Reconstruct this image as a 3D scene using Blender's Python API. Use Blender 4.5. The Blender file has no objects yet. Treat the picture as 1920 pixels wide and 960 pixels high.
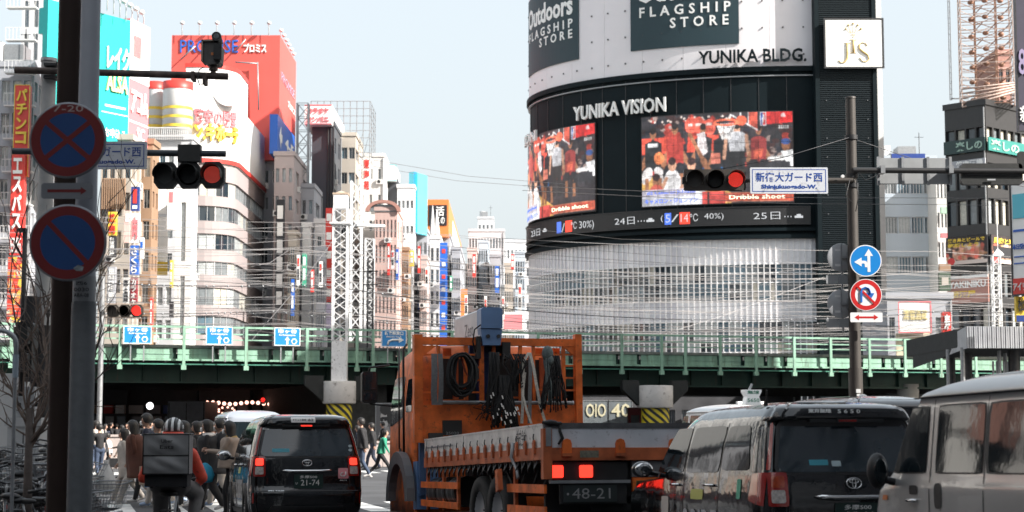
import bpy, bmesh, math, random
import numpy as np
from mathutils import Vector, Matrix, noise
random.seed(7)
PI = math.pi
R = math.radians
sc = bpy.context.scene
COL = sc.collection
# ------------------------------------------------------------------ camera, world, sun, exposure
CAMZ = 1.57
FPX = 3300.0
PITCH = math.atan(320 / FPX)
cam = bpy.data.objects.new('camera', bpy.data.cameras.new('camera'))
COL.objects.link(cam)
cam.location = (0, 0, CAMZ)
cam.rotation_euler = (PI / 2 + PITCH, 0, 0)
cam.data.sensor_width = 36
cam.data.lens = FPX / 1920 * 36
cam.data.clip_end = 5000
cam.data.dof.use_dof = True
cam.data.dof.focus_distance = 29
cam.data.dof.aperture_fstop = 3.2
sc.camera = cam
SUN_EL, SUN_AZ = 35.0, 115.0          # azimuth clockwise from +Y
w = bpy.data.worlds.new('World'); sc.world = w; w.use_nodes = True
nt = w.node_tree
bg = nt.nodes['Background']
sky = nt.nodes.new('ShaderNodeTexSky'); sky.sky_type = 'NISHITA'; sky.sun_disc = False
sky.sun_elevation = R(SUN_EL); sky.sun_rotation = R(SUN_AZ)
sky.air_density = 1.3; sky.dust_density = 7.5; sky.ozone_density = 0.6
hzmix = nt.nodes.new('ShaderNodeMix'); hzmix.data_type = 'RGBA'; hzmix.inputs[0].default_value = .78      # thin even veil of high haze
hzmix.inputs[7].default_value = (2.0, 2.17, 2.28, 1)
nt.links.new(sky.outputs[0], hzmix.inputs[6]); nt.links.new(hzmix.outputs[2], bg.inputs[0]); bg.inputs[1].default_value = 0.15
sl = bpy.data.lights.new('sun', 'SUN'); sl.energy = 3.7; sl.angle = R(0.5); sl.color = (1, .96, .91)
so = bpy.data.objects.new('sun', sl); COL.objects.link(so)
sdir = Vector((math.sin(R(SUN_AZ)) * math.cos(R(SUN_EL)), math.cos(R(SUN_AZ)) * math.cos(R(SUN_EL)), math.sin(R(SUN_EL))))
so.rotation_euler = sdir.to_track_quat('Z', 'Y').to_euler()
so.location = (30, -20, 60)
sc.view_settings.view_transform = 'Standard'; sc.view_settings.look = 'None'
sc.view_settings.exposure = 1.5; sc.view_settings.gamma = 1
sc.render.engine = 'CYCLES'
try:
    sc.cycles.use_denoising = True
    sc.cycles.max_bounces = 6; sc.cycles.transparent_max_bounces = 12
    sc.cycles.caustics_reflective = False; sc.cycles.caustics_refractive = False
    sc.cycles.sample_clamp_indirect = 6
except Exception: pass

# ------------------------------------------------------------------ geometry of the place
_c, _s = math.cos(PITCH), math.sin(PITCH)
def P(px, py, D):
    """point of the place seen at photo pixel (1920x960) at distance D along +Y"""
    a = (px - 960) / FPX; b = (480 - py) / FPX
    dy = _c - b * _s; dz = _s + b * _c
    t = D / dy
    return Vector((a * t, D, CAMZ + dz * t))
def U(px, D): return px * D / FPX

# ------------------------------------------------------------------ materials
_m = {}
def mat(name, col=(.5, .5, .5), rough=.6, metal=0, nz=.12, scale=3.0, bump=0, spec=.5, coat=0, emit=0, ecol=None, wave=0):
    if name in _m: return _m[name]
    m = bpy.data.materials.new(name); m.use_nodes = True
    n = m.node_tree; p = n.nodes['Principled BSDF']
    c4 = (*col[:3], 1)
    p.inputs['Base Color'].default_value = c4
    p.inputs['Roughness'].default_value = rough; p.inputs['Metallic'].default_value = metal
    p.inputs['Specular IOR Level'].default_value = spec
    if coat: p.inputs['Coat Weight'].default_value = coat; p.inputs['Coat Roughness'].default_value = .04
    if emit:
        p.inputs['Emission Color'].default_value = (*(ecol or col)[:3], 1); p.inputs['Emission Strength'].default_value = emit
    if nz or bump:
        tc = n.nodes.new('ShaderNodeTexCoord'); no = n.nodes.new('ShaderNodeTexNoise')
        no.inputs['Scale'].default_value = scale; no.inputs['Detail'].default_value = 6
        n.links.new(tc.outputs['Object'], no.inputs['Vector'])
        if 'wall' in name or 'bridge' in name:
            mp = n.nodes.new('ShaderNodeMapping'); mp.inputs['Scale'].default_value = (1, 1, .12)
            n.links.new(tc.outputs['Object'], mp.inputs['Vector']); n.links.new(mp.outputs[0], no.inputs['Vector'])
        if nz:
            mr = n.nodes.new('ShaderNodeMapRange')
            mr.inputs['From Min'].default_value = .3; mr.inputs['From Max'].default_value = .7
            mr.inputs['To Min'].default_value = 1 - nz; mr.inputs['To Max'].default_value = 1 + nz * .6
            n.links.new(no.outputs['Fac'], mr.inputs['Value'])
            vm = n.nodes.new('ShaderNodeVectorMath'); vm.operation = 'SCALE'
            vm.inputs[0].default_value = col[:3]
            n.links.new(mr.outputs[0], vm.inputs['Scale']); n.links.new(vm.outputs[0], p.inputs['Base Color'])
            if any(q in name for q in ('orange_', 'bridge', 'board', 'pier_paint', 'mast_paint', 'deck')):      # rust and grime patches
                n2 = n.nodes.new('ShaderNodeTexNoise'); n2.inputs['Scale'].default_value = scale * 2.3; n2.inputs['Detail'].default_value = 9; n2.inputs['Roughness'].default_value = .7
                cr_ = n.nodes.new('ShaderNodeMapRange'); cr_.inputs['From Min'].default_value = .56; cr_.inputs['From Max'].default_value = .68; cr_.inputs['To Max'].default_value = .75
                mx = n.nodes.new('ShaderNodeMix'); mx.data_type = 'RGBA'; mx.inputs[7].default_value = (.07, .045, .03, 1)
                n.links.new(no.inputs['Vector'].links[0].from_socket, n2.inputs['Vector']); n.links.new(n2.outputs['Fac'], cr_.inputs['Value']); n.links.new(cr_.outputs[0], mx.inputs[0]); n.links.new(vm.outputs[0], mx.inputs[6]); n.links.new(mx.outputs[2], p.inputs['Base Color'])
        if bump:
            b = n.nodes.new('ShaderNodeBump'); b.inputs['Strength'].default_value = bump; b.inputs['Distance'].default_value = .02 if not coat else .06
            n.links.new(no.outputs['Fac'], b.inputs['Height']); n.links.new(b.outputs[0], p.inputs['Normal'])
            if coat: n.links.new(b.outputs[0], p.inputs['Coat Normal'])
    _m[name] = m
    return m
def vcmat(name, emit=0, rough=.5):
    """material that takes its print from the colour attribute of the mesh"""
    if name in _m: return _m[name]
    m = bpy.data.materials.new(name); m.use_nodes = True
    n = m.node_tree; p = n.nodes['Principled BSDF']; p.inputs['Roughness'].default_value = rough
    a = n.nodes.new('ShaderNodeAttribute'); a.attribute_name = 'print'
    if emit:
        p.inputs['Base Color'].default_value = (.01, .01, .01, 1)
        n.links.new(a.outputs['Color'], p.inputs['Emission Color']); p.inputs['Emission Strength'].default_value = emit
    else: n.links.new(a.outputs['Color'], p.inputs['Base Color'])
    _m[name] = m
    return m

# ------------------------------------------------------------------ mesh builder
class MB:
    def __init__(s): s.v = []; s.f = []; s.mi = []; s.sm = []; s.M = None; s.k = 0; s.smooth = False
    def add(s, vs, fs):
        b = len(s.v)
        if s.M is not None: vs = [s.M @ Vector(v) for v in vs]
        s.v.extend([tuple(v) for v in vs])
        for f in fs: s.f.append(tuple(i + b for i in f)); s.mi.append(s.k); s.sm.append(s.smooth)
        return s
    def box(s, x0, x1, y0, y1, z0, z1, M=None):
        vs = [(x, y, z) for z in (z0, z1) for y in (y0, y1) for x in (x0, x1)]
        if M is not None: vs = [M @ Vector(v) for v in vs]
        sm = s.smooth; s.smooth = False
        s.add(vs, [(0, 2, 3, 1), (4, 5, 7, 6), (0, 1, 5, 4), (2, 6, 7, 3), (0, 4, 6, 2), (1, 3, 7, 5)]); s.smooth = sm
        return s
    def quad(s, a, b, c, d): return s.add([a, b, c, d], [(0, 1, 2, 3)])
    def cyl(s, p0, p1, r0, r1=None, n=10, cap=True):
        r1 = r0 if r1 is None else r1
        p0 = Vector(p0); p1 = Vector(p1); d = p1 - p0
        if d.length < 1e-7: return s
        q = d.normalized().to_track_quat('Z', 'Y')
        vs = []
        for p, r in ((p0, r0), (p1, r1)):
            for i in range(n):
                a = 2 * PI * i / n; vs.append(p + q @ Vector((math.cos(a) * r, math.sin(a) * r, 0)))
        fs = [(i, (i + 1) % n, n + (i + 1) % n, n + i) for i in range(n)]
        sm = s.smooth; s.smooth = n > 5
        s.add(vs, fs)
        s.smooth = False
        if cap: s.add(vs, [tuple(range(n - 1, -1, -1)), tuple(range(n, 2 * n))])
        s.smooth = sm
        return s
    def tube(s, pts, r, n=6, cap=True):
        pts = [Vector(p) for p in pts]; m = len(pts); vs = []
        rr = r if isinstance(r, (list, tuple)) else [r] * m
        up = None
        for i, p in enumerate(pts):
            d = (pts[min(i + 1, m - 1)] - pts[max(i - 1, 0)]).normalized()
            if up is None: up = d.orthogonal().normalized()
            else: up = (up - d * up.dot(d)).normalized()
            si = d.cross(up)
            for k in range(n):
                a = 2 * PI * k / n; vs.append(p + (up * math.cos(a) + si * math.sin(a)) * rr[i])
        fs = [(i * n + k, i * n + (k + 1) % n, (i + 1) * n + (k + 1) % n, (i + 1) * n + k) for i in range(m - 1) for k in range(n)]
        if cap: fs += [tuple(range(n - 1, -1, -1)), tuple(range((m - 1) * n, m * n))]
        sm = s.smooth; s.smooth = n > 4; s.add(vs, fs); s.smooth = sm
        return s
    def ribbon(s, pts, wv, t=.004):
        """flat strap along pts, wv = half width vector"""
        wv = Vector(wv); vs = []
        for p in pts:
            p = Vector(p); vs += [p - wv, p + wv]
        return s.add(vs, [(2 * i, 2 * i + 1, 2 * i + 3, 2 * i + 2) for i in range(len(pts) - 1)])
    def lathe(s, prof, n=20, M=None):
        """profile list of (r,z) round the Z axis"""
        vs = [(r * math.cos(2 * PI * i / n), r * math.sin(2 * PI * i / n), z) for r, z in prof for i in range(n)]
        if M is not None: vs = [M @ Vector(v) for v in vs]
        fs = [(j * n + i, j * n + (i + 1) % n, (j + 1) * n + (i + 1) % n, (j + 1) * n + i) for j in range(len(prof) - 1) for i in range(n)]
        sm = s.smooth; s.smooth = True; s.add(vs, fs); s.smooth = sm
        return s
    def ell(s, c, r, n=10, M=None):
        prof = [(max(math.sin(PI * j / n), 1e-4), -math.cos(PI * j / n)) for j in range(n + 1)]
        c = Vector(c); r = (r, r, r) if isinstance(r, (int, float)) else r
        T = Matrix.Translation(c) @ (M or Matrix()) @ Matrix.Diagonal((*r, 1))
        return s.lathe(prof, max(8, n + 2), T)
    def prism(s, poly, y0, y1, M=None):
        """poly in x,z extruded y0..y1"""
        n = len(poly)
        vs = [(x, y0, z) for x, z in poly] + [(x, y1, z) for x, z in poly]
        if M is not None: vs = [M @ Vector(v) for v in vs]
        fs = [tuple(range(n)), tuple(range(2 * n - 1, n - 1, -1))] + [(i, i + n, (i + 1) % n + n, (i + 1) % n) for i in range(n)]
        return s.add(vs, fs)
    def grid(s, fn, nu, nv):
        vs = [fn(i / nu, j / nv) for j in range(nv + 1) for i in range(nu + 1)]
        W = nu + 1
        return s.add(vs, [(j * W + i, j * W + i + 1, (j + 1) * W + i + 1, (j + 1) * W + i) for j in range(nv) for i in range(nu)])
    def mesh(s, name, mats):
        me = bpy.data.meshes.new(name); me.from_pydata(s.v, [], s.f)
        for m in (mats if isinstance(mats, (list, tuple)) else [mats]): me.materials.append(m)
        me.polygons.foreach_set('material_index', s.mi); me.polygons.foreach_set('use_smooth', s.sm)
        me.update()
        return me
    def obj(s, name, mats, parent=None, loc=None, fix=False):
        me = s.mesh(name, mats)
        if fix:
            b = bmesh.new(); b.from_mesh(me); bmesh.ops.recalc_face_normals(b, faces=b.faces); b.to_mesh(me); b.free()
        return link(name, me, parent, loc)
def link(name, me, parent=None, loc=None, rot=None):
    o = bpy.data.objects.new(name, me); COL.objects.link(o)
    if parent: o.parent = parent
    if loc is not None: o.location = loc
    if rot is not None: o.rotation_euler = rot
    return o
def tag(o, label, cat, group=None, kind=None):
    o['label'] = label; o['category'] = cat
    if group: o['group'] = group
    if kind: o['kind'] = kind
    return o
def thing(name, label, cat, loc=(0, 0, 0), rz=0, group=None, rx=0):
    o = bpy.data.objects.new(name, None); COL.objects.link(o)
    o.location = loc; o.rotation_euler = (rx, 0, rz); o.empty_display_size = .3
    return tag(o, label, cat, group)
def struct(o): o['kind'] = 'structure'; return o
def stuff(o): o['kind'] = 'stuff'; return o
def dup(root, loc=None, rot=None, label=None, group=None):
    def cp(o, par):
        c = o.copy(); COL.objects.link(c); c.parent = par
        for ch in o.children: cp(ch, c)
        return c
    r = cp(root, None)
    if loc is not None: r.location = loc
    if rot is not None: r.rotation_euler = rot
    if label: r['label'] = label
    if group: r['group'] = group
    return r

# ------------------------------------------------------------------ lettering
_tc = {}
def text_raw(s, weight=.012, sp=1.0, res=2):
    key = (s, weight, sp)
    if key in _tc: return _tc[key]
    c = bpy.data.curves.new('t', 'FONT'); c.body = s; c.offset = weight; c.resolution_u = res; c.space_character = sp
    o = bpy.data.objects.new('t', c); COL.objects.link(o)
    dg = bpy.context.evaluated_depsgraph_get()
    m = bpy.data.meshes.new_from_object(o.evaluated_get(dg))
    vs = np.array([v.co[:] for v in m.vertices]) if len(m.vertices) else np.zeros((0, 3)); fs = [tuple(p.vertices) for p in m.polygons]
    bpy.data.objects.remove(o); bpy.data.curves.remove(c); bpy.data.meshes.remove(m)
    _tc[key] = (vs, fs)
    return vs, fs
def text_fit(s, w, h, weight=.012, sp=1.0, vertical=False):
    """2D vertices centred in a box w x h, and faces"""
    if vertical:
        V = []; F = []; n = len(s); ch = h / n
        for i, c in enumerate(s):
            vs, fs = text_fit(c, w, ch * .86, weight)
            b = len(V)
            V += [(x, y + h / 2 - ch * (i + .5)) for x, y in vs]; F += [tuple(k + b for k in f) for f in fs]
        return V, F
    vs, fs = text_raw(s, weight, sp)
    if len(vs) == 0: return [], []
    lo = vs.min(0); hi = vs.max(0); d = np.maximum(hi - lo, 1e-4)
    q = (vs[:, :2] - (lo[:2] + hi[:2]) / 2) / d[:2] * (w, h)
    return [tuple(a) for a in q], fs
def text_mb(s, w, h, cx=0, cz=0, y=0, depth=.01, **k):
    """lettering in the x-z plane facing -Y, with thickness"""
    V, F = text_fit(s, w, h, **k)
    mb = MB(); n = len(V)
    mb.add([(cx + a, y - depth, cz + b) for a, b in V], F)
    if depth > .004:
        cnt = {}
        for f in F:
            for i in range(len(f)):
                e = (f[i], f[(i + 1) % len(f)]); cnt[e] = 1
        ed = [e for e in cnt if (e[1], e[0]) not in cnt]
        vs = []; fs = []
        for i, j in ed:
            b = len(vs)
            vs += [(cx + V[i][0], y - depth, cz + V[i][1]), (cx + V[i][0], y, cz + V[i][1]), (cx + V[j][0], y, cz + V[j][1]), (cx + V[j][0], y - depth, cz + V[j][1])]
            fs.append((b, b + 1, b + 2, b + 3))
        mb.add(vs, fs)
    return mb

# ------------------------------------------------------------------ printed pictures (raster painted in code, kept as colour attribute)
class Canvas:
    def __init__(s, w, h, bg=(0, 0, 0)):
        s.w, s.h = w, h; s.a = np.zeros((h, w, 3)); s.a[:] = bg
        s.X, s.Y = np.meshgrid((np.arange(w) + .5) / w, (np.arange(h) + .5) / h)
    def _put(s, m, c): s.a[m] = c
    def ell(s, x, y, rx, ry, c, ang=0):
        dx, dy = s.X - x, s.Y - y
        if ang:
            ar = s.w / s.h; ca, sa = math.cos(ang), math.sin(ang)
            dx2 = dx * ca * 1 + dy / ar * sa; dy2 = -dx * sa + dy / ar * ca
            s._put((dx2 / rx) ** 2 + (dy2 * ar / ry) ** 2 < 1, c)
        else: s._put((dx / rx) ** 2 + (dy / ry) ** 2 < 1, c)
    def rect(s, x0, y0, x1, y1, c): s._put((s.X > x0) & (s.X < x1) & (s.Y > y0) & (s.Y < y1), c)
    def poly(s, pts, c):
        m = np.zeros_like(s.X, bool); n = len(pts)
        for i in range(n):
            x0, y0 = pts[i]; x1, y1 = pts[(i + 1) % n]
            if y0 == y1: continue
            k = ((s.Y >= min(y0, y1)) & (s.Y < max(y0, y1))) & (s.X < (s.Y - y0) * (x1 - x0) / (y1 - y0) + x0)
            m ^= k
        s._put(m, c)
    def line(s, x0, y0, x1, y1, t, c):
        ar = s.w / s.h; dx, dy = (x1 - x0), (y1 - y0) / ar; L = math.hypot(dx, dy) or 1e-6
        px, py = s.X - x0, (s.Y - y0) / ar
        u = np.clip((px * dx + py * dy) / L ** 2, 0, 1)
        s._put((px - u * dx) ** 2 + (py - u * dy) ** 2 < t * t, c)
    def noise(s, amt, seed=0):
        r = np.random.RandomState(seed); s.a = np.clip(s.a * (1 + amt * (r.rand(s.h, s.w, 1) - .5)), 0, 1)
    def soft(s, k=1, seed=1):
        for _ in range(k):
            p = np.pad(s.a, ((1, 1), (1, 1), (0, 0)), 'edge'); s.a = (p[:-2, 1:-1] + p[2:, 1:-1] + p[1:-1, :-2] + p[1:-1, 2:] + 2 * s.a) / 6
        r = np.random.RandomState(seed)
        for q in (6, 14, 30):
            g_ = r.rand(s.h // q + 2, s.w // q + 2, 1).repeat(q, 0).repeat(q, 1)[:s.h, :s.w]; s.a = s.a * (.72 + .56 * g_)
        s.a = np.clip(s.a, 0, 1)
    def mesh(s, name, fn, m):
        """fn(u,v) -> 3D point; u right, v down"""
        w_, h_ = s.w, s.h
        vs = [tuple(fn(i / w_, j / h_)) for j in range(h_ + 1) for i in range(w_ + 1)]
        W = w_ + 1
        fs = [((j + 1) * W + i, (j + 1) * W + i + 1, j * W + i + 1, j * W + i) for j in range(h_) for i in range(w_)]
        me = bpy.data.meshes.new(name); me.from_pydata(vs, [], fs); me.materials.append(m)
        at = me.color_attributes.new('print', 'FLOAT_COLOR', 'CORNER')
        c = np.ones((h_ * w_, 4, 4), np.float32); c[:, :, :3] = s.a.reshape(-1, 1, 3)
        at.data.foreach_set('color', c.ravel()); me.update()
        return me

# ------------------------------------------------------------------ shared colours
glassK = [mat('glass_dark', (.02, .03, .04), .06, nz=0, spec=.9), mat('glass_blue', (.10, .16, .20), .08, nz=0, spec=.9),
          mat('glass_blind', (.55, .52, .44), .25, nz=.25, scale=9), mat('glass_grey', (.18, .20, .21), .1, nz=.2, spec=.8),
          mat('glass_pale', (.42, .45, .45), .2, nz=.2, scale=6)]
alu = mat('aluminium', (.55, .56, .57), .4, .6, nz=.08)
white = mat('white_paint', (.66, .66, .65), .45, nz=.06, scale=2)
black = mat('black_plastic', (.015, .015, .016), .5, nz=.2, scale=20)
steel = mat('dark_steel', (.05, .05, .052), .45, .4, nz=.25, scale=6)
galv = mat('galvanised_steel', (.32, .33, .34), .45, .5, nz=.2, scale=8)
concrete = mat('concrete', (.36, .35, .33), .85, nz=.2, scale=1.5, bump=.1)
# ================================================================== SETTING: ground and road
asphalt = mat('asphalt', (.055, .056, .06), .85, nz=.35, scale=.6, bump=.2)
pave = mat('pavement_slabs', (.22, .21, .20), .85, nz=.2, scale=1.2)
roadpaint = mat('road_paint', (.62, .62, .60), .7, nz=.35, scale=2.5)
g = MB()
def gz(x, y): return 0.0
g.quad((-2500, -400, -.02), (2500, -400, -.02), (2500, 4000, -.02), (-2500, 4000, -.02))
struct(g.obj('ground', pave))
g = MB(); g.grid(lambda u, v: (-60 + 110 * u, -60 + 205 * v, -.012), 20, 30)
struct(g.obj('road', asphalt))
RY = R(14.0)
hd = Vector((-math.sin(RY), math.cos(RY), 0)); nr = Vector((math.cos(RY), math.sin(RY), 0))
g = MB()
def stripe(c, L, W_, d=hd):
    n_ = Vector((d.y, -d.x, 0)); c = Vector(c)
    a = c - d * L / 2 - n_ * W_ / 2; b = c - d * L / 2 + n_ * W_ / 2
    g.quad((a.x, a.y, -.008), (b.x, b.y, -.008), (b.x + d.x * L, b.y + d.y * L, -.008), (a.x + d.x * L, a.y + d.y * L, -.008))
for k in range(-16, 12):
    c = Vector((-2, 35.6, 0)) + nr * (k * .95); stripe(c, 4.2, .47)
struct(g.obj('crosswalk_markings', roadpaint))
g = MB()
for k in range(-20, 16):
    c = Vector((-6, 62.0, 0)) + nr * (k * .95); stripe(c, 3.2, .45)
for off in (-7.2, -3.8, .1, 3.5): stripe(Vector((0, 12, 0)) + nr * off, 34, .14)
stripe(Vector((-2, 30.4, 0)), .4, 22)
struct(g.obj('lane_markings', roadpaint))
g = MB(); g.box(-14, -6.2, -10, 27, -.01, .14); g.box(7.2, 30, -10, 30, -.01, .14)
struct(g.obj('pavement', pave))

# ================================================================== facades
_wc = {}
def window_mesh(w_, h_, v, frame, mull=1, rec=.12):
    key = (round(w_, 2), round(h_, 2), v, frame.name, mull)
    if key in _wc: return _wc[key]
    b = MB(); t = min(.09, w_ * .08)
    a, c = w_ / 2, h_ / 2
    b.box(-a, a, -.0, .05, -c, -c + t); b.box(-a, a, 0, .05, c - t, c)
    b.box(-a, -a + t, 0, .05, -c + t, c - t); b.box(a - t, a, 0, .05, -c + t, c - t)
    for i in range(1, mull + 1):
        x = -a + w_ * i / (mull + 1); b.box(x - t / 2, x + t / 2, .002, .05, -c + t, c - t)
    b.k = 1; b.quad((-a, .04, -c), (a, .04, -c), (a, .04, c), (-a, .04, c))
    _wc[key] = b.mesh('window', [frame, glassK[v]])
    return _wc[key]
NWIN = 0; ACM = None
def facade(mb, root, O, ud, L, z0, z1, cols, rows, wf, hf, panes, frame, mull=1, rec=.22, rnd=None, zt=0, winname='window'):
    """wall with real window holes; O origin, ud direction along the wall (viewer sees it to the right)"""
    global NWIN
    O = Vector((O[0], O[1], 0)); ud = Vector((ud[0], ud[1], 0)).normalized(); nn = Vector((ud.y, -ud.x, 0))
    rot = math.atan2(ud.y, ud.x)
    def pt(s, z, d=0): return O + ud * s + nn * d + Vector((0, 0, z))
    zt_ = z1 - zt; fh = (zt_ - z0) / rows; cw = L / cols; ww = cw * wf; wh = fh * hf
    zc = 0
    def q(s0, s1, a, b_): mb.quad(pt(s0, a), pt(s1, a), pt(s1, b_), pt(s0, b_))
    q(0, L, 0, z0 + (fh - wh) * .6) if z0 + (fh - wh) * .6 > 0 else None
    for j in range(rows):
        a = z0 + j * fh + (fh - wh) * .6; b_ = a + wh
        top = z1 if j == rows - 1 else a + fh
        q(0, L, b_, top)
        for i in range(cols):
            s0 = i * cw + (cw - ww) / 2; s1 = s0 + ww
            q(i * cw, s0, a, b_); q(s1, (i + 1) * cw, a, b_)
            mb.quad(pt(s0, a, 0), pt(s1, a, 0), pt(s1, a, -rec), pt(s0, a, -rec)); mb.quad(pt(s0, b_, -rec), pt(s1, b_, -rec), pt(s1, b_, 0), pt(s0, b_, 0))
            mb.quad(pt(s0, a, -rec), pt(s0, b_, -rec), pt(s0, b_, 0), pt(s0, a, 0)); mb.quad(pt(s1, a, 0), pt(s1, b_, 0), pt(s1, b_, -rec), pt(s1, a, -rec))
            v = random.choice(panes)
            link(winname, window_mesh(ww, wh, v, frame, mull), root, pt((s0 + s1) / 2, (a + b_) / 2, -rec), (0, 0, rot)); NWIN += 1
            if random.random() < .10 and wf < .8:
                global ACM
                if ACM is None: ac = MB(); ac.box(-.42, .42, -.34, -.02, -.32, .3); ac.k = 1; ac.cyl((-.08, -.35, 0), (-.08, -.342, 0), .24, n=12); ACM = ac.mesh('air_conditioner', [white, steel])
                link('air_conditioner', ACM, root, pt((s0 + s1) / 2, a - .38, .0), (0, 0, rot))
    if L > 4:
        dp_ = MB(); dp_.cyl(pt(L * .97, 0, .09), pt(L * .97, z1 - .2, .09), .07, n=6); dp_.obj('drain_pipe', galv, root)
def building(label, x0, x1, ytop, D, x2=None, depth=14, wall=None, front=None, side=None, frame=None, yaw=0, name='office_building', cat='building', cap=True, zlow=9.0, W=None, roof=True, group=None, left=None, loc=None, H=None):
    A = Vector(loc) if loc else P(x0, 800, D); A.z = 0
    if W is None: W = U(x1 - x0, D) / math.cos(yaw)
    if H is None: H = P(x1 if x1 < 960 else x0, ytop, D).z
    if x2: depth = max(3, D * ((x1 - 960) / (x2 - 960) - 1))
    frame = frame or alu
    t = thing(name, label, cat, (A.x, A.y, 0), yaw, group)
    b = MB()
    def face(spec, O, ud, L):
        if spec is None:
            ud_ = Vector((*ud, 0)); O_ = Vector((*O, 0)); b.quad(O_, O_ + ud_ * L, O_ + ud_ * L + Vector((0, 0, H)), O_ + Vector((0, 0, H))); return
        cols, fh, wf, hf, panes = spec[:5]; mull = spec[5] if len(spec) > 5 else 1; zt = spec[6] if len(spec) > 6 else .8
        zl = min(zlow, H * .5)
        facade(b, t, O, ud, L, zl, H, cols, max(1, round((H - zt - zl) / fh)), wf, hf, panes, frame, mull, zt=zt)
    face(front, (0, 0), (1, 0), W); face(side, (W, 0), (0, 1), depth); face(left, (0, depth), (0, -1), depth); face(None, (W, depth), (-1, 0), W)
    b.quad((0, 0, H), (W, 0, H), (W, depth, H), (0, depth, H))
    b.obj('wall', wall, t)
    if cap:
        c = MB(); e = .12
        c.box(-e, W + e, -e, .25, H, H + .5); c.box(-e, W + e, depth - .25, depth + e, H, H + .5); c.box(-e, .25, .25, depth - .25, H, H + .5); c.box(W - .25, W + e, .25, depth - .25, H, H + .5)
        c.obj('parapet', wall, t)
    if roof and W > 3:
        c = MB(); k = random.uniform(.2, .5)
        c.box(W * k, W * k + min(3, W * .35), depth * .3, depth * .3 + 2.5, H, H + 2.2); c.obj('plant_room', galv, t)
        c = MB(); xx = W * .12 + .6; c.cyl((xx, depth * .4, H + .6), (xx, depth * .4, H + 2.4), .7, n=12)
        for dx in (-.5, .5): c.box(xx + dx - .05, xx + dx + .05, depth * .4 - .5, depth * .4 - .4, H, H + .8)
        c.obj('water_tank', white, t)
        c = MB(); xx = W * .8; c.cyl((xx, depth * .2, H), (xx, depth * .2, H + 3.5), .04, n=5); c.cyl((xx - .5, depth * .2, H + 3), (xx + .5, depth * .2, H + 3), .03, n=5); c.obj('antenna', steel, t)
    return t
def board(label, xA, DA, xB, DB, yt, yb, m, texts=(), th=.35, name='signboard', cat='sign', group=None, edge=None, back=None, pic=None, picmat=None, parts=()):
    """flat sign between two ends; yt,yb photo rows at end A; texts: (s,u0,v0,u1,v1,mat,opts)"""
    A = P(xA, yb, DA); B = P(xB, yb, DB); T = P(xA, yt, DA); B.z = A.z
    L = (B - A).length; Hh = T.z - A.z; rz = math.atan2(B.y - A.y, B.x - A.x)
    t = thing(name, label, cat, A, rz, group)
    b = MB(); b.box(0, L, 0, th, 0, Hh); b.obj('panel', m, t)
    if edge:
        e = MB(); r = min(L, Hh) * .035 + .01
        e.box(-r, L + r, -.03, .0, -r, 0); e.box(-r, L + r, -.03, 0, Hh, Hh + r); e.box(-r, 0, -.03, 0, 0, Hh); e.box(L, L + r, -.03, 0, 0, Hh); e.obj('frame', edge, t)
    if pic is not None:
        me = pic.mesh('printed_picture', lambda u, v: (u * L, -.02, (1 - v) * Hh), picmat or vcmat('printed_sheet')); link('printed_picture', me, t)
    for (u0, v0, u1, v1, mm) in parts:
        b = MB(); b.box(u0 * L, u1 * L, -.03, -.001, (1 - v1) * Hh, (1 - v0) * Hh); b.obj('colour_panel', mm, t)
    for tx in texts:
        s_, u0, v0, u1, v1, mm = tx[:6]; o_ = dict(tx[6]) if len(tx) > 6 else {}
        dp = o_.pop('depth', max(.03, Hh * .004)); oy = o_.pop('y', -.035)
        text_mb(s_, (u1 - u0) * L, (v1 - v0) * Hh, (u0 + u1) / 2 * L, (1 - (v0 + v1) / 2) * Hh, oy, depth=dp, **o_).obj('lettering', mm, t)
    return t
def sidetext(root, s_, x, y0, y1, z0, z1, mm, **k):
    """lettering on the right side face of a thing"""
    mb = text_mb(s_, y1 - y0, z1 - z0, 0, 0, 0, depth=.04, **k)
    o = mb.obj('lettering', mm, root); o.location = (x + .02, (y0 + y1) / 2, (z0 + z1) / 2); o.rotation_euler = (0, 0, PI / 2)
# colours of print
teal = mat('teal_print', (.01, .42, .40), .45, nz=.05); red = mat('red_print', (.62, .045, .035), .45, nz=.08)
redpale = mat('pale_red_print', (.72, .10, .08), .5, nz=.06, scale=.4); whitep = mat('white_print', (.82, .82, .80), .4, nz=.03)  # a paler red for the rooftop billboard
yellow = mat('yellow_print', (.80, .55, .06), .5, nz=.05); bluep = mat('blue_print', (.02, .12, .50), .4, nz=.05); navy = mat('navy_print', (.02, .05, .22), .4, nz=.05)
pink = mat('pink_print', (.72, .20, .22), .5, nz=.05); orangep = mat('orange_print', (.72, .22, .06), .5, nz=.05); blackp = mat('black_print', (.02, .02, .024), .45, nz=.1)
cyanp = mat('cyan_print', (.10, .50, .62), .45, nz=.1, scale=.5); greenp = mat('green_print', (.05, .35, .22), .5)
wW = mat('white_rendered_wall', (.55, .56, .58), .7, nz=.1, scale=.3); wG = mat('grey_tiled_wall', (.36, .37, .40), .7, nz=.12, scale=.4)
wP = mat('pinkish_tiled_wall', (.34, .29, .285), .65, nz=.06, scale=.25); wB = mat('beige_wall', (.42, .38, .33), .75, nz=.12, scale=.4)
wD = mat('dark_metal_wall', (.06, .065, .075), .45, nz=.15, scale=.4); wR = mat('brick_red_wall', (.42, .22, .18), .75, nz=.12, scale=.5)
wBr = mat('brown_wall', (.30, .19, .12), .7, nz=.15, scale=.4)

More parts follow.
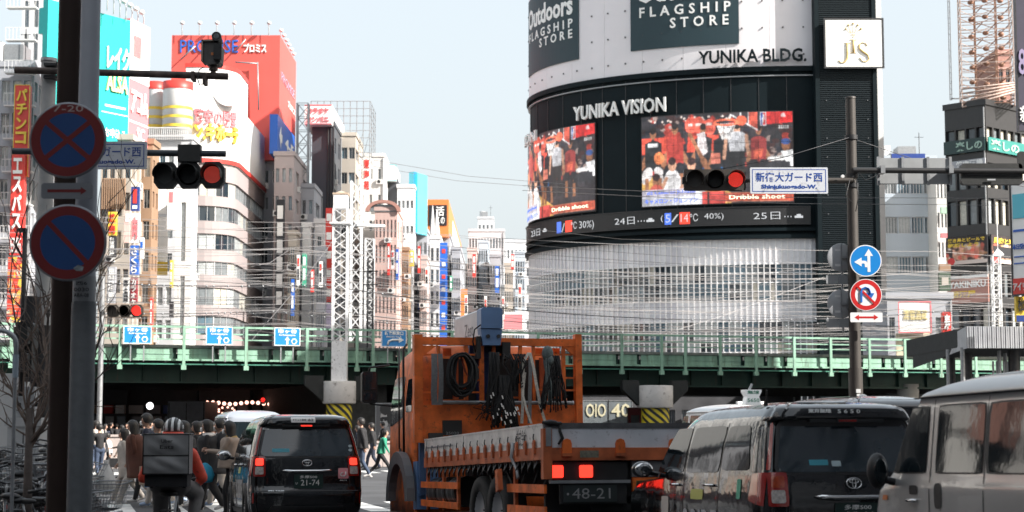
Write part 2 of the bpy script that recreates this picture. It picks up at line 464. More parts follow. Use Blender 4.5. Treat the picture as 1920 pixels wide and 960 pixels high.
# ---------------- far left
building('tall white faceted tower with narrow dark window strips at the left edge', 20, 74, -80, 165, x2=86, wall=wW, front=(3, 3.4, .5, .8, [0, 3, 1, 4], 2), side=(2, 3.4, .5, .7, [0, 3]), zlow=30, roof=False)
building('narrow blue glass building behind the brown pole at the left', 84, 112, 62, 172, x2=118, wall=mat('bluegrey_wall', (.20, .27, .33), .4, nz=.1), front=(2, 3.2, .8, .7, [0, 1, 3]), roof=False)
building('grey building with open balconies at the left edge of the photo', -60, 46, 125, 152, x2=58, wall=wG, front=(5, 3.0, .74, .62, [0, 3, 0, 2]), side=(2, 3.0, .6, .6, [0, 3]), frame=white)
bal = MB()
t = thing('balcony_stack', 'white railed balconies stacked up the grey building at the left edge', 'balcony', (P(-10, 800, 151).x, 150.9, 0), 0)
for k in range(11):
    b = MB(); z = 9 + 2.9 * k; b.box(0, 2.6, 0, .9, z, z + .12)
    for i in range(9): b.box(i * .32, i * .32 + .04, -.02, .02, z + .12, z + 1.1)
    b.box(0, 2.6, -.03, .03, z + 1.1, z + 1.16); b.obj('balcony', white, t)
board('tall red vertical sign with yellow katakana, highest sign at the left edge', 24, 149, 51, 149, 160, 330, red, [('パチンコ', .12, .03, .88, .66, yellow, dict(vertical=True, weight=.03, depth=.1))], th=.8, edge=yellow)
board('long red vertical sign with white katakana below the yellow-lettered one', 17, 148.4, 41, 148.4, 290, 478, red, [('エスパス', .14, .02, .86, .76, whitep, dict(vertical=True, weight=.03, depth=.1)), ('日拓', .1, .82, .9, .98, whitep, dict(weight=.02))], th=.8)
cv = Canvas(30, 80, (.6, .05, .03)); rs = np.random.RandomState(3)
for i in range(60): cv.ell(rs.rand(), rs.rand(), .05 + .12 * rs.rand(), .02 + .05 * rs.rand(), [(.8, .5, .05), (.7, .1, .03), (.75, .3, .1), (.8, .7, .5), (.3, .02, .02)][rs.randint(5)])
board('red and yellow illustrated banner low on the left edge', 12, 148, 40, 148, 482, 605, red, th=.6, pic=cv)

# ---------------- teal and red billboards beside the grey pole
lamps_m = galv
def lamp_row(A, B, z, n, label, out=1.2):
    t = thing('billboard_lamps', label, 'lamps', (A.x, A.y, z), 0)
    for i in range(n):
        p = A.lerp(B, (i + .5) / n) - A
        b = MB(); b.tube([(p.x, p.y, -.2), (p.x, p.y, 1.0), (p.x + .1, p.y - out, 1.3)], .05, 5); b.ell((p.x + .1, p.y - out - .2, 1.25), (.28, .3, .22), 6); b.obj('lamp', white, t)
board('teal billboard with white katakana and yellow lettering beside the grey pole', 84, 145, 240, 153, -2, 262, teal,
      [('レイク', .70, .22, .985, .40, whitep, dict(weight=.03, depth=.15)), ('ALSA', .70, .43, .97, .56, mat('cream_print', (.80, .75, .35), .5), dict(weight=.03, depth=.15)), ('お申込み', .70, .83, .97, .90, whitep, dict(weight=.02))],
      th=.6, parts=[(.66, .715, 1, .722, whitep), (.70, .66, .96, .675, whitep)])
board('white and red billboard with white katakana beside the teal one', 240, 153, 277, 157, 34, 265, pink,
      [('アコム', .08, .56, .92, .76, whitep, dict(weight=.03, depth=.12)), ('SC', .4, .86, .8, .97, whitep, dict(weight=.02))], th=.6, parts=[(0, 0, 1, .49, whitep), (0, .82, 1, .835, whitep), (.15, .12, .55, .3, pink)])
lamp_row(P(195, 15, 147.5), P(275, 50, 157), P(195, 12, 147.5).z, 7, 'row of white floodlights above the teal and red billboards')
board('teal signboard behind the brown pole', 80, 160, 120, 162, 14, 62, teal, th=.6, texts=[])
building('beige and brown building under the teal billboard', 178, 236, 262, 152, x2=262, wall=wB, front=(4, 3.1, .7, .62, [2, 4, 1, 3]), side=(3, 3.1, .6, .6, [0, 2, 4]), frame=wBr, roof=False)
b = MB()
t = thing('louvre_screen', 'brown vertical louvre screen on the beige building behind the poles', 'screen', P(190, 392, 151.3))
for i in range(11):
    b = MB(); b.box(i * .19, i * .19 + .11, 0, .3, 0, 2.7); b.obj('slat', wBr, t)
building('narrow brown building with stacked shop signs left of the striped drums', 236, 276, 270, 157, x2=287, wall=wBr, front=(2, 3.0, .6, .6, [0, 2, 3]), side=(2, 3, .5, .5, [0, 3]), roof=False)
def vsign(label, x0, x1, y0, y1, D, m, s=None, mm=None, **k):
    tx = [(s, .15, .04, .85, .96, mm or whitep, dict(vertical=True, weight=.025, depth=.06))] if s else []
    return board(label, x0, D, x1, D, y0, y1, m, tx, th=.5, name='shop_sign', **k)
vsign('navy shop sign with red strip on the brown building', 245, 260, 350, 395, 150, navy, None, parts=[(.25, .1, .75, .7, red), (.2, .78, .8, .92, whitep)])
vsign('yellow vertical shop sign with red marks beside the lower no-parking plate', 202, 218, 397, 442, 149.5, yellow, '焼肉', red)
vsign('black vertical shop sign under the yellow one', 203, 216, 443, 482, 149.5, blackp, '個室居酒屋')
vsign('pale pink vertical shop sign beside the brown building', 232, 243, 395, 455, 149.5, mat('pale_pink_print', (.7, .5, .45), .5), None, parts=[(.2, .1, .8, .35, whitep)])
vsign('white shop sign with a pink diamond under the navy sign', 245, 260, 400, 455, 149.8, whitep, '肉', pink)
vsign('blue shop sign with white kana below the white one', 243, 259, 460, 516, 149.8, bluep, 'さくら')
vsign('small white sign with blue dots right of the blue shop sign', 262, 268, 445, 485, 149.8, whitep, None, parts=[(.1, .2, .9, .5, bluep)])
vsign('maroon vertical sign low behind the far traffic signal', 244, 256, 520, 575, 149, mat('maroon_print', (.25, .02, .03), .5), 'カラオケ')
vsign('grey vertical sign low beside the maroon one', 200, 215, 500, 572, 149, wG, '居酒屋')
vsign('white sign with dark lettering low near the maroon sign', 230, 242, 520, 570, 149, whitep, '薬局', blackp)

# ---------------- drum-shaped billboards
for (x0, x1, D_, lb) in ((272, 308, 176, 'smaller white drum billboard with red rim and yellow stripes'), (304, 360, 174, 'larger white drum billboard with red rim and yellow stripes behind the white corner billboard')):
    c = P((x0 + x1) / 2, 260, D_); r = U(x1 - x0, D_) / 2; ht = P(300, 155, D_).z - c.z
    t = thing('drum_billboard', lb, 'billboard', c)
    b = MB(); b.lathe([(0.01, 0), (r, 0), (r, ht * .93)], 28); b.obj('drum', white, t)
    b = MB(); b.lathe([(r + .04, ht * .86), (r + .04, ht), (.01, ht)], 28); b.obj('rim', red, t)
    for k, z in enumerate((.18, .34, .5)): b = MB(); b.lathe([(r + .03, ht * z), (r + .03, ht * (z + .05))], 28); b.obj('stripe', yellow, t)
building('white building with stepped terraces under the striped drum billboards', 270, 352, 262, 166, x2=362, wall=wW, front=(5, 3.0, .66, .55, [4, 3, 1, 0, 4]), side=(2, 3, .5, .5, [0]), roof=False, frame=white)
t = thing('rooftop_fence', 'white slatted rooftop fence under the striped drums', 'fence', P(272, 262, 165.6))
for i in range(22): b = MB(); b.box(i * .19, i * .19 + .05, 0, .08, 0, 1.3 - i * .02); b.obj('slat', white, t)
b = MB(); b.box(0, 4.2, -.03, 0, 1.1, 1.2); b.box(0, 4.2, -.03, 0, .3, .4); b.obj('rail', white, t)
board('blank white wall billboard on the white building below the signal', 283, 163, 314, 164, 405, 488, whitep, th=.5)
board('yellow signboard under the blank white billboard', 290, 162.5, 314, 163, 490, 516, yellow, th=.4)
board('white advertising panel high on the white building behind the left signal', 277, 163, 312, 163.5, 330, 400, whitep, th=.4, edge=alu)
building('slim white column building between the terraces and the pink building', 322, 352, 352, 160, x2=356, wall=white, front=(1, 6, .3, .8, [4]), side=None, roof=False, cap=False)
vsign('round-topped dark sign hanging low by the white column building', 317, 324, 565, 595, 159, blackp)
vsign('white wall sign with an oval red mark beside the column building', 313, 326, 352, 430, 159.5, whitep, None, parts=[(.25, .1, .8, .35, pink)])

# ---------------- billboard on the roof: red with blue lettering
def boxsign(label, x0, x1, yt, yb, D, x2, m, msid=None, name='billboard', grp=None):
    A = P(x0, yb, D); B = P(x1, yb, D); H_ = P(x1, yt, D).z - A.z; W_ = B.x - A.x
    dep = D * ((x1 - 960) / (x2 - 960) - 1)
    t = thing(name, label, 'billboard', A, 0, grp)
    b = MB(); b.box(0, W_, 0, dep, 0, H_); b.obj('panel', m, t)
    return t, W_, H_, dep
t, W_, H_, dep = boxsign('huge red rooftop billboard with blue latin and white katakana lettering', 318, 522, 66, 300, 205, 553, redpale)
def bt(t, s_, x0, y0, x1, y1, D, A0, mm, dp=.12, **k):
    a = P(x0, y1, D) - A0; c = P(x1, y0, D) - A0
    text_mb(s_, c.x - a.x, c.z - a.z, (a.x + c.x) / 2, (a.z + c.z) / 2, -.02, depth=dp, **k).obj('lettering', mm, t)
A0 = P(318, 300, 205)
bt(t, 'PROMISE', 338, 75, 447, 99, 205, A0, bluep, weight=.0); bt(t, 'プロミス', 457, 82, 500, 99, 205, A0, whitep, weight=.035)
sidetext(t, 'PROMISE', W_, dep * .1, dep * .9, H_ * .66, H_ * .73, mat('faint_lilac_print', (.6, .3, .4), .5), weight=0)
sidetext(t, 'プロミス', W_, dep * .5, dep * .95, H_ * .52, H_ * .58, whitep, weight=.03)
b = MB()
for (xa, ya, xb, yb) in ((338, 110, 365, 85), (375, 100, 400, 72), (440, 95, 460, 72), (482, 115, 484, 205), (440, 115, 482, 118)):
    p = P(xa, ya, 204) - A0; q_ = P(xb, yb, 204) - A0; b.tube([(p.x, -.6, p.z), (q_.x, -.6, q_.z)], .09, 5)
b.obj('bracing', galv, t)
lamp_row(P(325, 66, 204.5), P(520, 66, 204.5), P(325, 66, 205).z, 6, 'row of floodlights above the red rooftop billboard', .3)
lamp_row(P(524, 68, 206), P(553, 80, 222), P(522, 70, 205).z, 6, 'short row of floodlights on the side of the red rooftop billboard', .3)
t, W_, H_, dep = boxsign('blue rooftop billboard with a white arrow and numerals under the red one', 505, 520, 214, 288, 200, 552, bluep)
sidetext(t, '4-5', W_, dep * .42, dep * .92, H_ * .38, H_ * .66, whitep, weight=.04)
b = MB(); b.prism([(0, 0), (1.6, 1.3), (1.6, .5), (2.6, .5), (2.6, -.5), (1.6, -.5), (1.6, -1.3)], 0, .04); o = b.obj('arrow', whitep, t); o.location = (W_ + .05, dep * .08, H_ * .5); o.rotation_euler = (0, 0, PI / 2)
building('grey office block carrying the red rooftop billboard', 320, 520, 296, 206, x2=552, wall=wG, front=(10, 3.2, .7, .5, [0, 3]), side=(5, 3.2, .6, .5, [0, 3]), roof=False, zlow=30)

# ---------------- curved-wall helper
class Path:
    """plan polyline with arc length"""
    def __init__(s, pts):
        s.p = [Vector((x, y, 0)) for x, y in pts]; s.c = [0]
        for i in range(1, len(s.p)): s.c.append(s.c[-1] + (s.p[i] - s.p[i - 1]).length)
        s.L = s.c[-1]
    def at(s, q, off=0, z=0):
        q0 = q; q = min(max(q, 0), s.L - 1e-6)
        i = max(k for k in range(len(s.c) - 1) if s.c[k] <= q + 1e-9) if len(s.c) < 12 else int(np.searchsorted(s.c, q, 'right') - 1)
        i = min(max(i, 0), len(s.p) - 2)
        d = (s.p[i + 1] - s.p[i]); t_ = (q - s.c[i]) / d.length
        def nrm(k):
            a = s.p[max(k - 1, 0)]; b_ = s.p[min(k + 1, len(s.p) - 1)]; dd = (b_ - a).normalized(); return Vector((dd.y, -dd.x, 0))
        n_ = nrm(i).lerp(nrm(i + 1), t_).normalized()
        return s.p[i] + d * t_ + d.normalized() * (q0 - q) + n_ * off + Vector((0, 0, z))
def pband(mb, path, s0, s1, z0, z1, off, th, n=None):
    n = n or max(1, int((s1 - s0) / .8)); ss = [s0 + (s1 - s0) * i / n for i in range(n + 1)]
    vs = []
    for q in ss:
        vs += [path.at(q, off, z0), path.at(q, off, z1), path.at(q, off - th, z1), path.at(q, off - th, z0)]
    fs = []
    for i in range(n):
        a = 4 * i; c = a + 4
        fs += [(a, c, c + 1, a + 1), (a + 1, c + 1, c + 2, a + 2), (a + 3, a, c, c + 3)][:3]
    fs += [(0, 1, 2, 3), (4 * n, 4 * n + 3, 4 * n + 2, 4 * n + 1)]
    mb.add(vs, fs); return mb
def ptext(path, s_, scen, zc, w_, h_, off, mm, root, per=False, depth=.12, **k):
    """raised lettering following a curved wall (path runs viewer-left to right)"""
    V, F = text_fit(s_, w_, h_, **k)
    mb = MB()
    mb.add([path.at(scen + a, off + depth, zc + c) for a, c in V], F)
    cnt = set()
    for f in F:
        for i in range(len(f)): cnt.add((f[i], f[(i + 1) % len(f)]))
    vs = []; fs = []
    for i, j in [e for e in cnt if (e[1], e[0]) not in cnt]:
        b_ = len(vs)
        for kk, o_ in ((i, depth), (i, 0), (j, 0), (j, depth)): vs.append(path.at(scen + V[kk][0], off + o_, zc + V[kk][1]))
        fs.append((b_, b_ + 1, b_ + 2, b_ + 3))
    mb.add(vs, fs); mb.obj('lettering', mm, root)

# ---------------- pink building with rounded corner, white corner billboard on it
D_ = 182.0; ax = P(348, 0, D_).x; cx = P(440, 0, D_).x
r_ = 4.0; pts = [(ax, D_)]; pts += [(cx - r_ + r_ * math.sin(a), D_ + r_ - r_ * math.cos(a)) for a in [PI / 2 * i / 8 for i in range(9)]]; pts += [(cx, D_ + 27)]
pth = Path(pts)
def zz(y, px=400, D=182): return P(px, y, D).z
t = thing('office_building', 'pinkish office building with a rounded corner and long window bands', 'building', (0, 0, 0))
bands = [(320, 342), (382, 392), (417, 440), (464, 490), (518, 542), (570, 588)]
edges = [318, 341, 378, 393, 415, 441, 463, 491, 515, 541, 566, 590, 612, 660]
b = MB()
ys = [(305, 338), (366, 385), (413, 437), (466, 489), (514, 538), (572, 592), (625, 800)]
for (a, c) in ys: pband(b, pth, 0, pth.L, max(0, zz(c)) if c < 800 else 0, zz(a), 0, .3)
b.obj('wall', wP, t)
for k in range(len(ys) - 1):
    z0, z1 = zz(ys[k + 1][0]), zz(ys[k][1]); n = 17
    for i in range(n):
        s0, s1 = pth.L * i / n, pth.L * (i + 1) / n
        v = random.choice([0, 3, 3, 0, 1, 2, 4]) if k != 4 else random.choice([2, 2, 4, 3])
        b = MB(); b.k = 1; nn_ = 3
        pband(b, pth, s0 + .06, s1 - .06, z0 + .01, z1 - .01, -.22, .05, nn_)
        b.k = 0; pband(b, pth, s0 - .05, s0 + .06, z0, z1, -.16, .1, 1); pband(b, pth, (s0 + s1) / 2 - .03, (s0 + s1) / 2 + .03, z0, z1, -.18, .1, 1)
        b.obj('window', [alu, glassK[v]], t)
t2 = thing('corner_billboard', 'white wraparound corner billboard with red and yellow Japanese lettering', 'billboard', (0, 0, 0))
b = MB(); pband(b, pth, .2, pth.L * .42, zz(305), zz(126), .1, .5, 24); b.obj('panel', whitep, t2)
b = MB(); pband(b, pth, pth.L * .42 + .01, pth.L - 1, zz(305), zz(190), .1, .5, 10); b.obj('panel', whitep, t2)
b = MB(); pband(b, pth, 0, pth.L, zz(304), zz(296), .25, .3, 30); b.obj('stripe', red, t2)
b = MB(); pband(b, pth, .1, pth.L * .42, zz(126), zz(119), .2, .6, 24); b.obj('rim', red, t2)
ptext(pth, '驚安の殿堂', 3.6, zz(219), 5.0, 1.75, .12, pink, t2, weight=.03)
ptext(pth, 'ドン.キホーテ', 3.3, zz(248), 6.0, 1.9, .12, yellow, t2, weight=.05, depth=.3)
c_ = pth.at(4.6, .45, zz(166)); b = MB(); b.cyl(c_, c_ - Vector((-.1, .5, 0)), 1.75, n=28); b.obj('round_panel', white, t2)

# ---------------- buildings to the right of it
building('grey pink building right of the rounded corner with a dark striped sign', 508, 545, 292, 196, x2=572, wall=wP, front=(3, 3.3, .5, .5, [4, 3, 1]), side=(2, 3.3, .4, .5, [4, 3]), roof=False)
t = vsign('tall black and white vertical sign strip on the grey pink building', 515, 531, 374, 582, 194, blackp, None)
for i in range(4):
    pass
L_, H_ = U(16, 194), P(515, 374, 194).z - P(515, 582, 194).z
for i in range(6): b = MB(); b.box(.15, L_ - .15, -.05, -.001, H_ * (.05 + .155 * i), H_ * (.17 + .155 * i)); b.obj('panel_face', whitep, t)
def lattice(label, c, w_, h_, m, seg=1.1, r=.05, name='lattice_mast', d_=None, cat='mast', ring=True):
    t = thing(name, label, cat, c); d_ = d_ or w_
    co = [(-w_ / 2, -d_ / 2), (w_ / 2, -d_ / 2), (w_ / 2, d_ / 2), (-w_ / 2, d_ / 2)]
    for x, y in co: b = MB(); b.box(x - r, x + r, y - r, y + r, 0, h_); b.obj('upright', m, t)
    n = max(2, round(h_ / seg)); b = MB(); k = 0
    for i in range(n):
        z0, z1 = h_ * i / n, h_ * (i + 1) / n
        for j in range(4):
            p, q_ = co[j], co[(j + 1) % 4]
            a, c_ = (p, q_) if (i + j) % 2 else (q_, p)
            b.tube([(a[0], a[1], z0), (c_[0], c_[1], z1)], r * .75, 4, False)
            if ring: b.tube([(p[0], p[1], z1), (q_[0], q_[1], z1)], r * .6, 4, False)
    stuff(b.obj('bracing', m, t)); return t
def mastpx(label, x0, x1, yt, yb, D, m, **k):
    c = P((x0 + x1) / 2, yb, D); return lattice(label, c, U(x1 - x0, D), P(x0, yt, D).z - c.z, m, **k)
mastpx('grey lattice tower on the roof left of the dark building', 556, 577, 195, 372, 205, galv, seg=1.6, r=.08)
building('grey building under the small rooftop lattice tower', 546, 584, 352, 203, x2=598, wall=wG, front=(3, 3.2, .5, .5, [4, 1, 0]), side=(1, 3.2, .5, .5, [3]), roof=False)
building('slim white building strip left of the red vertical sign', 586, 604, 418, 198, x2=612, wall=white, front=(1, 3.6, .4, .5, [0, 3]), roof=False)
building('slim white building strip beside the grey pink building', 563, 578, 425, 196, x2=583, wall=white, front=None, roof=False)
t = vsign('tall red vertical sign with white characters left of the lattice mast', 609, 622, 390, 566, 195, red, None)
for i in range(7):
    pass
H_ = P(609, 390, 195).z - P(609, 566, 195).z; L_ = U(13, 195)
for i in range(5): b = MB(); b.box(.1, L_ - .1, -.05, -.001, H_ * (.06 + .2 * i), H_ * (.14 + .2 * i)); b.obj('white_mark', whitep, t)
vsign('lilac lower end of the tall vertical sign left of the lattice mast', 607, 620, 568, 618, 195, mat('lilac_print', (.5, .45, .6), .5), None)
building('dark building with a karaoke sign on the roof', 579, 620, 234, 218, x2=634, wall=wD, front=None, side=(2, 3.2, .35, .6, [4, 0]), roof=False)
t = thing('wall_pipe', 'black drain pipes on the corner of the dark building', 'pipes', P(612, 560, 217.7))
for i in range(3): b = MB(); b.cyl((i * .35, 0, 0), (i * .35, 0, 22), .09, n=6); b.obj('pipe', steel, t)
building('beige and white office right of the dark building', 634, 662, 255, 228, x2=676, wall=wB, front=(2, 3.4, .8, .45, [1, 3, 0]), side=(2, 3.4, .8, .45, [1, 3]), roof=False)
t, W_, H_, dep = boxsign('white rooftop sign with red frame and red kana on the dark building', 571, 622, 196, 233, 216, 645, whitep)
for (z0, z1) in ((0, .12), (H_ - .12, H_)): b = MB(); b.box(0, W_, -.06, 0, z0, z1); b.obj('frame', pink, t)
bt(t, 'カラオケ', 577, 202, 617, 213, 216, P(571, 233, 216), pink, weight=.03); bt(t, 'コンパニ', 575, 218, 617, 228, 216, P(571, 233, 216), pink, weight=.03)
# open billboard frame
t = thing('steel_framework', 'empty steel billboard framework against the sky', 'steel frame', P(582, 300, 232))
WF, HF, DF = U(112, 232), P(582, 190, 232).z - P(582, 300, 232).z, 9.0
nx, nz, ny = 9, 8, 3
for i in range(nx + 1):
    b = MB(); b.box(WF * i / nx - .05, WF * i / nx + .05, -.05, .05, 0, HF); b.obj('upright', galv, t)
for i in range(1, ny + 1):
    b = MB(); b.box(WF - .05, WF + .05, DF * i / ny - .05, DF * i / ny + .05, 0, HF); b.obj('upright', galv, t)
for k in range(nz + 1):
    b = MB(); b.box(0, WF, -.09, -.05, HF * k / nz - .04, HF * k / nz + .04); b.box(WF + .05, WF + .09, 0, DF, HF * k / nz - .04, HF * k / nz + .04); b.obj('rail', galv, t)
b = MB(); [b.tube([(WF * i / nx, .3, HF * .05), (WF * (i + 1) / nx, .3, HF * .5)], .04, 4) for i in range(nx)]; stuff(b.obj('bracing', galv, t))
building('white tower with a red vertical kanji sign', 652, 716, 294, 236, x2=724, wall=white, front=(4, 3.4, .3, .4, [4, 3]), side=None, roof=False)
vsign('red vertical kanji sign on the white tower', 679, 695, 295, 360, 234, whitep, '東海苑', red)
vsign('green vertical kana sign left of the red kanji', 666, 676, 296, 345, 234, whitep, 'サウナ', greenp)
building('pink brick building with an arched top between the white tower and the grey block', 700, 742, 395, 226, x2=752, wall=mat('pale_brick_wall', (.56, .40, .36), .7, nz=.1), front=(6, 3.2, .45, .7, [4, 4, 3]), side=(2, 3.2, .4, .7, [3]), frame=mat('pink_frame', (.6, .35, .3), .6), roof=False)
t = thing('arched_gable', 'rounded pink gable arch on top of the pale brick building', 'gable', P(718, 396, 225.6))
pr = [(2.3 * math.cos(PI * i / 12), 1.5 * math.sin(PI * i / 12)) for i in range(13)]; pr += [(1.8 * math.cos(PI * i / 12), 1.1 * math.sin(PI * i / 12)) for i in range(12, -1, -1)]
b = MB()
for i in range(12): b.prism([pr[i], pr[i + 1], pr[24 - i], pr[25 - i]], 0, .8)
b.obj('arch', wR, t); o = MB(); o.box(-1.7, 1.7, .3, .6, 0, .9); o.obj('infill', glassK[3], t)
building('dark grey block with a white side wall and a white rooftop sign', 716, 741, 342, 244, x2=777, wall=wD, front=(2, 6.5, .5, .25, [0]), side=(4, 3.4, .7, .25, [4, 3]), roof=False)
board('blank white sign on the roof of the dark grey block', 718, 242, 742, 242, 310, 338, whitep, th=9, edge=teal)
building('white narrow block under the cyan billboard', 742, 774, 352, 243, x2=778, wall=wW, front=(4, 3.4, .6, .3, [4, 3]), roof=False)
board('bright cyan and blue rooftop billboard', 776, 246, 801, 250, 322, 436, cyanp, th=.8, parts=[(0, 0, .22, 1, mat('azure_print', (.0, .22, .65), .4))])
building('grey slim block under the cyan billboard', 774, 800, 436, 250, x2=806, wall=wG, front=(3, 3.2, .6, .5, [0, 3, 4]), side=(1, 3.2, .5, .5, [0]), roof=False)
t, W_, H_, dep = boxsign('orange rooftop billboard box with a black panel', 800, 841, 374, 444, 262, 866, orangep)
b = MB(); b.box(.3, W_ - .25, -.1, -.001, H_ * .3, H_ * .85); b.obj('black_panel', blackp, t)
bt(t, '活', 817, 387, 833, 405, 262, P(800, 444, 262), whitep, .12, weight=.02); bt(t, 'この', 818, 407, 834, 420, 262, P(800, 444, 262), whitep, .12, weight=.02)
b = MB(); b.box(W_ + .001, W_ + .06, dep * .25, dep * .8, H_ * .15, H_ * .8); b.obj('white_panel', whitep, t)
building('grey building carrying the orange rooftop box', 800, 842, 444, 264, x2=868, wall=wG, front=(4, 3.3, .6, .5, [0, 3, 4]), side=(5, 3.3, .6, .5, [0, 3]), roof=False)
building('white pointed-roof building in front of the orange box', 804, 824, 448, 255, x2=830, wall=white, front=(2, 3.2, .5, .6, [0, 1]), roof=False)
for px_, yt_, lb in ((811, 385, 'taller'), (819, 392, 'shorter')):
    t = P(px_, 448, 256); b = MB(); b.cyl((0, 0, 0), (0, 0, P(px_, yt_, 256).z - t.z), .55, .03, n=6); tag(b.obj('roof_spire', white, None, t), lb + ' white pointed roof spire in front of the orange box', 'spire')
t = vsign('blue vertical banner with small red squares under the orange box', 824, 838, 455, 655, 253, bluep, None)
H_ = P(824, 455, 253).z - P(824, 655, 253).z
for i in range(8): b = MB(); b.box(.3, .8, -.05, -.001, H_ * (.06 + .12 * i), H_ * (.1 + .12 * i)); b.obj('red_square', red if i % 2 else whitep, t)
vsign('small blue square sign left of the blue banner', 783, 795, 568, 580, 247, bluep)
vsign('orange vertical sign right of the blue banner', 864, 876, 542, 596, 258, orangep)
vsign('brown vertical sign beside the orange one', 853, 862, 548, 592, 258, wBr)
building('white office behind the overhead wires, left of the curved building', 878, 945, 434, 330, x2=950, wall=wW, front=(12, 3.2, .62, .6, [4, 3, 1, 0]), side=None)
building('low white building with few windows by the curved building', 866, 918, 500, 300, x2=925, wall=white, front=(8, 3.2, .6, .55, [4, 3, 1]), side=None, roof=True)
building('plain cream building touching the left edge of the curved building', 935, 1000, 454, 345, x2=1001, wall=wW, front=(9, 3.6, .5, .5, [4, 3]), roof=False)
building('low white block behind the truck crane', 905, 978, 540, 290, x2=980, wall=white, front=(12, 3.2, .6, .5, [4, 3, 1]), roof=False)
board('white and red signboard behind the truck crane', 940, 270, 984, 270, 585, 628, whitep, th=.4, parts=[(.1, .1, .9, .75, pink)])
building('distant pale tower peeking over the far buildings', 895, 925, 410, 420, wall=wW, front=(4, 3.4, .5, .5, [4, 3]), roof=True, zlow=30)

wBl = mat('pale_blue_wall', (.42, .48, .54), .6, nz=.1, scale=.4); wPk = mat('rose_wall', (.52, .42, .40), .7, nz=.1, scale=.4)
for (x0, x1, yt_, D_, x2, w_, lb) in ((846, 862, 468, 256, 870, wG, 'slim grey building beside the orange vertical sign'), (876, 893, 470, 286, 899, wPk, 'slim rose building in the far gap'), (897, 914, 455, 292, 919, wBl, 'slim pale blue building in the far gap'),
        (918, 938, 482, 284, 943, wG, 'slim grey building in the far gap'), (946, 962, 498, 280, 966, wB, 'slim beige building near the curved building'), (966, 984, 476, 288, 988, wBl, 'pale blue building touching the curved building'),
        (752, 764, 470, 236, 769, wBr, 'slim brown building right of the arched one'), (786, 799, 486, 243, 804, wPk, 'slim rose building under the cyan billboard'), (590, 606, 470, 193, 611, wG, 'slim grey building in front of the white strips'), (536, 552, 440, 192, 558, wB, 'slim beige building by the striped vertical sign')):
    building(lb, x0, x1, yt_, D_, x2=x2, wall=w_, front=(4, 3.0, .7, .6, [0, 3, 1, 4]), side=(3, 3.0, .6, .5, [0, 3]), roof=False)
rs2 = random.Random(31)
sg_ = [(726, 'red'), (734, 'white'), (742, 'blue'), (768, 'yellow'), (783, 'red'), (797, 'white'), (843, 'green'), (871, 'white'), (886, 'red'), (908, 'white'), (928, 'blue'), (941, 'white'), (958, 'red'), (972, 'white'), (556, 'white'), (566, 'green'), (582, 'red'), (598, 'white'), (545, 'blue'), (280, 'red'), (318, 'yellow')]
for k, (px, c_) in enumerate(sg_):
    m_ = dict(red=red, white=whitep, blue=bluep, yellow=yellow, green=greenp)[c_]; y0 = rs2.uniform(455, 560); D_ = (188 if px < 620 else 224 if px < 770 else 240) if px > 400 else 156
    if 840 < px: D_ = 252
    vsign(c_ + ' narrow vertical shop sign, number %d from the left among the small far signs' % 0 if False else c_ + ' narrow vertical shop sign ' + ['below the cyan billboard', 'in the row left of the lattice mast', 'in the far gap beside the curved building', 'near the white column building', 'right of the lattice masts'][0 if 770 < px < 850 else 1 if 500 < px < 620 else 2 if px >= 850 else 3 if px < 400 else 4], px, px + rs2.choice([5, 6, 8]), y0, y0 + rs2.uniform(28, 70), D_, m_, None, parts=[(.2, .1, .8, .35, whitep if m_ is not whitep else red), (.2, .45, .8, .8, whitep if m_ is not whitep else blackp)], group='narrow shop signs among the far buildings')

# ================================================================== curved screen building
D0 = 170.0; cx_, cy_, ea, eb = .1742 * D0, D0 * 1.112, .1634 * D0, .112 * D0
pts = [(cx_ - ea * math.sin(R(a)), cy_ - eb * math.cos(R(a))) for a in [150 - 150 * i / 90 for i in range(91)]]
YP = Path(pts)
def spx(px):
    lo, hi = YP.L * .28, YP.L
    for i in range(1, 91):
        p = YP.p[i]
        if 960 + FPX * p.x / p.y >= px and i > 35:
            q_ = YP.p[i - 1]; a = 960 + FPX * q_.x / q_.y; b_ = 960 + FPX * p.x / p.y
            return YP.c[i - 1] + (YP.c[i] - YP.c[i - 1]) * max(0, min(1, (px - a) / (b_ - a + 1e-9)))
    return YP.L
def yz(py): return P(1535, py, D0).z
SL = YP.L
clad = mat('pale_cladding', (.74, .71, .73), .5, nz=.06, scale=.2); darkclad = mat('black_green_cladding', (.006, .012, .015), .6, nz=.15, scale=.5, spec=.12)
dkpanel = mat('dark_teal_print', (.012, .035, .045), .55, nz=.05)
yb = thing('screen_building', 'curved black and white building with video screens and mullioned glass below', 'building', (0, 0, 0))
zb1, zb2, zc1, ztop = yz(124), yz(447), yz(124), 62.0
b = MB(); pband(b, YP, 0, SL, 0, ztop, -1.2, .3, 90); b.obj('core_wall', mat('dark_interior_wall', (.05, .055, .06), .7), yb)
seg = 14
for r0 in range(3):
    z0 = zb1 + r0 * (ztop - zb1) / 3; z1 = z0 + (ztop - zb1) / 3
    for i in range(seg):
        b = MB(); pband(b, YP, SL * i / seg + .012, SL * (i + 1) / seg - .012, z0 + .012, z1 - .012, 0, .3, 7); b.obj('cladding_panel', clad, yb)
b = MB()
for r0 in range(9):
    for i in range(30):
        p = YP.at(SL * (i + .5) / 30, .03, zb1 + 1.2 + r0 * 2.7); b.box(p.x - .07, p.x + .07, p.y - .09, p.y, p.z - .07, p.z + .07)
stuff(b.obj('bolt_heads', steel, yb))
b = MB(); pband(b, YP, 0, SL, zb2, zb1 - .003, -.15, .3, 90); b.obj('screen_band', darkclad, yb)
b = MB(); pband(b, YP, 0, SL, zb1 - .5, zb1, .25, .5, 90); b.obj('upper_ledge', darkclad, yb)
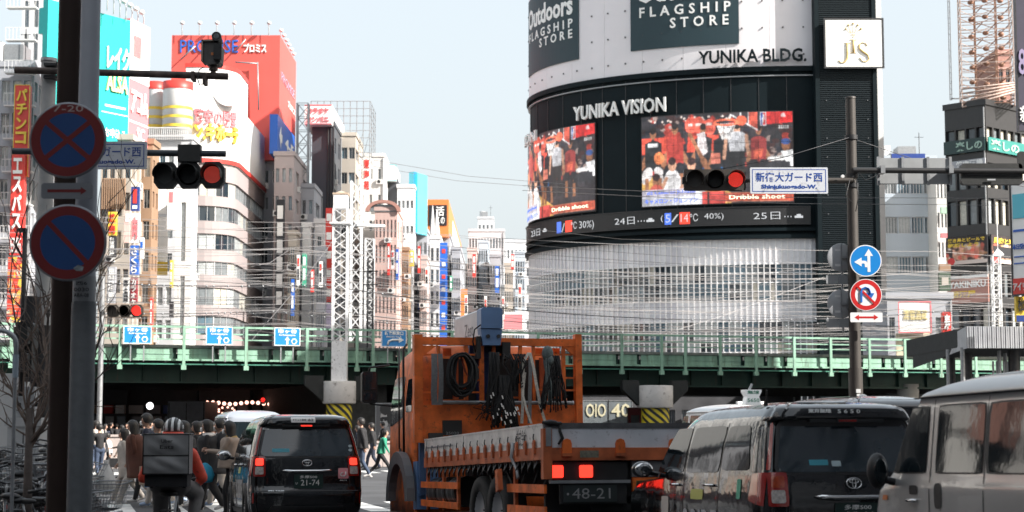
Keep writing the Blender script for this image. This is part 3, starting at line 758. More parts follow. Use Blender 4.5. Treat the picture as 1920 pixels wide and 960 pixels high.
b = MB(); pband(b, YP, 0, SL, yz(142), yz(140), .1, .25, 90); b.obj('trim_line', galv, yb)
b = MB(); pband(b, YP, 0, SL, yz(433), yz(427), .3, .5, 90); b.obj('lower_ledge', darkclad, yb)
b = MB(); pband(b, YP, 0, SL, zb2 - .01, yz(440), .45, .7, 90); b.obj('canopy_ledge', darkclad, yb)
for i in range(22): b = MB(); pband(b, YP, SL * i / 22, SL * i / 22 + .06, yz(385), zb1 - .6, -.1, .1, 1); b.obj('panel_joint', steel, yb)
# curtain wall
mullm = mat('pale_mullion', (.80, .79, .79), .4, nz=.05); spm = mat('pale_spandrel_glass', (.66, .65, .69), .18, nz=.12, scale=1.2, spec=.9); spm2 = mat('white_spandrel_glass', (.80, .79, .81), .2, nz=.08, spec=.9)
nm = 84; cw = SL * .8 / nm; sS = SL * .2
rowsY = [(447, 494, 's'), (494, 529, 'g'), (529, 563, 'g'), (563, 602, 's'), (602, 640, 'g'), (640, 700, 'g')]
for (ya, yb_, k) in rowsY:
    z1, z0 = yz(ya), yz(yb_); run = 0; v = 0
    for i in range(nm):
        s0 = sS + i * cw
        if k == 's':
            b = MB(); pband(b, YP, s0 + .04, s0 + cw - .04, z0 + .05, z1 - .05, -.08, .05, 1); b.obj('spandrel_panel', spm2 if (i > nm * .72 or random.random() < .12) else spm, yb)
        else:
            if run <= 0: v = random.choice([0, 3, 1, 3, 0, 1, 4, 2]); run = random.choice([1, 2, 3])
            run -= 1
            gm = whitep if v == 5 else glassK[v]
            b = MB(); pband(b, YP, s0 + .04, s0 + cw - .04, z0 + .05, z1 - .05, -.12 - .1 * (v == 2), .04, 1); b.obj('pane', gm, yb)
b = MB()
for i in range(nm + 1):
    b = MB(); pband(b, YP, sS + i * cw - .05, sS + i * cw + .05, 0, yz(447), .06, .22, 1); b.obj('mullion', mullm, yb)
for y_ in (447, 494, 511, 529, 546, 563, 602, 621, 640, 660, 680):
    b = MB(); pband(b, YP, 0, SL, yz(y_) - .05, yz(y_) + .05, .0, .16, 60); b.obj('transom', mullm, yb)
# dark flank on the right
A = P(1540, 800, D0 - 1.5); A.z = 0; WFk = U(118, D0 - 1.5)
fl = thing('flank_tower', 'black ribbed metal side tower of the curved screen building', 'tower', A)
b = MB(); b.box(0, WFk, .3, 30, 0, ztop); b.obj('wall', darkclad, fl)
b = MB()
for k in range(0, 210): z = 6 + k * .19; b.box(.45, WFk - .5, .12, .3, z, z + .10)
stuff(b.obj('ribs', mat('black_rib_metal', (.013, .02, .024), .5, nz=.1, spec=.2), fl))
for xx in (0, WFk - .45): b = MB(); b.box(xx, xx + .42, 0, .3, 0, ztop); b.obj('corner_trim', darkclad, fl)
b = MB()
for k in range(14):
    for xx in (1.0, 2.9, 5.0): b.box(xx, xx + .07, .02, .12, 9 + k * 1.85, 9.07 + k * 1.85)
stuff(b.obj('bolt_heads', galv, fl))
building('white slab building edge showing right of the black ribbed tower', 1654, 1668, -60, 182, wall=white, front=None, depth=6, roof=False, cap=False)
# printed dark panels with lettering
def cpanel(label, xa, xb, yt, yb_, txts):
    s0, s1 = spx(xa), spx(xb); t = thing('banner_panel', label, 'sign', (0, 0, 0))
    b = MB(); pband(b, YP, s0, s1, yz(yb_), yz(yt), .12, .1, 16); b.obj('panel', dkpanel, t)
    return t, s0, s1
t, s0, s1 = cpanel('dark banner with white FLAGSHIP STORE lettering at the top, the wider right one', 1187, 1393, -75, 79, None)
ptext(YP, 'FLAGSHIP', s0 + (s1 - s0) * .51, yz(8), (s1 - s0) * .84, 1.05, .14, whitep, t, sp=1.7, weight=.02, depth=.03)
ptext(YP, 'STORE', s0 + (s1 - s0) * .645, yz(33), (s1 - s0) * .53, 1.05, .14, whitep, t, sp=1.7, weight=.02, depth=.03)
ptext(YP, 'Outdoors', s0 + (s1 - s0) * .5, yz(-30), (s1 - s0) * .86, 2.2, .14, whitep, t, weight=.03, depth=.03)
w0 = s1 - s0; s1 = spx(1088); s0 = s1 - w0
t = thing('banner_panel', 'dark banner with white Outdoors FLAGSHIP STORE lettering, the narrow left one', 'sign', (0, 0, 0))
b = MB(); pband(b, YP, s0, s1, yz(79), yz(-75), .12, .1, 16); b.obj('panel', dkpanel, t)
ptext(YP, 'FLAGSHIP', s0 + w0 * .51, yz(5), w0 * .84, .95, .14, whitep, t, sp=1.7, weight=.02, depth=.03)
ptext(YP, 'STORE', s0 + w0 * .66, yz(26), w0 * .53, .95, .14, whitep, t, sp=1.7, weight=.02, depth=.03)
ptext(YP, 'Outdoors', s0 + w0 * .5, yz(-32), w0 * .86, 2.2, .14, whitep, t, weight=.03, depth=.03)
def lrow(label, s_, xa, xb, yt, yb_, mm, off=.15, **k):
    t = thing('sign_lettering', label, 'sign', (0, 0, 0))
    s0, s1 = spx(xa), spx(xb); tot = text_raw(s_, k.get('weight', .012))[0]; lo, hi = tot[:, 0].min(), tot[:, 0].max(); sc_ = (s1 - s0) / (hi - lo)
    V, F = text_fit(s_, s1 - s0, yz(yt) - yz(yb_), **k)
    # split the connected letters
    par = list(range(len(V)))
    def fd(i):
        while par[i] != i: par[i] = par[par[i]]; i = par[i]
        return i
    for f in F:
        for q_ in f[1:]: par[fd(q_)] = fd(f[0])
    gr = {}
    for f in F: gr.setdefault(fd(f[0]), []).append(f)
    zc = (yz(yt) + yz(yb_)) / 2; scn = (s0 + s1) / 2
    for fs0 in gr.values():
        ids = sorted({q_ for f in fs0 for q_ in f}); ix = {q_: n for n, q_ in enumerate(ids)}
        mb = MB(); mb.add([YP.at(scn + V[q_][0], off + .25, zc + V[q_][1]) for q_ in ids], [tuple(ix[q_] for q_ in f) for f in fs0])
        ed = {(f[i], f[(i + 1) % len(f)]) for f in fs0 for i in range(len(f))}; vs = []; fs = []
        for i, j in [e for e in ed if (e[1], e[0]) not in ed]:
            b_ = len(vs)
            for kk, o_ in ((i, .25), (i, 0), (j, 0), (j, .25)): vs.append(YP.at(scn + V[kk][0], off + o_, zc + V[kk][1]))
            fs.append((b_, b_ + 1, b_ + 2, b_ + 3))
        mb.add(vs, fs); mb.obj('letter', mm, t)
lrow('raised dark YUNIKA BLDG. letters on the pale cladding', 'YUNIKA BLDG.', 1317, 1519, 92.5, 117, darkclad, .45, weight=.02)
lrow('raised pale YUNIKA VISION letters above the screens', 'YUNIKA VISION', 1082, 1254, 173, 201, whitep, .25, weight=.02)
lrow('raised pale VISION letter ends at the left edge of the curved building', 'SION', 985, 1012, 199, 221, whitep, .25, weight=.03)
# ---- the video picture
def court(w_, h_):
    c = Canvas(w_, h_, (.035, .03, .035)); r = np.random.RandomState(5)
    sk = (.30, .13, .07); skl = (.50, .27, .18)
    for i in range(260):
        y = r.rand() * .62; x = r.rand()
        c.ell(x, y, .012 + .02 * r.rand(), .02 + .03 * r.rand(), [(.05, .02, .02), (.32, .04, .03), (.02, .02, .03), (.02, .02, .025), (.3, .22, .2), (.04, .02, .02)][r.randint(6)])
    for i in range(30): c.ell(r.rand(), .02 + .05 * r.rand(), .008, .012, (.6, .5, .45))
    c.poly([(0, .68), (.3, .64), (.62, .9), (.6, 1), (0, 1)], (.62, .36, .10))
    for i in range(14): c.ell(.05 + .04 * i, .62 + .02 * (i % 3), .02, .03, [(.02, .10, .25), (.5, .05, .04), (.6, .6, .62)][i % 3])
    for x in (.03, .13, .22, .36, .48): c.poly([(x - .04, .24), (x + .04, .24), (x + .05, .42), (x - .05, .42)], (.62, .08, .05))
    for x in (.34, .39, .46): c.ell(x, .12 + .03 * (x > .4), .042, .09, (.72, .12, .08)); c.rect(x - .02, .1, x + .02, .13, (.8, .6, .55))
    def man(x, y, s, top, skin, seated=True, legs=(.02, .02, .025)):
        c.ell(x - .055 * s, y + .30 * s, .02 * s, .13 * s, skin, .5); c.ell(x + .055 * s, y + .30 * s, .02 * s, .13 * s, skin, -.5)
        c.poly([(x - .06 * s, y + .11 * s), (x + .06 * s, y + .11 * s), (x + .055 * s, y + .42 * s), (x - .055 * s, y + .42 * s)], top)
        c.ell(x, y + .14 * s, .06 * s, .06 * s, top); c.ell(x, y, .022 * s, .065 * s, skin); c.ell(x, y - .03 * s, .022 * s, .04 * s, (.02, .015, .015))
        if seated:
            c.ell(x - .045 * s, y + .47 * s, .035 * s, .1 * s, legs, .4); c.ell(x + .045 * s, y + .47 * s, .035 * s, .1 * s, legs, -.4)
            c.rect(x - .06 * s, y + .5 * s, x - .03 * s, y + .72 * s, skin); c.rect(x + .03 * s, y + .5 * s, x + .06 * s, y + .72 * s, skin)
    man(.08, .19, 1.0, (.02, .02, .022), sk, legs=(.62, .58, .57)); c.rect(.045, .30, .115, .34, (.6, .6, .6))
    man(.23, .15, 1.0, (.42, .05, .04), sk); man(.42, .17, .95, (.03, .03, .035), sk); man(.54, .2, .9, (.02, .02, .025), sk)
    c.poly([(.38, .22), (.43, .2), (.45, .42), (.41, .48), (.385, .42)], (.70, .62, .62))
    c.line(.33, .22, .42, .52, .013, sk); c.line(.42, .52, .46, .66, .02, sk)
    c.ell(.12, .47, .035, .07, (.55, .16, .06))
    # referee
    c.ell(.64, .18, .022, .06, skl); c.ell(.64, .15, .022, .035, (.03, .02, .02)); c.poly([(.575, .24), (.70, .24), (.685, .43), (.595, .43)], (.50, .50, .52)); c.ell(.637, .26, .063, .05, (.50, .50, .52))
    for i in range(9): c.line(.585 + .014 * i, .24, .592 + .013 * i, .42, .0015, (.25, .25, .27))
    c.line(.572, .26, .555, .5, .011, skl); c.line(.70, .26, .715, .5, .011, skl)
    c.poly([(.585, .43), (.69, .43), (.69, .78), (.645, .78), (.64, .5), (.63, .78), (.59, .78)], (.02, .02, .022))
    man(.78, .2, .85, (.3, .04, .04), sk); c.poly([(.745, .42), (.81, .4), (.80, .5), (.75, .52)], (.65, .12, .07)); c.poly([(.47, .44), (.53, .44), (.53, .56), (.47, .56)], (.65, .2, .14))
    # sitting coach
    c.ell(.955, .37, .028, .065, sk); c.ell(.955, .33, .03, .035, (.05, .1, .3)); c.poly([(.92, .44), (1, .42), (1, .6), (.97, .6)], (.70, .70, .70)); c.line(.99, .46, .93, .51, .018, (.7, .7, .7)); c.line(.93, .51, .85, .52, .014, (.7, .68, .66)); c.poly([(.84, .55), (.98, .55), (.99, .68), (.8, .66)], (.03, .03, .035))
    # front players
    for x, y, t_ in ((.21, .55, (.74, .72, .72)), (.34, .56, (.70, .68, .68)), (.1, .72, (.5, .08, .06))):
        c.ell(x, y + .22, .06, .17, t_); c.ell(x, y, .028, .075, skl if t_[0] > .6 else sk); c.ell(x, y - .04, .026, .045, (.04, .02, .02)); c.line(x - .04, y + .15, x - .08, y + .3, .012, skl)
    c.ell(.10, .86, .05, .1, (.5, .10, .07)); c.ell(.38, .85, .05, .12, (.7, .7, .7))
    # hoop, backboard, net
    c.poly([(.60, 0), (.78, 0), (.78, .23), (.7, .16), (.62, .06)], (.05, .04, .045)); c.poly([(.715, 0), (.775, 0), (.775, .22), (.715, .12)], (.5, .08, .05)); c.line(.60, .02, .775, .2, .004, (.6, .6, .6)); c.line(.715, 0, .715, .12, .004, (.65, .65, .65)); c.line(.665, 0, .665, .05, .003, (.6, .6, .6))
    for i in range(10):
        a = i / 9; c.line(.51 + .12 * a, .12, .545 + .055 * (1 - a), .29, .0022, (.75, .72, .70)); c.line(.51 + .12 * a, .12, .545 + .055 * a * a, .29, .0022, (.75, .72, .70))
    for i in range(64):
        a = i / 64 * 2 * PI; x, y = .57 + .075 * math.cos(a), .105 + .032 * math.sin(a); c.ell(x, y, .005, .011, (.80, .16, .08))
    c.ell(.67, .09, .035, .055, (.78, .14, .07))
    # corner badge
    c.poly([(.80, .0), (1, 0), (1, .115), (.83, .14), (.80, .13)], (.70, .03, .03)); c.rect(.79, 0, .83, .155, (.75, .75, .78)); c.rect(.796, .01, .81, .145, (.03, .08, .4)); c.rect(.81, .01, .824, .145, (.65, .05, .05)); c.ell(.812, .035, .004, .014, (.8, .8, .8)); c.line(.812, .045, .806, .13, .004, (.8, .8, .8)); c.line(.812, .05, .82, .08, .003, (.8, .8, .8))
    c.ell(.94, .035, .013, .02, (.8, .6, .6)); c.rect(.925, .045, .955, .06, (.8, .6, .6))
    for i in range(5): c.rect(.91 + .014 * i, .15, .92 + .014 * i, .19, (.45, .45, .45))
    # captions
    c.rect(0, .9, .41, 1, (.60, .60, .66)); c.rect(0, .82, .37, .9, (.45, .42, .48))
    c.rect(.41, .86, .56, 1, (.55, .07, .06)); c.rect(.445, .87, .455, 1, (.02, .02, .02)); c.rect(.56, .885, .965, .985, (.55, .09, .05)); c.rect(.56, .885, .965, .893, (.7, .25, .15)); c.rect(.56, .977, .965, .985, (.7, .25, .15)); c.rect(.965, .885, 1, .985, (.62, .12, .07))
    c.soft(1); c.noise(.55, 2); return c
cv = court(230, 138)
z1, z0 = yz(209), yz(379)
sA, sB = spx(1207), spx(1492); wS = sB - sA
t = thing('video_screen', 'large video screen showing a basketball game, the right one', 'screen', (0, 0, 0))
vm = vcmat('led_picture', emit=.5, rough=.4)
link('picture', cv.mesh('picture', lambda u, v: YP.at(sA + u * wS, .12, z1 + (z0 - z1) * v), vm), t)
b = MB(); pband(b, YP, sA - .1, sB + .1, z0 - .1, z1 + .1, .1, .25, 20); b.obj('housing', black, t)
b = MB()
for i in range(1, 9): pband(b, YP, sA + wS * i / 9 - .012, sA + wS * i / 9 + .012, z0, z1, .135, .01, 1)
for i in range(1, 6): z_ = z0 + (z1 - z0) * i / 6; pband(b, YP, sA, sB, z_ - .012, z_ + .012, .137, .01, 20)
stuff(b.obj('panel_seams', black, t))
ledw = mat('led_white', (.1, .1, .1), .4, nz=0, emit=.28, ecol=(.85, .87, .9)); ledcream = mat('led_cream', (.1, .1, .1), .4, nz=0, emit=.8, ecol=(.85, .75, .55)); ledb = mat('led_blue', (.01, .01, .02), .4, nz=0, emit=.8, ecol=(.05, .12, .55)); ledr = mat('led_red', (.02, .01, .01), .4, nz=0, emit=.9, ecol=(.75, .04, .02))
def scr_txt(t, s0, ww):
    ptext(YP, 'Dribble shoot', s0 + ww * .765, z1 + (z0 - z1) * .935, ww * .36, .42, .15, ledcream, t, weight=.02, depth=.02)
    ptext(YP, 'キャメロン・ジョンソン', s0 + ww * .2, z1 + (z0 - z1) * .95, ww * .36, .5, .15, ledb, t, weight=.02, depth=.02)
    ptext(YP, '#2 Cameron Johnson', s0 + ww * .2, z1 + (z0 - z1) * .86, ww * .33, .4, .15, ledb, t, weight=.01, depth=.02)
scr_txt(t, sA, wS)
sB2 = spx(1118); sA2 = sB2 - wS
t = thing('video_screen', 'narrow-looking video screen with the same game wrapping round the left edge', 'screen', (0, 0, 0))
link('picture', cv.mesh('picture', lambda u, v: YP.at(sA2 + u * wS, .12, z1 + (z0 - z1) * v), vm), t)
b = MB(); pband(b, YP, sA2 - .1, sB2 + .1, z0 - .1, z1 + .1, .1, .25, 20); b.obj('housing', black, t)
scr_txt(t, sA2, wS)
t = thing('led_ticker', 'LED weather ticker with dates and temperatures under the screens', 'ticker', (0, 0, 0))
zt1, zt0 = yz(388), yz(420)
b = MB(); pband(b, YP, 0, SL - .6, zt0, zt1, .3, .5, 90); b.obj('housing', black, t)
b = MB(); pband(b, YP, 0, SL - .6, zt0 - .06, zt0, .36, .1, 90); pband(b, YP, 0, SL - .6, zt1, zt1 + .06, .36, .1, 90); b.obj('trim', steel, t)
def tick(s_, xa, xb, mm, yt=397.5, yb_=411.5, **k):
    s0, s1 = spx(xa), spx(xb); ptext(YP, s_, (s0 + s1) / 2, (yz(yt) + yz(yb_)) / 2, s1 - s0, yz(yt) - yz(yb_), .32, mm, t, depth=.02, weight=-.008, **k)
tick('24日', 1157, 1194, ledw); tick('…', 1200, 1213, ledw, 405, 408); tick('(', 1243, 1247, ledw); tick('5', 1252, 1260, ledw, 397, 412); tick('/', 1262, 1276, ledw); tick('14', 1280, 1294, ledw, 397, 412); tick('℃', 1297, 1312, ledw); tick('40%)', 1324, 1360, ledw)
tick('25日', 1416, 1466, ledw); tick('…', 1474, 1487, ledw, 405, 408)
tick('/', 1058, 1064, ledw, 398, 416); tick('℃', 1076, 1086, ledw); tick('30%)', 1091, 1118, ledw, 398, 416); tick('23日', 1002, 1018, ledw, 400, 414)
for xa, xb, mm in ((1250, 1262, ledb), (1278, 1297, ledr), (1049, 1057, ledb), (1065, 1077, ledr)):
    b = MB(); pband(b, YP, spx(xa), spx(xb), yz(416), yz(394), .31, .02, 2); b.obj('lit_cell', mm, t)
for xa in (1216, 1493, 1023):
    b = MB(); s0 = spx(xa); pband(b, YP, s0, s0 + .8, yz(409), yz(405), .32, .02, 1); pband(b, YP, s0 + .2, s0 + .6, yz(405), yz(402), .32, .02, 1); b.obj('cloud_symbol', ledw, t)
# square gold-on-white sign
t = board('square white sign with a gold crown and gold letters on the black ribbed tower', 1549, 168.0, 1655, 168.0, 37, 125, mat('bright_white_print', (.85, .85, .82), .4, nz=.02), th=.4, edge=steel)
WJ, HJ = U(106, 168), P(1549, 37, 168).z - P(1549, 125, 168).z
gold = mat('gold_print', (.62, .46, .20), .45, nz=.05)
def jp(x, y): return ((x - 1549) / 106 * WJ, -.04, (125 - y) / 88 * HJ)
def stroke(pts, r): b = MB(); b.tube([jp(*p) for p in pts], [q_ * .05 for q_ in r], 6); b.obj('lettering', gold, t)
stroke([(1590, 81), (1590, 100), (1589, 110), (1584, 117), (1577, 118), (1573, 113)], [2.5, 2.6, 2.4, 1.6, 1, 1.3]); stroke([(1584, 81), (1596, 81)], [.6, .6])
stroke([(1602, 75), (1602, 98)], [2.4, 2.4]); stroke([(1595, 74.5), (1609, 74.5)], [.6, .6]); stroke([(1596, 99), (1608, 99)], [.6, .6])
stroke([(1628, 86), (1625, 81), (1618, 80), (1613, 84), (1613, 91), (1620, 97), (1629, 103), (1631, 111), (1626, 116), (1618, 115), (1613, 108)], [1.2, .9, .9, 1.6, 2.2, 2.7, 2.4, 1.8, 1, .9, 1.3])
for i, (x, y) in enumerate(((1588, 54), (1593, 47), (1602, 44), (1611, 47), (1617, 54))):
    stroke([(1602 + (x - 1602) * .3, 62), (x, y)], [.35, .35]); b = MB(); b.ell(jp(x, y), .11, 5); b.obj('crown_point', gold, t)
stroke([(1597, 65), (1607, 65)], [.5, .5]); b = MB(); b.ell(jp(1602, 69), .07, 5); b.obj('crown_point', gold, t)

# ================================================================== right-hand background
building('white office with glass bands between the black tower and the dark building', 1667, 1766, 300, 192, wall=wBl, front=(4, 4.2, .92, .42, [1, 4, 1, 3], 3, .9), depth=14, roof=True, zlow=8)
board('blue and beige parapet boards on the white office roof', 1672, 190, 1735, 190, 288, 298, navy, th=.5)
building('slim white building with small signs beside the dark glass building', 1766, 1786, 318, 188, wall=white, front=(3, 3.4, .5, .5, [4, 3, 0]), depth=10, roof=False)
vsign('green and white panel on the slim white building', 1765, 1784, 388, 400, 187, mat('pale_green_print', (.4, .6, .45), .5)); vsign('small red panel on the slim white building', 1765, 1784, 437, 445, 187, pink)
Aq = P(1785, 800, 152.5); Bq = P(1863, 800, 149.5); yw = math.atan2(Bq.y - Aq.y, Bq.x - Aq.x)
dk = mat('dark_brown_frame', (.022, .021, .022), .45, nz=.15)
building('dark brown glass building under the rusty steel tower', 1785, 1863, 198, 152.5, loc=(Aq.x, Aq.y, 0), yaw=yw, W=(Bq - Aq).length, H=P(1863, 196, 149.5).z, depth=9, wall=dk, front=(4, 3.1, .84, .7, [0, 3, 0, 2, 0], 0, 1.5), side=(8, 3.1, .8, .7, [3, 2, 4, 0], 0, 1.5), frame=dk, roof=False)
dirA = Vector((math.cos(yw), math.sin(yw), 0)); dirB = Vector((-math.sin(yw), math.cos(yw), 0)); nA = Vector((math.sin(yw), -math.cos(yw), 0))
def food(seed):
    c = Canvas(70, 44, (.03, .02, .02)); r = np.random.RandomState(seed)
    c.ell(.45, .62, .3, .28, (.6, .3, .2)); c.ell(.7, .55, .25, .25, (.62, .22, .15))
    for i in range(50): c.ell(r.rand(), .3 + .6 * r.rand(), .03 + .05 * r.rand(), .03 + .06 * r.rand(), [(.65, .35, .25), (.6, .12, .08), (.75, .6, .5), (.08, .04, .03), (.5, .25, .12)][r.randint(5)])
    c.soft(1); c.rect(0, .86, 1, 1, (.6, .5, .45)); c.ell(.12, .88, .09, .13, (.65, .04, .04)); return c
def fboard(label, O, dv, L, y0, y1, m, txt=None, pic=None, parts=()):
    rz = math.atan2(dv.y, dv.x); z1 = P(1863, y0, 149.5).z; z0 = P(1863, y1, 149.5).z
    t = thing('wall_billboard', label, 'billboard', (O.x, O.y, z0), rz); H_ = z1 - z0
    b = MB(); b.box(0, L, 0, .12, 0, H_); b.obj('panel', m, t)
    if pic is not None: link('printed_picture', pic.mesh('printed_picture', lambda u, v: (u * L, -.01, (1 - v) * H_), vcmat('printed_sheet')), t)
    for tx in (txt or []): s_, u0, v0, u1, v1, mm = tx; text_mb(s_, (u1 - u0) * L, (v1 - v0) * H_, (u0 + u1) / 2 * L, (1 - (v0 + v1) / 2) * H_, -.03, depth=.02, weight=.03).obj('lettering', mm, t)
    for (u0, v0, u1, v1, mm) in parts: b = MB(); b.box(u0 * L, u1 * L, -.04, 0, (1 - v1) * H_, (1 - v0) * H_); b.obj('colour_panel', mm, t)
A3 = Vector((Aq.x, Aq.y, 0)); B3 = Vector((Bq.x, Bq.y, 0)); LA = (Bq - Aq).length
oA = A3 + nA * .25; oB = B3 + dirA * .25
fboard('food photo billboard with yellow lettering on the left face of the dark glass building', oA, dirA, LA, 440, 492, blackp, [('焼き鳥とビールで', .05, .05, .95, .2, yellow), ('乾杯しよう', .05, .23, .8, .38, yellow)], food(1))
fboard('food photo billboard round the corner with a red disc', oB, dirB, 6, 440, 492, blackp, [('馬肉と寿司', .05, .08, .7, .3, yellow)], food(4), [(.05, .4, .5, .8, blackp)])
fboard('wide orange and red menu billboard behind the wires on the dark glass building', oA, dirA, LA, 514, 566, wR, [('YAKINIKU', .05, .2, .95, .45, whitep), ('居酒屋', .1, .55, .7, .8, yellow)], None, [(0, 0, 1, .1, whitep)])
fboard('teal window strip with pale kana on the dark glass building', oA, dirA, LA, 257, 282, mat('dark_teal_strip', (.01, .035, .035), .4), [('楽しの', .3, .15, .95, .85, mat('pale_mint_print', (.35, .5, .42), .5))])
fboard('teal window strip with bright kana round the corner', oB, dirB, 6, 257, 282, mat('teal_strip', (.03, .22, .19), .4), [('楽しの', .05, .12, .8, .88, mat('pale_mint_print', (.35, .5, .42), .5))])
fboard('white lettered strip above the street sign on the dark glass building', oA, dirA, LA, 296, 310, wG, [('焼肉酒場', .3, .1, .95, .9, whitep)])
# rusty steel tower
rust = mat('rusty_steel', (.34, .19, .13), .7, .2, nz=.4, scale=5); paler = mat('pale_rusty_steel', (.55, .42, .36), .6, .2, nz=.3, scale=5)
cT = A3.lerp(B3, .62) + dirB * 2.8; cT.z = P(1863, 196, 149.5).z
t = thing('steel_tower', 'rusty steel scaffold tower on the roof of the dark glass building', 'tower', cT, R(-12))
W_ = 4.4; Hh = 14; sk_ = [(-W_ / 2, -W_ / 2), (W_ / 2, -W_ / 2), (W_ / 2, W_ / 2), (-W_ / 2, W_ / 2), (-.9, -.9), (.9, -.9), (.9, .9), (-.9, .9)]
for i, (x, y) in enumerate(sk_): b = MB(); b.box(x - .05, x + .05, y - .05, y + .05, 0, Hh); b.obj('upright', paler if i < 4 else rust, t)
for k in range(19):
    z = .3 + k * .72; b = MB(); h2 = W_ / 2
    for (x0, y0), (x1, y1) in zip(sk_[:4], sk_[1:4] + sk_[:1]): b.tube([(x0, y0, z), (x1, y1, z)], .035, 4, False)
    for x, y in sk_[4:]: b.tube([(x, y, z), (x * 2.4, y * 2.4, z + .3)], .03, 4, False); b.tube([(x, y, z), (-y, x, z + .7)], .04, 4, False)
    b.obj('ring', paler if k % 2 else rust, t)
b = MB(); rr = random.Random(4)
for k in range(9):
    for x in (-1.2, 0, 1.3): b.ell((x, rr.uniform(-1, 0), 1 + k * 1.45 + rr.uniform(-.2, .2)), (.28, .2, .22), 5); b.tube([(x, -.5, 1 + k * 1.45), (x + .9, -1.8, 1.7 + k * 1.45)], .04, 4)
stuff(b.obj('fittings', rust, t))
for k in range(5):
    b = MB(); b.tube([(-2.2, -2.2, k * .4), (2.2, -2.2, 1.2 + k * .2)], .08, 5); b.tube([(2.2, -2.2, k * .3), (2.2, 2.2, .8 + k * .3)], .08, 5); b.obj('base_strut', paler, t)
c = P(1783, 188, 156); b = MB(); b.box(-.1, -.04, -.05, .05, 0, 12); b.box(.06, .12, -.05, .05, 0, 12)
for k in range(24): b.box(-.04, .06, -.02, .02, k * .5, k * .5 + .05)
b.box(0, 1.6, -.05, .05, .1, .2); tag(b.obj('ladder_mast', galv, None, c), 'thin ladder mast left of the rusty tower', 'mast')
building('red brick rooftop block behind the rusty tower', 1888, 1915, 102, 170, wall=wR, front=(2, 3, .6, .5, [0]), depth=8, roof=False)
# right edge signs (nearer)
board('dark purple vertical sign cut off at the top right corner', 1911, 58, 1960, 58, -60, 245, mat('dark_violet_print', (.05, .045, .07), .5), [('88', .03, .5, .6, .66, mat('lilac_outline', (.3, .25, .4), .5)), ('新', .02, .85, .6, .95, whitep)], th=.3, edge=steel)
board('white and blue information board at the right edge above a red strip', 1901, 57, 1960, 56, 345, 552, whitep, [('本日受付中', .03, .55, .6, .60, bluep), ('アイリストア', .02, .9, .9, .97, whitep)], th=.3, edge=steel, parts=[(0, .86, 1, 1, red), (.05, .1, .5, .32, cyanp), (.05, .42, .6, .44, bluep), (.05, .66, .5, .67, bluep), (.05, .72, .45, .73, bluep)])
board('small yellow and navy sign under the information board', 1906, 57, 1935, 57, 556, 603, yellow, [('松屋', .1, .05, .9, .6, blackp)], th=.2, parts=[(0, .75, 1, 1, navy)])
board('white framed signboard low between the white office and the canopy', 1687, 130, 1745, 130, 567, 622, whitep, [('清龍酒蔵', .12, .25, .9, .6, mat('gold_print2', (.7, .6, .3), .5))], th=.3, edge=pink)
board('cream poster hanging under the white framed signboard', 1681, 130.5, 1745, 130.5, 624, 672, mat('cream_sheet', (.7, .62, .45), .6, nz=.3, scale=2), th=.2)
vsign('red and white vertical sign left of the canopy', 1768, 1784, 585, 625, 128, red, '寿', whitep)
vsign('dark green sign on the white office behind the wires', 1762, 1783, 510, 545, 150, mat('dark_green_print', (.06, .09, .06), .5), None, parts=[(.2, .3, .8, .7, wB)])
vsign('brown sign panel over the dark green one', 1762, 1783, 495, 508, 150, wBr)
building('grey low building behind the canopy and wires', 1668, 1790, 560, 140, wall=wG, front=(7, 3, .6, .5, [0, 3, 4]), depth=10, roof=False, zlow=4)

# unseen blocks added to shade junction and bridge, dim ambient light, feed car reflections
building('tall office block standing right of the picture, shading the junction', 0, 0, 0, 0, loc=(11.5, -30, 0), W=15, H=36, depth=51, wall=wG, front=None, left=(9, 3.6, .6, .5, [0, 3]), roof=False, zlow=4)
building('office block right of the picture beyond the junction, shading the bridge', 0, 0, 0, 0, loc=(30, 60, 0), W=12, H=37, depth=32, wall=wG, front=(5, 3.6, .6, .5, [0, 3]), left=(5, 3.6, .6, .5, [0, 3]), roof=False, zlow=4)
cols_ = [white, wD, white, blackp, white, wD, wG]
for i, (x, y, W_, H_) in enumerate(((-62, 118, 14, 38), (-58, 84, 12, 30), (-56, 62, 11, 34), (-54, 44, 12, 26), (-50, 24, 12, 36), (-48, 4, 13, 30), (-46, -18, 14, 32))):
    building(('white', 'dark metal', 'third white', 'second dark metal', 'second white', 'black', 'grey')[i] + ' block added out of view on the left for car reflections', 0, 0, 0, 0, loc=(x, y, 0), W=W_ - 3, H=H_, depth=16, wall=cols_[i], front=None, side=(10, 2.6, .8, .58, [0, 3, 0, 1, 4]), roof=False, zlow=5)
    b = MB(); b.box(W_ - 3, W_ - 2.2, -1, 18, 0, 4.2); tag(b.obj('shopfront', blackp, None, (x, y, 0)), 'dark reflection strip added on the ' + ('white', 'dark metal', 'third white', 'second dark metal', 'second white', 'black', 'grey')[i] + ' block left of the picture', 'shop')  # dark strip added to darken the low reflections in the car sides
    for k in range(9):
        m_ = random.choice([red, wG, whitep, wB, wR, blackp, blackp, wG, whitep, blackp]); zz_ = random.uniform(3, 11) + 9 * (k % 2); hh = random.uniform(1.5, 5)
        b = MB(); b.box(-.2, .5, -.5 - 1.4 * random.random(), .9, -hh, hh); tag(b.obj('shop_sign', m_, None, (x + W_ - 2.7, y + 1 + k * 1.8, zz_)), m_.name.split('_')[0] + ' reflection panel added on the ' + ('white', 'dark metal', 'third white', 'second dark metal', 'second white', 'black', 'grey')[i] + ' block left of the picture', 'sign', 'reflection panels added left of the picture')  # unseen panels added to break up the reflections in the taxi sides
building('unseen dark block added behind the camera to cut ambient light', 0, 0, 0, 0, loc=(-30, -44, 0), W=41, H=26, depth=15, wall=wD, front=None, roof=False, zlow=4)
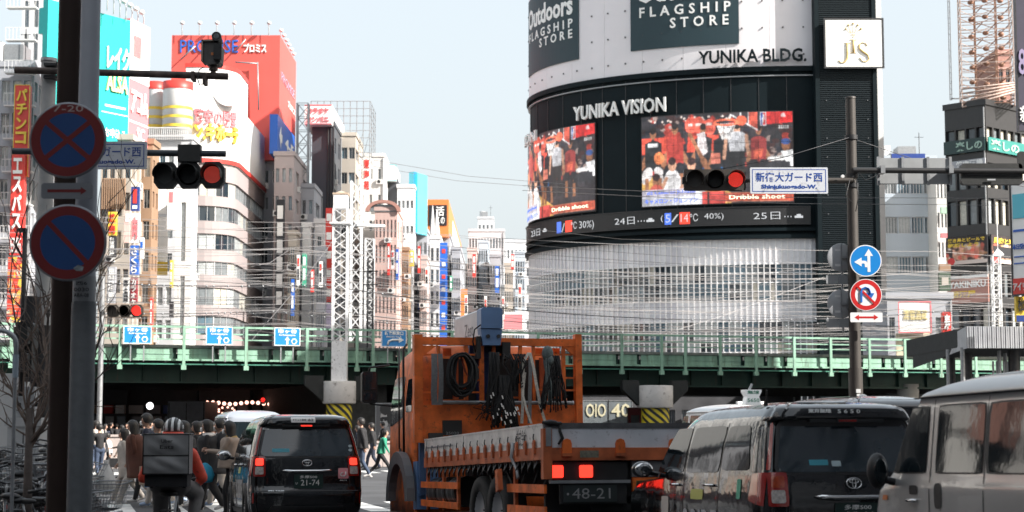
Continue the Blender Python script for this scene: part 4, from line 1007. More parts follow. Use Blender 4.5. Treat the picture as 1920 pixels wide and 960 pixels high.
building('unseen grey block added close on the left to cut ambient light', 0, 0, 0, 0, loc=(-32, -28, 0), W=17, H=24, depth=48, wall=wG, front=None, side=(9, 3.6, .6, .5, [0, 3]), roof=False, zlow=4)
# ================================================================== railway bridge
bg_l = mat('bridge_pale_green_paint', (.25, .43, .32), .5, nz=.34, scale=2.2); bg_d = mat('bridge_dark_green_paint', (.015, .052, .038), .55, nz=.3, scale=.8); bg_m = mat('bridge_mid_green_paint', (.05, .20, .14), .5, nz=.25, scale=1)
undm = mat('soot_dark_steel', (.02, .022, .022), .8, nz=.3)  # near-black steel under the deck, on the corbels and the canopy
BA = math.atan(.338); BO = Vector((-21.7, 92, 0))
bdir = Vector((math.cos(BA), math.sin(BA), 0)); bn = Vector((-math.sin(BA), math.cos(BA), 0))
def bx(px, off=0):
    """coordinate along the bridge where photo column px meets it"""
    k = (px - 960) / FPX; o = BO + bn * off
    return (o.x - k * o.y) / (k * bdir.y - bdir.x)
def bD(px, off=0): return (BO + bn * off + bdir * bx(px, off)).y
def bzpx(px, py, off=0): return P(px, py, bD(px, off)).z
ZR, ZD = 6.81, 5.87
br = thing('railway_bridge', 'green railway bridge with pale railing across the whole street', 'bridge', BO, BA)
X0, X1 = -14, 78
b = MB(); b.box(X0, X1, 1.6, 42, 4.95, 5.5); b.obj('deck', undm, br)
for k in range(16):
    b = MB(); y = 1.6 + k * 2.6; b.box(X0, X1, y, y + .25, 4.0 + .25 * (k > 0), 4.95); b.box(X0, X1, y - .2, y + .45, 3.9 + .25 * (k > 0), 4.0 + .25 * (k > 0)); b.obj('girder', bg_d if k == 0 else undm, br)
for k in range(46):
    x = X0 + .6 + k * 2.0; b = MB(); b.box(x, x + .05, 1.42, 1.6, 4.0, 4.95); b.obj('web_stiffener', bg_d, br)
b = MB()
for k in range(300): x = X0 + k * .3; b.box(x, x + .07, 1.57, 1.6, 4.14, 4.2); b.box(x, x + .07, 1.57, 1.6, 4.78, 4.84)
stuff(b.obj('rivets', bg_d, br))
b = MB(); b.box(X0, X1, .9, 1.6, 4.95, 5.06); b.obj('walkway_shelf', bg_m, br)
b = MB(); b.box(X0, X1, -.36, 1.7, 5.72, 5.87); b.obj('walkway_slab', mat('bridge_kerb', (.22, .24, .22), .7, nz=.2), br)
# fascia plates, each a piece with dark gaps between
x = X0; k = 0; rr = random.Random(9)
while x < X1:
    L = rr.choice([2.9, 1.5, 2.2, 1.3]); b = MB(); b.box(x + .16, x + L - .1, -.28, -.2, 5.14, 5.70); b.box(x + .16, x + L - .1, -.31, -.28, 5.38, 5.42); b.obj('fascia_plate', bg_l, br)
    b = MB(); b.box(x + L - .12, x + L + .12, -.1, .2, 5.0, 5.72); b.obj('bracket', bg_d, br); x += L
b = MB(); b.box(X0, X1, -.36, -.2, 5.04, 5.13); b.obj('lower_pipe', bg_l, br)
b = MB(); b.box(X0, X1, -.5, -.42, 4.82, 4.88); b.obj('cable_rail', bg_m, br)
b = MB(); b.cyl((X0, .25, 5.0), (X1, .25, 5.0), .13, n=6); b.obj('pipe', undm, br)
for z, r in ((ZR, .055), (6.45, .035), (6.15, .03)):
    b = MB(); b.box(X0, X1, -.76 + .002 * (z < 6.5), -.66, z - r, z + r); b.obj('railing_bar', bg_l, br)
for px in [20, 110, 222, 341, 457, 570, 663, 693, 760, 840, 920, 1000, 1078, 1156, 1230, 1274, 1339, 1406, 1477, 1545, 1617, 1683, 1750, 1815, 1880, 1950]:
    x = bx(px); b = MB(); b.box(x - .075, x + .075, -.86, -.762, 4.78, ZR + .05); b.box(x - .13, x + .13, -.88, -.7, 4.55, 4.78); b.obj('railing_post', bg_l, br)
b = MB()
for k in range(60): xx = X0 + k * 1.55; b.box(xx, xx + .3, 1.2, 1.5, 5.06, 5.2)
stuff(b.obj('small_brackets', bg_m, br))
# track rails in dark steel
b = MB()
for k in range(5): b.box(X0, X1, 4 + k * 1.5, 4.08 + k * 1.5, 5.87, 6.0)
stuff(b.obj('rails', steel, br))
def bpt(px, py, off): return P(px, py, bD(px, off))
def bsign(label, px0, py0, px1, py1, big, small, arrow):
    A = bpt(px0, py1, -1.0); B = bpt(px1, py1, -1.0); z1 = bpt(px0, py0, -1.0).z; L = (B - A).length; H_ = z1 - A.z
    t = thing('road_sign', label, 'road sign', A, BA, 'blue direction signs on the bridge railing')
    b = MB(); b.box(0, L, 0, .08, 0, H_); b.obj('panel', mat('road_sign_blue', (.015, .22, .55), .35, nz=.04), t)
    e = MB(); e.box(0, L, -.01, 0, 0, .04); e.box(0, L, -.01, 0, H_ - .04, H_); e.box(0, .04, -.01, 0, .04, H_ - .04); e.box(L - .04, L, -.01, 0, .04, H_ - .04); e.obj('border', whitep, t)
    text_mb(big, L * .74, H_ * .24, L / 2, H_ * .80, -.01, depth=.01, weight=.03).obj('lettering', whitep, t)
    text_mb(small, L * .62, H_ * .12, L / 2, H_ * .58, -.01, depth=.01, weight=.02).obj('lettering', whitep, t)
    b = MB(); cx = L * .5
    if arrow == 'up': b.prism([(cx - .05, .06), (cx + .05, .06), (cx + .05, .3), (cx + .14, .3), (cx, .48), (cx - .14, .3), (cx - .05, .3)], -.02, -.002); b.obj('arrow', whitep, t); b = MB(); b.cyl((L * .76, -.02, .24), (L * .76, -.002, .24), .17, n=6); b.obj('route_badge', whitep, t); b = MB(); b.cyl((L * .76, -.03, .24), (L * .76, -.021, .24), .11, n=6); b.obj('badge_core', mat('road_sign_blue', (0, 0, 0)), t)
    else: b.tube([(cx - .35, -.02, .1), (cx - .3, -.02, .3), (cx - .1, -.02, .38), (cx + .3, -.02, .38)], .06, 5); b.prism([(cx + .28, .22), (cx + .55, .38), (cx + .28, .54)], -.03, -.01); b.obj('arrow', whitep, t)
    b = MB(); b.box(L * .25, L * .25 + .06, .08, .14, -.9, H_ * .9); b.box(L * .72, L * .72 + .06, .08, .14, -.9, H_ * .9); b.obj('support_bars', galv, t)
bsign('blue Ichigaya sign on the railing, leftmost of the three near the no-parking plates', 231, 611, 284, 644, '市ヶ谷', 'Ichigaya', 'up')
bsign('blue Ichigaya sign on the railing, the middle one of three', 386, 612, 436, 646, '市ヶ谷', 'Ichigaya', 'up')
bsign('blue Ichigaya sign on the railing next to the lattice mast', 514, 614, 563, 648, '市ヶ谷', 'Ichigaya', 'up')
bsign('blue station east exit sign on the railing right of the lattice masts', 715, 618, 762, 650, '新宿駅東口', 'Shinjuku Sta. E.', 'right')
# drum-headed piers
pier_w = mat('white_pier_paint', (.60, .57, .54), .6, nz=.22, scale=1.2, bump=.1)
def pier(label, px0, px1, py0, py1, off, cd):
    c = P((px0 + px1) / 2, py1, bD((px0 + px1) / 2, off)); r = U(px1 - px0, c.y) / 2; h_ = P(px0, py0, c.y).z - c.z
    t = thing('bridge_pier', label, 'pier', (c.x, c.y, 0), BA)
    b = MB(); b.lathe([(.01, c.z), (r * .97, c.z), (r, c.z + .05), (r, c.z + h_ - .04), (r * .97, c.z + h_), (.01, c.z + h_)], 32); b.obj('drum_head', pier_w, t)
    b = MB(); b.lathe([(r * .78, 0), (r * .78, c.z)], 28); b.obj('shaft', mat('yellow_hazard_paint', (.70, .55, .03), .5, nz=.15), t)
    for k in range(9):
        b = MB(); n = 12; vs = []
        for i in range(n + 1):
            a = -PI * i / n; z = .15 + k * .42 + i * .16
            for dz in (0, .2): vs.append((r * .79 * math.cos(a), r * .79 * math.sin(a), min(z + dz, c.z - .01)))
        b.add(vs, [(2 * i, 2 * i + 2, 2 * i + 3, 2 * i + 1) for i in range(n)]); b.obj('hazard_stripe', blackp, t)
    b = MB(); b.prism([(r, c.z + h_ * .1), (r + 1.0, c.z + h_ * .8), (r + 1.0, c.z + h_ + .3), (r, c.z + h_ + .3)], -.1, .3); b.prism([(-r, c.z + h_ * .1), (-r - 1.0, c.z + h_ * .8), (-r - 1.0, c.z + h_ + .3), (-r, c.z + h_ + .3)], -.1, .3); b.obj('corbel', undm, t)
    return t, c, r, h_
pier('left bridge pier with a pale drum head under the lattice mast', 605, 667, 715, 757, -1.1, 0)
pier('right bridge pier with a stained drum head above the truck tailboard', 1195, 1262, 723, 765, -.6, 0)
for (px, off) in ((640, 14), (640, 28), (1225, 14), (1225, 28), (1700, 2), (1700, 16)):
    p = BO + bn * off + bdir * bx(px, off); b = MB(); b.cyl((0, 0, 0), (0, 0, 4.2), .7, n=14); tag(b.obj('bridge_column', concrete, None, p), 'plain column in the dark under the bridge', 'column', 'columns under the bridge')
# abutment wall right of the left pier
p = BO + bn * 3 + bdir * bx(655, 3)
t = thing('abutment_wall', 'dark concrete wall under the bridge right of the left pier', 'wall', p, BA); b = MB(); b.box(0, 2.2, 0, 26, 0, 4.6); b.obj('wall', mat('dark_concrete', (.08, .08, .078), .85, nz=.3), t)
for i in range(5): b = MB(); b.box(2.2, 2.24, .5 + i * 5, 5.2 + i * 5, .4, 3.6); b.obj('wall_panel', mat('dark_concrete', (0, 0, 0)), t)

# lattice masts on the bridge
wm = mat('white_mast_paint', (.80, .80, .80), .5, nz=.1)
cM = P(637, 715, bD(636, -1.1)); zb = cM.z; z640 = P(637, 640, cM.y).z
t = mastpx('white lattice railway mast rising from the left pier drum', 624, 650, 392, 640, cM.y, wm, seg=.55, r=.045, ring=False)
b = MB(); w_ = U(28, cM.y) / 2; b.box(-w_, w_, -w_, w_, zb - z640, 0); b.obj('box_base', wm, t)
hz_ = P(637, 392, cM.y).z - z640
b = MB(); b.box(-w_ * .95, w_ * .95, -w_, w_, hz_, hz_ + .75); b.obj('head_box', wm, t); b = MB(); b.box(-w_ * 1.05, w_ * 1.05, -w_ * 1.05, w_ * 1.05, hz_ + .75, hz_ + .85); b.lathe([(w_, hz_ + .85), (.02, hz_ + 1.0)], 10); b.obj('head_cap', mat('tan_cap', (.5, .38, .28), .6), t)
b = MB(); b.box(-w_ * 1.4, w_ * 1.4, -w_ * 1.3, w_ * 1.3, hz_ - .85, hz_ - .75); b.obj('platform', wm, t)
mastpx('second white lattice mast just right of the pier mast', 657, 676, 340, 640, 112, wm, seg=.8, r=.06, ring=False)
mastpx('third thinner lattice mast with dark cables', 684, 700, 448, 640, 106, wm, seg=.6, r=.04, ring=True)
mastpx('dark lattice mast between the white ones', 648, 660, 425, 640, 118, steel, seg=.5, r=.03)
mastpx('pale lattice mast at the right edge behind the wires', 1864, 1878, 480, 640, 118, wm, seg=.6, r=.04)
a = P(1871, 478, 118); b = MB(); b.box(-.35, .35, -.2, .2, -.05, .05); b.add([(-.35, -.2, .05), (.35, -.2, .05), (0, 0, .45)], [(0, 1, 2)]); b.cyl((0, 0, .1), (0, 0, 2.6), .03, n=5); tag(b.obj('mast_finial', wm, None, a), 'pointed cap and rod on the pale mast at the right edge', 'finial')
a = P(668, 422, 104); c = P(720, 424, 106); b = MB(); b.cyl((0, 0, 0), c - a, .1, n=8); tag(b.obj('cross_beam', wm, None, a), 'white horizontal beam sticking out right of the lattice masts', 'beam')
for (x0, y0, x1, y1) in ((700, 470, 712, 640), (690, 500, 702, 520)):
    b = MB(); a = P(x0, y0, 105); c = P(x1, y0, 105); b.box(-.05, .05, -.05, .05, 0, 5.4); b.box(-.3, .3, -.04, .04, 4.6, 4.66); b.box(-.3, .3, -.04, .04, 3.8, 3.86); tag(b.obj('cable_post', steel, None, (a.x, a.y, 6.2)), ('outer' if x0 == 700 else 'inner') + ' thin dark cable post beside the third lattice mast', 'post')

# overhead wires along the tracks
wire_p = mat('pale_wire', (.26, .25, .25), .5, .3, nz=0); wire_d = mat('dark_wire', (.04, .04, .045), .5, nz=0)
rr = random.Random(12)
sup = [bx(-40), bx(650), bx(1865), bx(2300)]
def wire(offs, zs, r, m, sag, label, beads=0, cat='wire', kind=None):
    pts = []
    for k in range(3):
        xa, xb = sup[k], sup[k + 1]; za, zb_ = zs[k], zs[k + 1]; n = 16 if k < 2 else 5; sg = sag * ((xb - xa) / 38) ** 2
        for i in range(n + (k == 2)):
            u = i / n; pts.append((xa + (xb - xa) * u, offs, za + (zb_ - za) * u - sg * 4 * u * (1 - u)))
    t = MB(); t.tube(pts, r, 4, False); o = t.obj('overhead_wire', m, None, BO); o.rotation_euler = (0, 0, BA)
    if beads:
        c = MB()
        for i in range(2, len(pts) - 2):
            for u in (0, .33, .66):
                p = Vector(pts[i]).lerp(Vector(pts[i + 1]), u); c.ell(p, (r * 1.9, r * 1.9, r * 1.9), 4) if rr.random() < .6 else None
        stuff(c.obj('insulator_beads', galv, o)); c = MB(); q2 = []
        for i in range(1, len(pts) - 1):
            p = Vector(pts[i]); c.tube([p, p - Vector((0, 0, .75))], .012, 3, False); q2.append(p - Vector((0, 0, .75)))
        c.tube(q2, .018, 4, False); stuff(c.obj('droppers', wire_d, o))
    tag(o, label, cat, 'overhead railway wires above the bridge')
for i in range(46):
    off = rr.uniform(1.5, 30); zb_ = 7.6 + (i / 46) * 5.2 + off * .02 + rr.uniform(-.15, .15)
    zs = [zb_ + rr.uniform(-.7, .9), zb_ + rr.uniform(-.1, .7), zb_ + rr.uniform(-.8, .5), zb_]
    thick = i in (9, 17)
    dark = i in (9, 17, 12, 21) or rr.random() < .3
    wire(off, zs, .035 if thick else rr.choice([.014, .018, .022]), wire_d if dark else wire_p, rr.uniform(.1, 1.3), 'thin overhead wire strung above the railway bridge' if not thick else ('dark beaded overhead cable, the upper one' if i == 17 else 'dark beaded overhead cable, the lower one'), beads=1 if thick or i in (5, 14) else 0)
for i, (pxa, pya, pxb, pyb, D1, D2) in enumerate(((700, 300, 1060, 345, 100, 100), (700, 312, 1010, 350, 104, 104), (985, 428, 1330, 452, 98, 105), (1150, 655, 1545, 520, 103, 118), (470, 640, 648, 420, 96, 104), (470, 500, 540, 470, 96, 104), (980, 357, 1900, 385, 80, 90), (980, 348, 1900, 372, 82, 92))):
    a = P(pxa, pya, D1); c = P(pxb, pyb, D2); m_ = (a + c) / 2 - Vector((0, 0, .25)); b = MB(); b.tube([(0, 0, 0), m_ - a, c - a], .016, 4, False)
    tag(b.obj('stay_wire', wire_p, None, a), 'thin pale stay wire crossing in front of the buildings', 'wire', 'stay wires')

# ================================================================== street level under and beyond the bridge
sign_glow = mat('warm_lantern', (.6, .3, .25), .5, nz=0, emit=1.3, ecol=(1, .5, .38))
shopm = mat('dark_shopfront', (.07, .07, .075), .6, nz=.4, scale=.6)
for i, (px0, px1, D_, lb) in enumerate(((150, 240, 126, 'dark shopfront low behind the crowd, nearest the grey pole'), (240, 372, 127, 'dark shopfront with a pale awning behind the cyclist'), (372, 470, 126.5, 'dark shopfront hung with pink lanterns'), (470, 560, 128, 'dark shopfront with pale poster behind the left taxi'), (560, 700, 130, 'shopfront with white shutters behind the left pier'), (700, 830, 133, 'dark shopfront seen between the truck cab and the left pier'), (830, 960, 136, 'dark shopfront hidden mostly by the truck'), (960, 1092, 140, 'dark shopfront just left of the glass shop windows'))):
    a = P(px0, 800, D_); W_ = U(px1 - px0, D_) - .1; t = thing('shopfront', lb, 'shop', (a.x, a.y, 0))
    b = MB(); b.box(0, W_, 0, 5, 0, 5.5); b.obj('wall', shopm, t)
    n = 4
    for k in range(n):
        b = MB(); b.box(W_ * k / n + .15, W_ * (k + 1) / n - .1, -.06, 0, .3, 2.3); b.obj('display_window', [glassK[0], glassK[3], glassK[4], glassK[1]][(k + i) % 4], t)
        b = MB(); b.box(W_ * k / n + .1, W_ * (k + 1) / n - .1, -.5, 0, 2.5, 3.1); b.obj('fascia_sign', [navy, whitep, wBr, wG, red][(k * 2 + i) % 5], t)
t = thing('lantern_string', 'row of pink lanterns glowing under the bridge edge', 'lanterns', P(378, 756, 122))
for k in range(20): b = MB(); b.ell((k * .39, 0, .06 * math.sin(k * .9)), .13, 6); b.obj('lantern', sign_glow, t)
for k in range(9): a = 2 * PI * k / 9; b = MB(); b.ell((1.7 + .55 * math.cos(a), .1, -.5 + .22 * math.sin(a)), .07, 5); b.obj('lantern', sign_glow, t)
b = MB(); b.ell((0, 0, 0), .25, 8); tag(b.obj('street_light_globe', mat('white_lamp', (.8, .8, .8), .4, nz=0, emit=1.3), None, P(281, 761, 121)), 'small bright white lamp in the dark under the bridge', 'lamp')
# parked box truck far away
a = P(314, 800, 114); t = thing('box_truck', 'distant pale box truck seen under the bridge above the crowd', 'truck', (a.x, a.y, 0))
b = MB(); b.box(0, 2.4, 0, 5, .9, 3.2); b.obj('cargo_box', mat('pale_blue_grey_paint', (.72, .74, .78), .5), t); b = MB(); b.box(1.18, 1.22, -.02, 0, 1, 3.1); b.box(.05, .1, -.02, 0, 1, 3.1); b.box(2.3, 2.35, -.02, 0, 1, 3.1); b.obj('door_seam', steel, t)
b = MB(); b.box(.2, 2.2, 5.1, 6.8, .5, 2.5); b.obj('cab', white, t)
for x in (.15, 1.95): b = MB(); b.cyl((x, 1, .45), (x + .3, 1, .45), .45, n=14); b.obj('wheel', black, t)
# low pale barrier walls
bar = mat('pale_pink_concrete', (.52, .45, .42), .8, nz=.12, scale=.8)
for (px0, px1, D_, zt, lb) in ((150, 448, 67, 1.27, 'long pale low wall behind the pedestrians on the left'), (684, 752, 70, 1.0, 'pale low wall between the left taxi and the truck')):
    a = P(px0, 800, D_); W_ = U(px1 - px0, D_); t = thing('low_wall', lb, 'wall', (a.x, a.y, 0), R(3)); n = max(2, int(W_ / 1.6))
    for k in range(n): b = MB(); b.box(W_ * k / n + .01, W_ * (k + 1) / n - .01, 0, .35, 0, zt - .08); b.obj('panel', bar, t)
    b = MB(); b.box(-.05, W_ + .05, -.04, .39, zt - .08, zt); b.obj('coping', bar, t)
for (px, yt, yb_, D_, pic_) in ((722, 757, 828, 92, 0), (541, 762, 800, 120, 1)):
    c = Canvas(44, 66, (.12, .12, .125)); c.ell(.45, .42, .22, .27, (.42, .41, .40)); c.ell(.5, .14, .30, .16, (.03, .03, .03)); c.ell(.72, .34, .14, .2, (.03, .03, .03)); c.poly([(.22, .36), (.62, .34), (.62, .44), (.45, .46), (.42, .41), (.36, .47), (.22, .46)], (.02, .02, .02)); c.ell(.4, .62, .08, .02, (.2, .15, .15)); c.poly([(.25, .66), (.7, .6), (.95, 1), (.05, 1)], (.3, .29, .29)); c.rect(.15, .84, .85, .88, (.75, .75, .75)); c.rect(.0, .92, 1, 1, (.05, .05, .05)); c.noise(.15)
    w2 = 17 if pic_ == 0 else 20
    board(('black and white portrait poster of a face in sunglasses beside the truck cab', 'dim portrait poster under the bridge behind the left taxi')[pic_], px - w2, D_, px + w2, D_, yt, yb_, blackp, th=.25, pic=c, edge=galv, name='poster', cat='poster')
board('red and white poster right of the portrait poster', 741, 92.5, 756, 92.5, 752, 822, red, th=.2, parts=[(.2, .5, .8, .7, whitep)], name='poster', cat='poster')
board('maroon hoarding under the portrait poster', 706, 91, 742, 91, 831, 850, mat('maroon_print', (0, 0, 0)), th=.2, parts=[(.1, .3, .9, .6, pink)])
board('round-cornered white notice beside the maroon hoarding', 740, 90, 752, 90, 818, 840, whitep, th=.1)
for (px0, px1, s_, lb) in ((1094, 1140, 'OIO', 'glass shop window with outlined OIO lettering, the left one'), (1142, 1185, '40', 'glass shop window with outlined lettering, the right one')):
    board(lb, px0, 150, px1, 150, 752, 800, glassK[3], [(s_, .1, .1, .92, .62, mat('cream_neon', (.45, .42, .3), .4, emit=.15, ecol=(.7, .62, .4)))], th=.4, name='shop_window', cat='shop window', edge=galv)
board('small pinkish kiosk panel left of the right pier', 1178, 120, 1204, 120, 764, 800, pink, th=1, parts=[(.2, .4, .8, .9, wG)])
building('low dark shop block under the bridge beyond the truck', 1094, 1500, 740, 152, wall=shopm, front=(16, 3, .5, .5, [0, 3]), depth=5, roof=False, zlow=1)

# canopy at the right
cp_m = mat('corrugated_grey_sheet', (.45, .46, .48), .5, .3, nz=.15)
a = P(1813, 653, 58); Hc_ = P(1813, 612, 58).z - a.z
t = thing('bus_canopy', 'grey corrugated station canopy roof at the right edge', 'canopy', (a.x, a.y, 0))
b = MB(); b.box(.02, 5, .06, 9, a.z + .08, a.z + Hc_ - .02); b.add([(.03, .07, a.z), (.03, 8, a.z - .4), (.03, 8, a.z + Hc_ - .2), (.03, .07, a.z + Hc_)], [(0, 1, 2, 3)]); b.obj('roof', undm, t)
for k in range(48): b = MB(); b.box(k * .075 + .01, k * .075 + .065, -.03 - .015 * (k % 2), .055, a.z, a.z + Hc_); b.obj('fascia_slat', cp_m, t)
c = P(1761, 672, 62); q_ = P(1761, 640, 62)
b = MB(); A_ = Vector((0, 0, a.z)); B_ = Vector((c.x - a.x, c.y - a.y, c.z)); C_ = Vector((q_.x - a.x, q_.y - a.y, q_.z)); D_ = Vector((0, 0, a.z + Hc_)); b.add([A_, B_, C_, D_, A_ + Vector((.1, .1, 0)), B_ + Vector((.1, .1, 0)), C_ + Vector((.1, .1, 0)), D_ + Vector((.1, .1, 0))], [(0, 3, 2, 1), (4, 5, 6, 7), (3, 7, 6, 2), (0, 1, 5, 4), (1, 2, 6, 5)]); b.obj('side_fascia', cp_m, t)
b = MB(); b.add([B_, A_, (5, 0, a.z + .03), (5, 4, a.z + .03)], [(0, 1, 2, 3)]); b.obj('soffit', undm, t)
for px, dd, r in ((1780, 60, .06), (1787, 62, .13), (1808, 58.6, .08), (1818, 60, .14), (1877, 59, .07), (1888, 60, .07), (1905, 59, .2)):
    p = P(px, 800, dd); b = MB(); b.cyl((p.x - a.x, p.y - a.y, 0), (p.x - a.x, p.y - a.y, a.z + .05), r, n=10); b.obj('column', galv if r < .1 else steel, t)
for k in range(5): b = MB(); b.box(1.1 + k * .12, 1.16 + k * .12, 1, 1.06, 2.8, 3.75); b.obj('railing_bar', galv, t)

# ================================================================== street furniture, near
brown = mat('brown_pole_paint', (.030, .018, .014), .6, spec=.25, nz=.15, scale=4, bump=.05); gpole = mat('grey_concrete_pole', (.40, .42, .46), .6, nz=.1, scale=3, bump=.08); gdark = mat('dark_pole_wrap', (.10, .108, .115), .65, nz=.12, scale=14, bump=.35)
def col_px(name, label, pts, mats, n=24, cat='pole'):
    """vertical pole; pts (px0,px1,py,D) from bottom to top"""
    t = None
    c0 = P((pts[0][0] + pts[0][1]) / 2, 800, pts[0][3]); t = thing(name, label, cat, (c0.x, c0.y, 0))
    return t, c0
# brown square-section pole and grey round pole
DB, DG, DS = 14.4, 14.0, 13.6
c = P(115, 800, DB); t = thing('brown_pole', 'thick dark brown pole behind the no-parking plates', 'pole', (c.x, c.y, 0))
b = MB(); b.cyl((0, 0, 0), (0, 0, 5.6), .108, .104, n=28); b.obj('shaft', brown, t)
b = MB(); b.cyl((0, 0, 0), (0, 0, .5), .15, n=20); b.obj('base_collar', brown, t)
c = P(152, 800, DG); t = thing('grey_pole', 'smooth grey utility pole in front of the brown one', 'pole', (c.x, c.y, 0))
zs = P(150, 568, DG).z
b = MB(); b.cyl((0, 0, zs), (0, 0, 5.6), .089, .074, n=28); b.obj('shaft', gpole, t)
b = MB(); b.lathe([(.099, 0), (.0965, zs), (.089, zs + .012)], 28); b.obj('wrapped_lower_section', gdark, t)
b = MB(); b.lathe([(.0905, 0), (.0905, .2)], 20, Matrix.Translation((0, 0, zs + .01)) @ Matrix.Rotation(0, 4, 'Z')); b.obj('pole_label', mat('pale_label', (.33, .34, .35), .6), t)
for s_, z in (('西6', .15), ('0030', .1), ('ABA-08', .055)): text_mb(s_, .09 if z > .12 else .12, .03, 0, zs + z, -.095, depth=.001).obj('lettering', black, t)
# plates
rim = mat('plate_rim_grey', (.22, .23, .25), .4, .3, nz=.1); sred = mat('sign_red_shaded', (.16, .010, .010), .45, nz=.1); sblue = mat('sign_blue_shaded', (.010, .055, .19), .4, nz=.06)  # near plates' shade is put into this darker red and blue
def ring(b, r0, r1, y, n=48):
    vs = []; 
    for i in range(n): a = 2 * PI * i / n; vs += [(r0 * math.cos(a), y, r0 * math.sin(a)), (r1 * math.cos(a), y, r1 * math.sin(a))]
    b.add(vs, [(2 * i, 2 * i + 1, 2 * ((i + 1) % n) + 1, 2 * ((i + 1) % n)) for i in range(n)]); return b
def disc(b, r, y, n=48): b.add([(r * math.cos(2 * PI * i / n), y, r * math.sin(2 * PI * i / n)) for i in range(n)], [tuple(range(n))]); return b
def plate(name, label, px, py, D, r, ry=0):
    t = thing(name, label, 'road sign', P(px, py, D), ry)
    b = MB(); b.smooth = True; b.lathe([(.001, .012), (r * .97, .012), (r, .006), (r, -.006), (r * .97, -.012), (.001, -.012)], 56, Matrix.Rotation(PI / 2, 4, 'X')); b.obj('plate', rim, t)
    return t
backm = mat('sign_back_pale', (.42, .43, .44), .5, .1, nz=.1)
rS = U(73, DS)
for py, kind, lb in ((263, 2, 'upper round plate, no stopping: blue with a red cross and 7-20'), (455, 1, 'lower round plate, no parking: blue with one red slash and a worn sticker')):
    t = plate('traffic_sign', lb, 127.5, py, DS, rS)
    b = MB(); ring(b, rS * .71, rS * .95, -.0135); b.obj('red_ring', sred, t)
    b = MB(); disc(b, rS * .71, -.013); b.obj('blue_field', sblue, t)
    for a in ([R(-40), R(40)] if kind == 2 else [R(-46)]):
        b = MB(); ww = rS * .065; L = rS * .74; d = Vector((math.cos(a), 0, math.sin(a))); n_ = Vector((-d.z, 0, d.x)); y = Vector((0, -.0145 - .0006 * (a > 0), 0))
        b.quad(y - d * L - n_ * ww, y + d * L - n_ * ww, y + d * L + n_ * ww, y - d * L + n_ * ww); b.obj('red_slash', sred, t)
    b = MB(); b.box(-.03, .03, .013, .05, -rS * .9, rS * .9); b.obj('bracket', galv, t)
    if kind == 2: text_mb('7-20', rS * .78, rS * .17, 0, rS * .83, -.0138, depth=.001, weight=.0).obj('lettering', mat('worn_white_print', (.42, .36, .34), .6), t)
    else: b = MB(); b.add([(.05, -.0152, -.2), (.085, -.0152, -.175), (.13, -.0152, -.19), (.12, -.0152, -.225), (.07, -.0152, -.22)], [(0, 1, 2, 3, 4)]); b.obj('worn_sticker', mat('worn_sticker', (.30, .34, .36), .6, nz=.5, scale=30), t)
t = thing('arrow_plate', 'small grey plate with a red arrow between the two round no-parking plates', 'road sign', P(126, 358, DS))
def rrect(w_, h_, r, n=6):
    o = []
    for cx, cz, a0 in ((w_ - r, h_ - r, 0), (-w_ + r, h_ - r, 90), (-w_ + r, -h_ + r, 180), (w_ - r, -h_ + r, 270)):
        for i in range(n + 1): a = R(a0 + 90 * i / n); o.append((cx + r * math.cos(a), cz + r * math.sin(a)))
    return o
b = MB(); b.prism(rrect(U(49, DS), U(15, DS), .025), -.006, .006); b.obj('plate', rim, t)
b = MB(); u = U(1, DS); b.prism([(-37 * u, -2.8 * u), (26 * u, -2.8 * u), (26 * u, -7.5 * u), (37 * u, 0), (26 * u, 7.5 * u), (26 * u, 2.8 * u), (-37 * u, 2.8 * u)], -.008, -.0065); b.obj('arrow', sred, t)
b = MB(); b.box(-.012, .012, .007, .06, -u * 13, u * 13); b.obj('bracket', galv, t)

# left signal pole
DL = 25.0
wp = mat('weathered_white_pole', (.46, .46, .45), .6, nz=.25, scale=3, bump=.1); rustarm = mat('rust_speckled_arm', (.10, .075, .065), .7, .2, nz=.6, scale=7, bump=.2)
c = P(74, 800, DL); t = thing('signal_pole', 'weathered grey signal pole left of the brown pole, carrying two horizontal arms', 'pole', (c.x, c.y, 0))
r_ = U(14, DL); zt = P(74, 116, DL).z
b = MB(); b.cyl((0, 0, 3.0), (0, 0, zt), r_ * 1.1, r_, n=20); b.obj('shaft', wp, t); b = MB(); b.lathe([(r_ * 1.1, zt), (r_ * 1.1, zt + .05), (.01, zt + .06)], 20); b.obj('cap', galv, t)
b = MB(); b.cyl((0, 0, 0), (0, 0, 3.0), r_ * 1.35, n=20); b.obj('lower_sleeve', steel, t)
za = P(74, 137, DL).z; zb_ = P(432, 149, DL).z; xa = P(36, 137, DL).x - c.x; xb = P(432, 149, DL).x - c.x
b = MB(); b.cyl((xa, -.22, za), (xb, -.22, zb_), U(6.5, DL), n=14); b.obj('upper_arm', rustarm, t)
b = MB()
for dz in (-.09, .09): b.box(-.02, U(38, DL), -.2, .05, za - .02 + dz, za + .02 + dz)
b.box(U(22, DL), U(34, DL), -.2, .0, za - .12, za + .12); b.obj('arm_clamp', steel, t)
zl = P(74, 288, DL).z; zl2 = P(428, 293, DL).z; xb2 = P(428, 293, DL).x - c.x; xa2 = P(32, 287, DL).x - c.x
b = MB(); b.cyl((xa2, -.22, zl), (xb2, -.22, zl2), U(6, DL), n=14); b.obj('lower_arm', mat('dark_blue_grey_arm', (.05, .06, .07), .5, .3, nz=.3, scale=8), t)
b = MB(); b.box(-.13, .13, -.3, -.1, zl - .07, zl + .07); b.obj('arm_clamp', steel, t)
b = MB(); b.box(-.2, -.02, -.3, -.05, 2.2, 3.4); b.obj('control_box', steel, t)
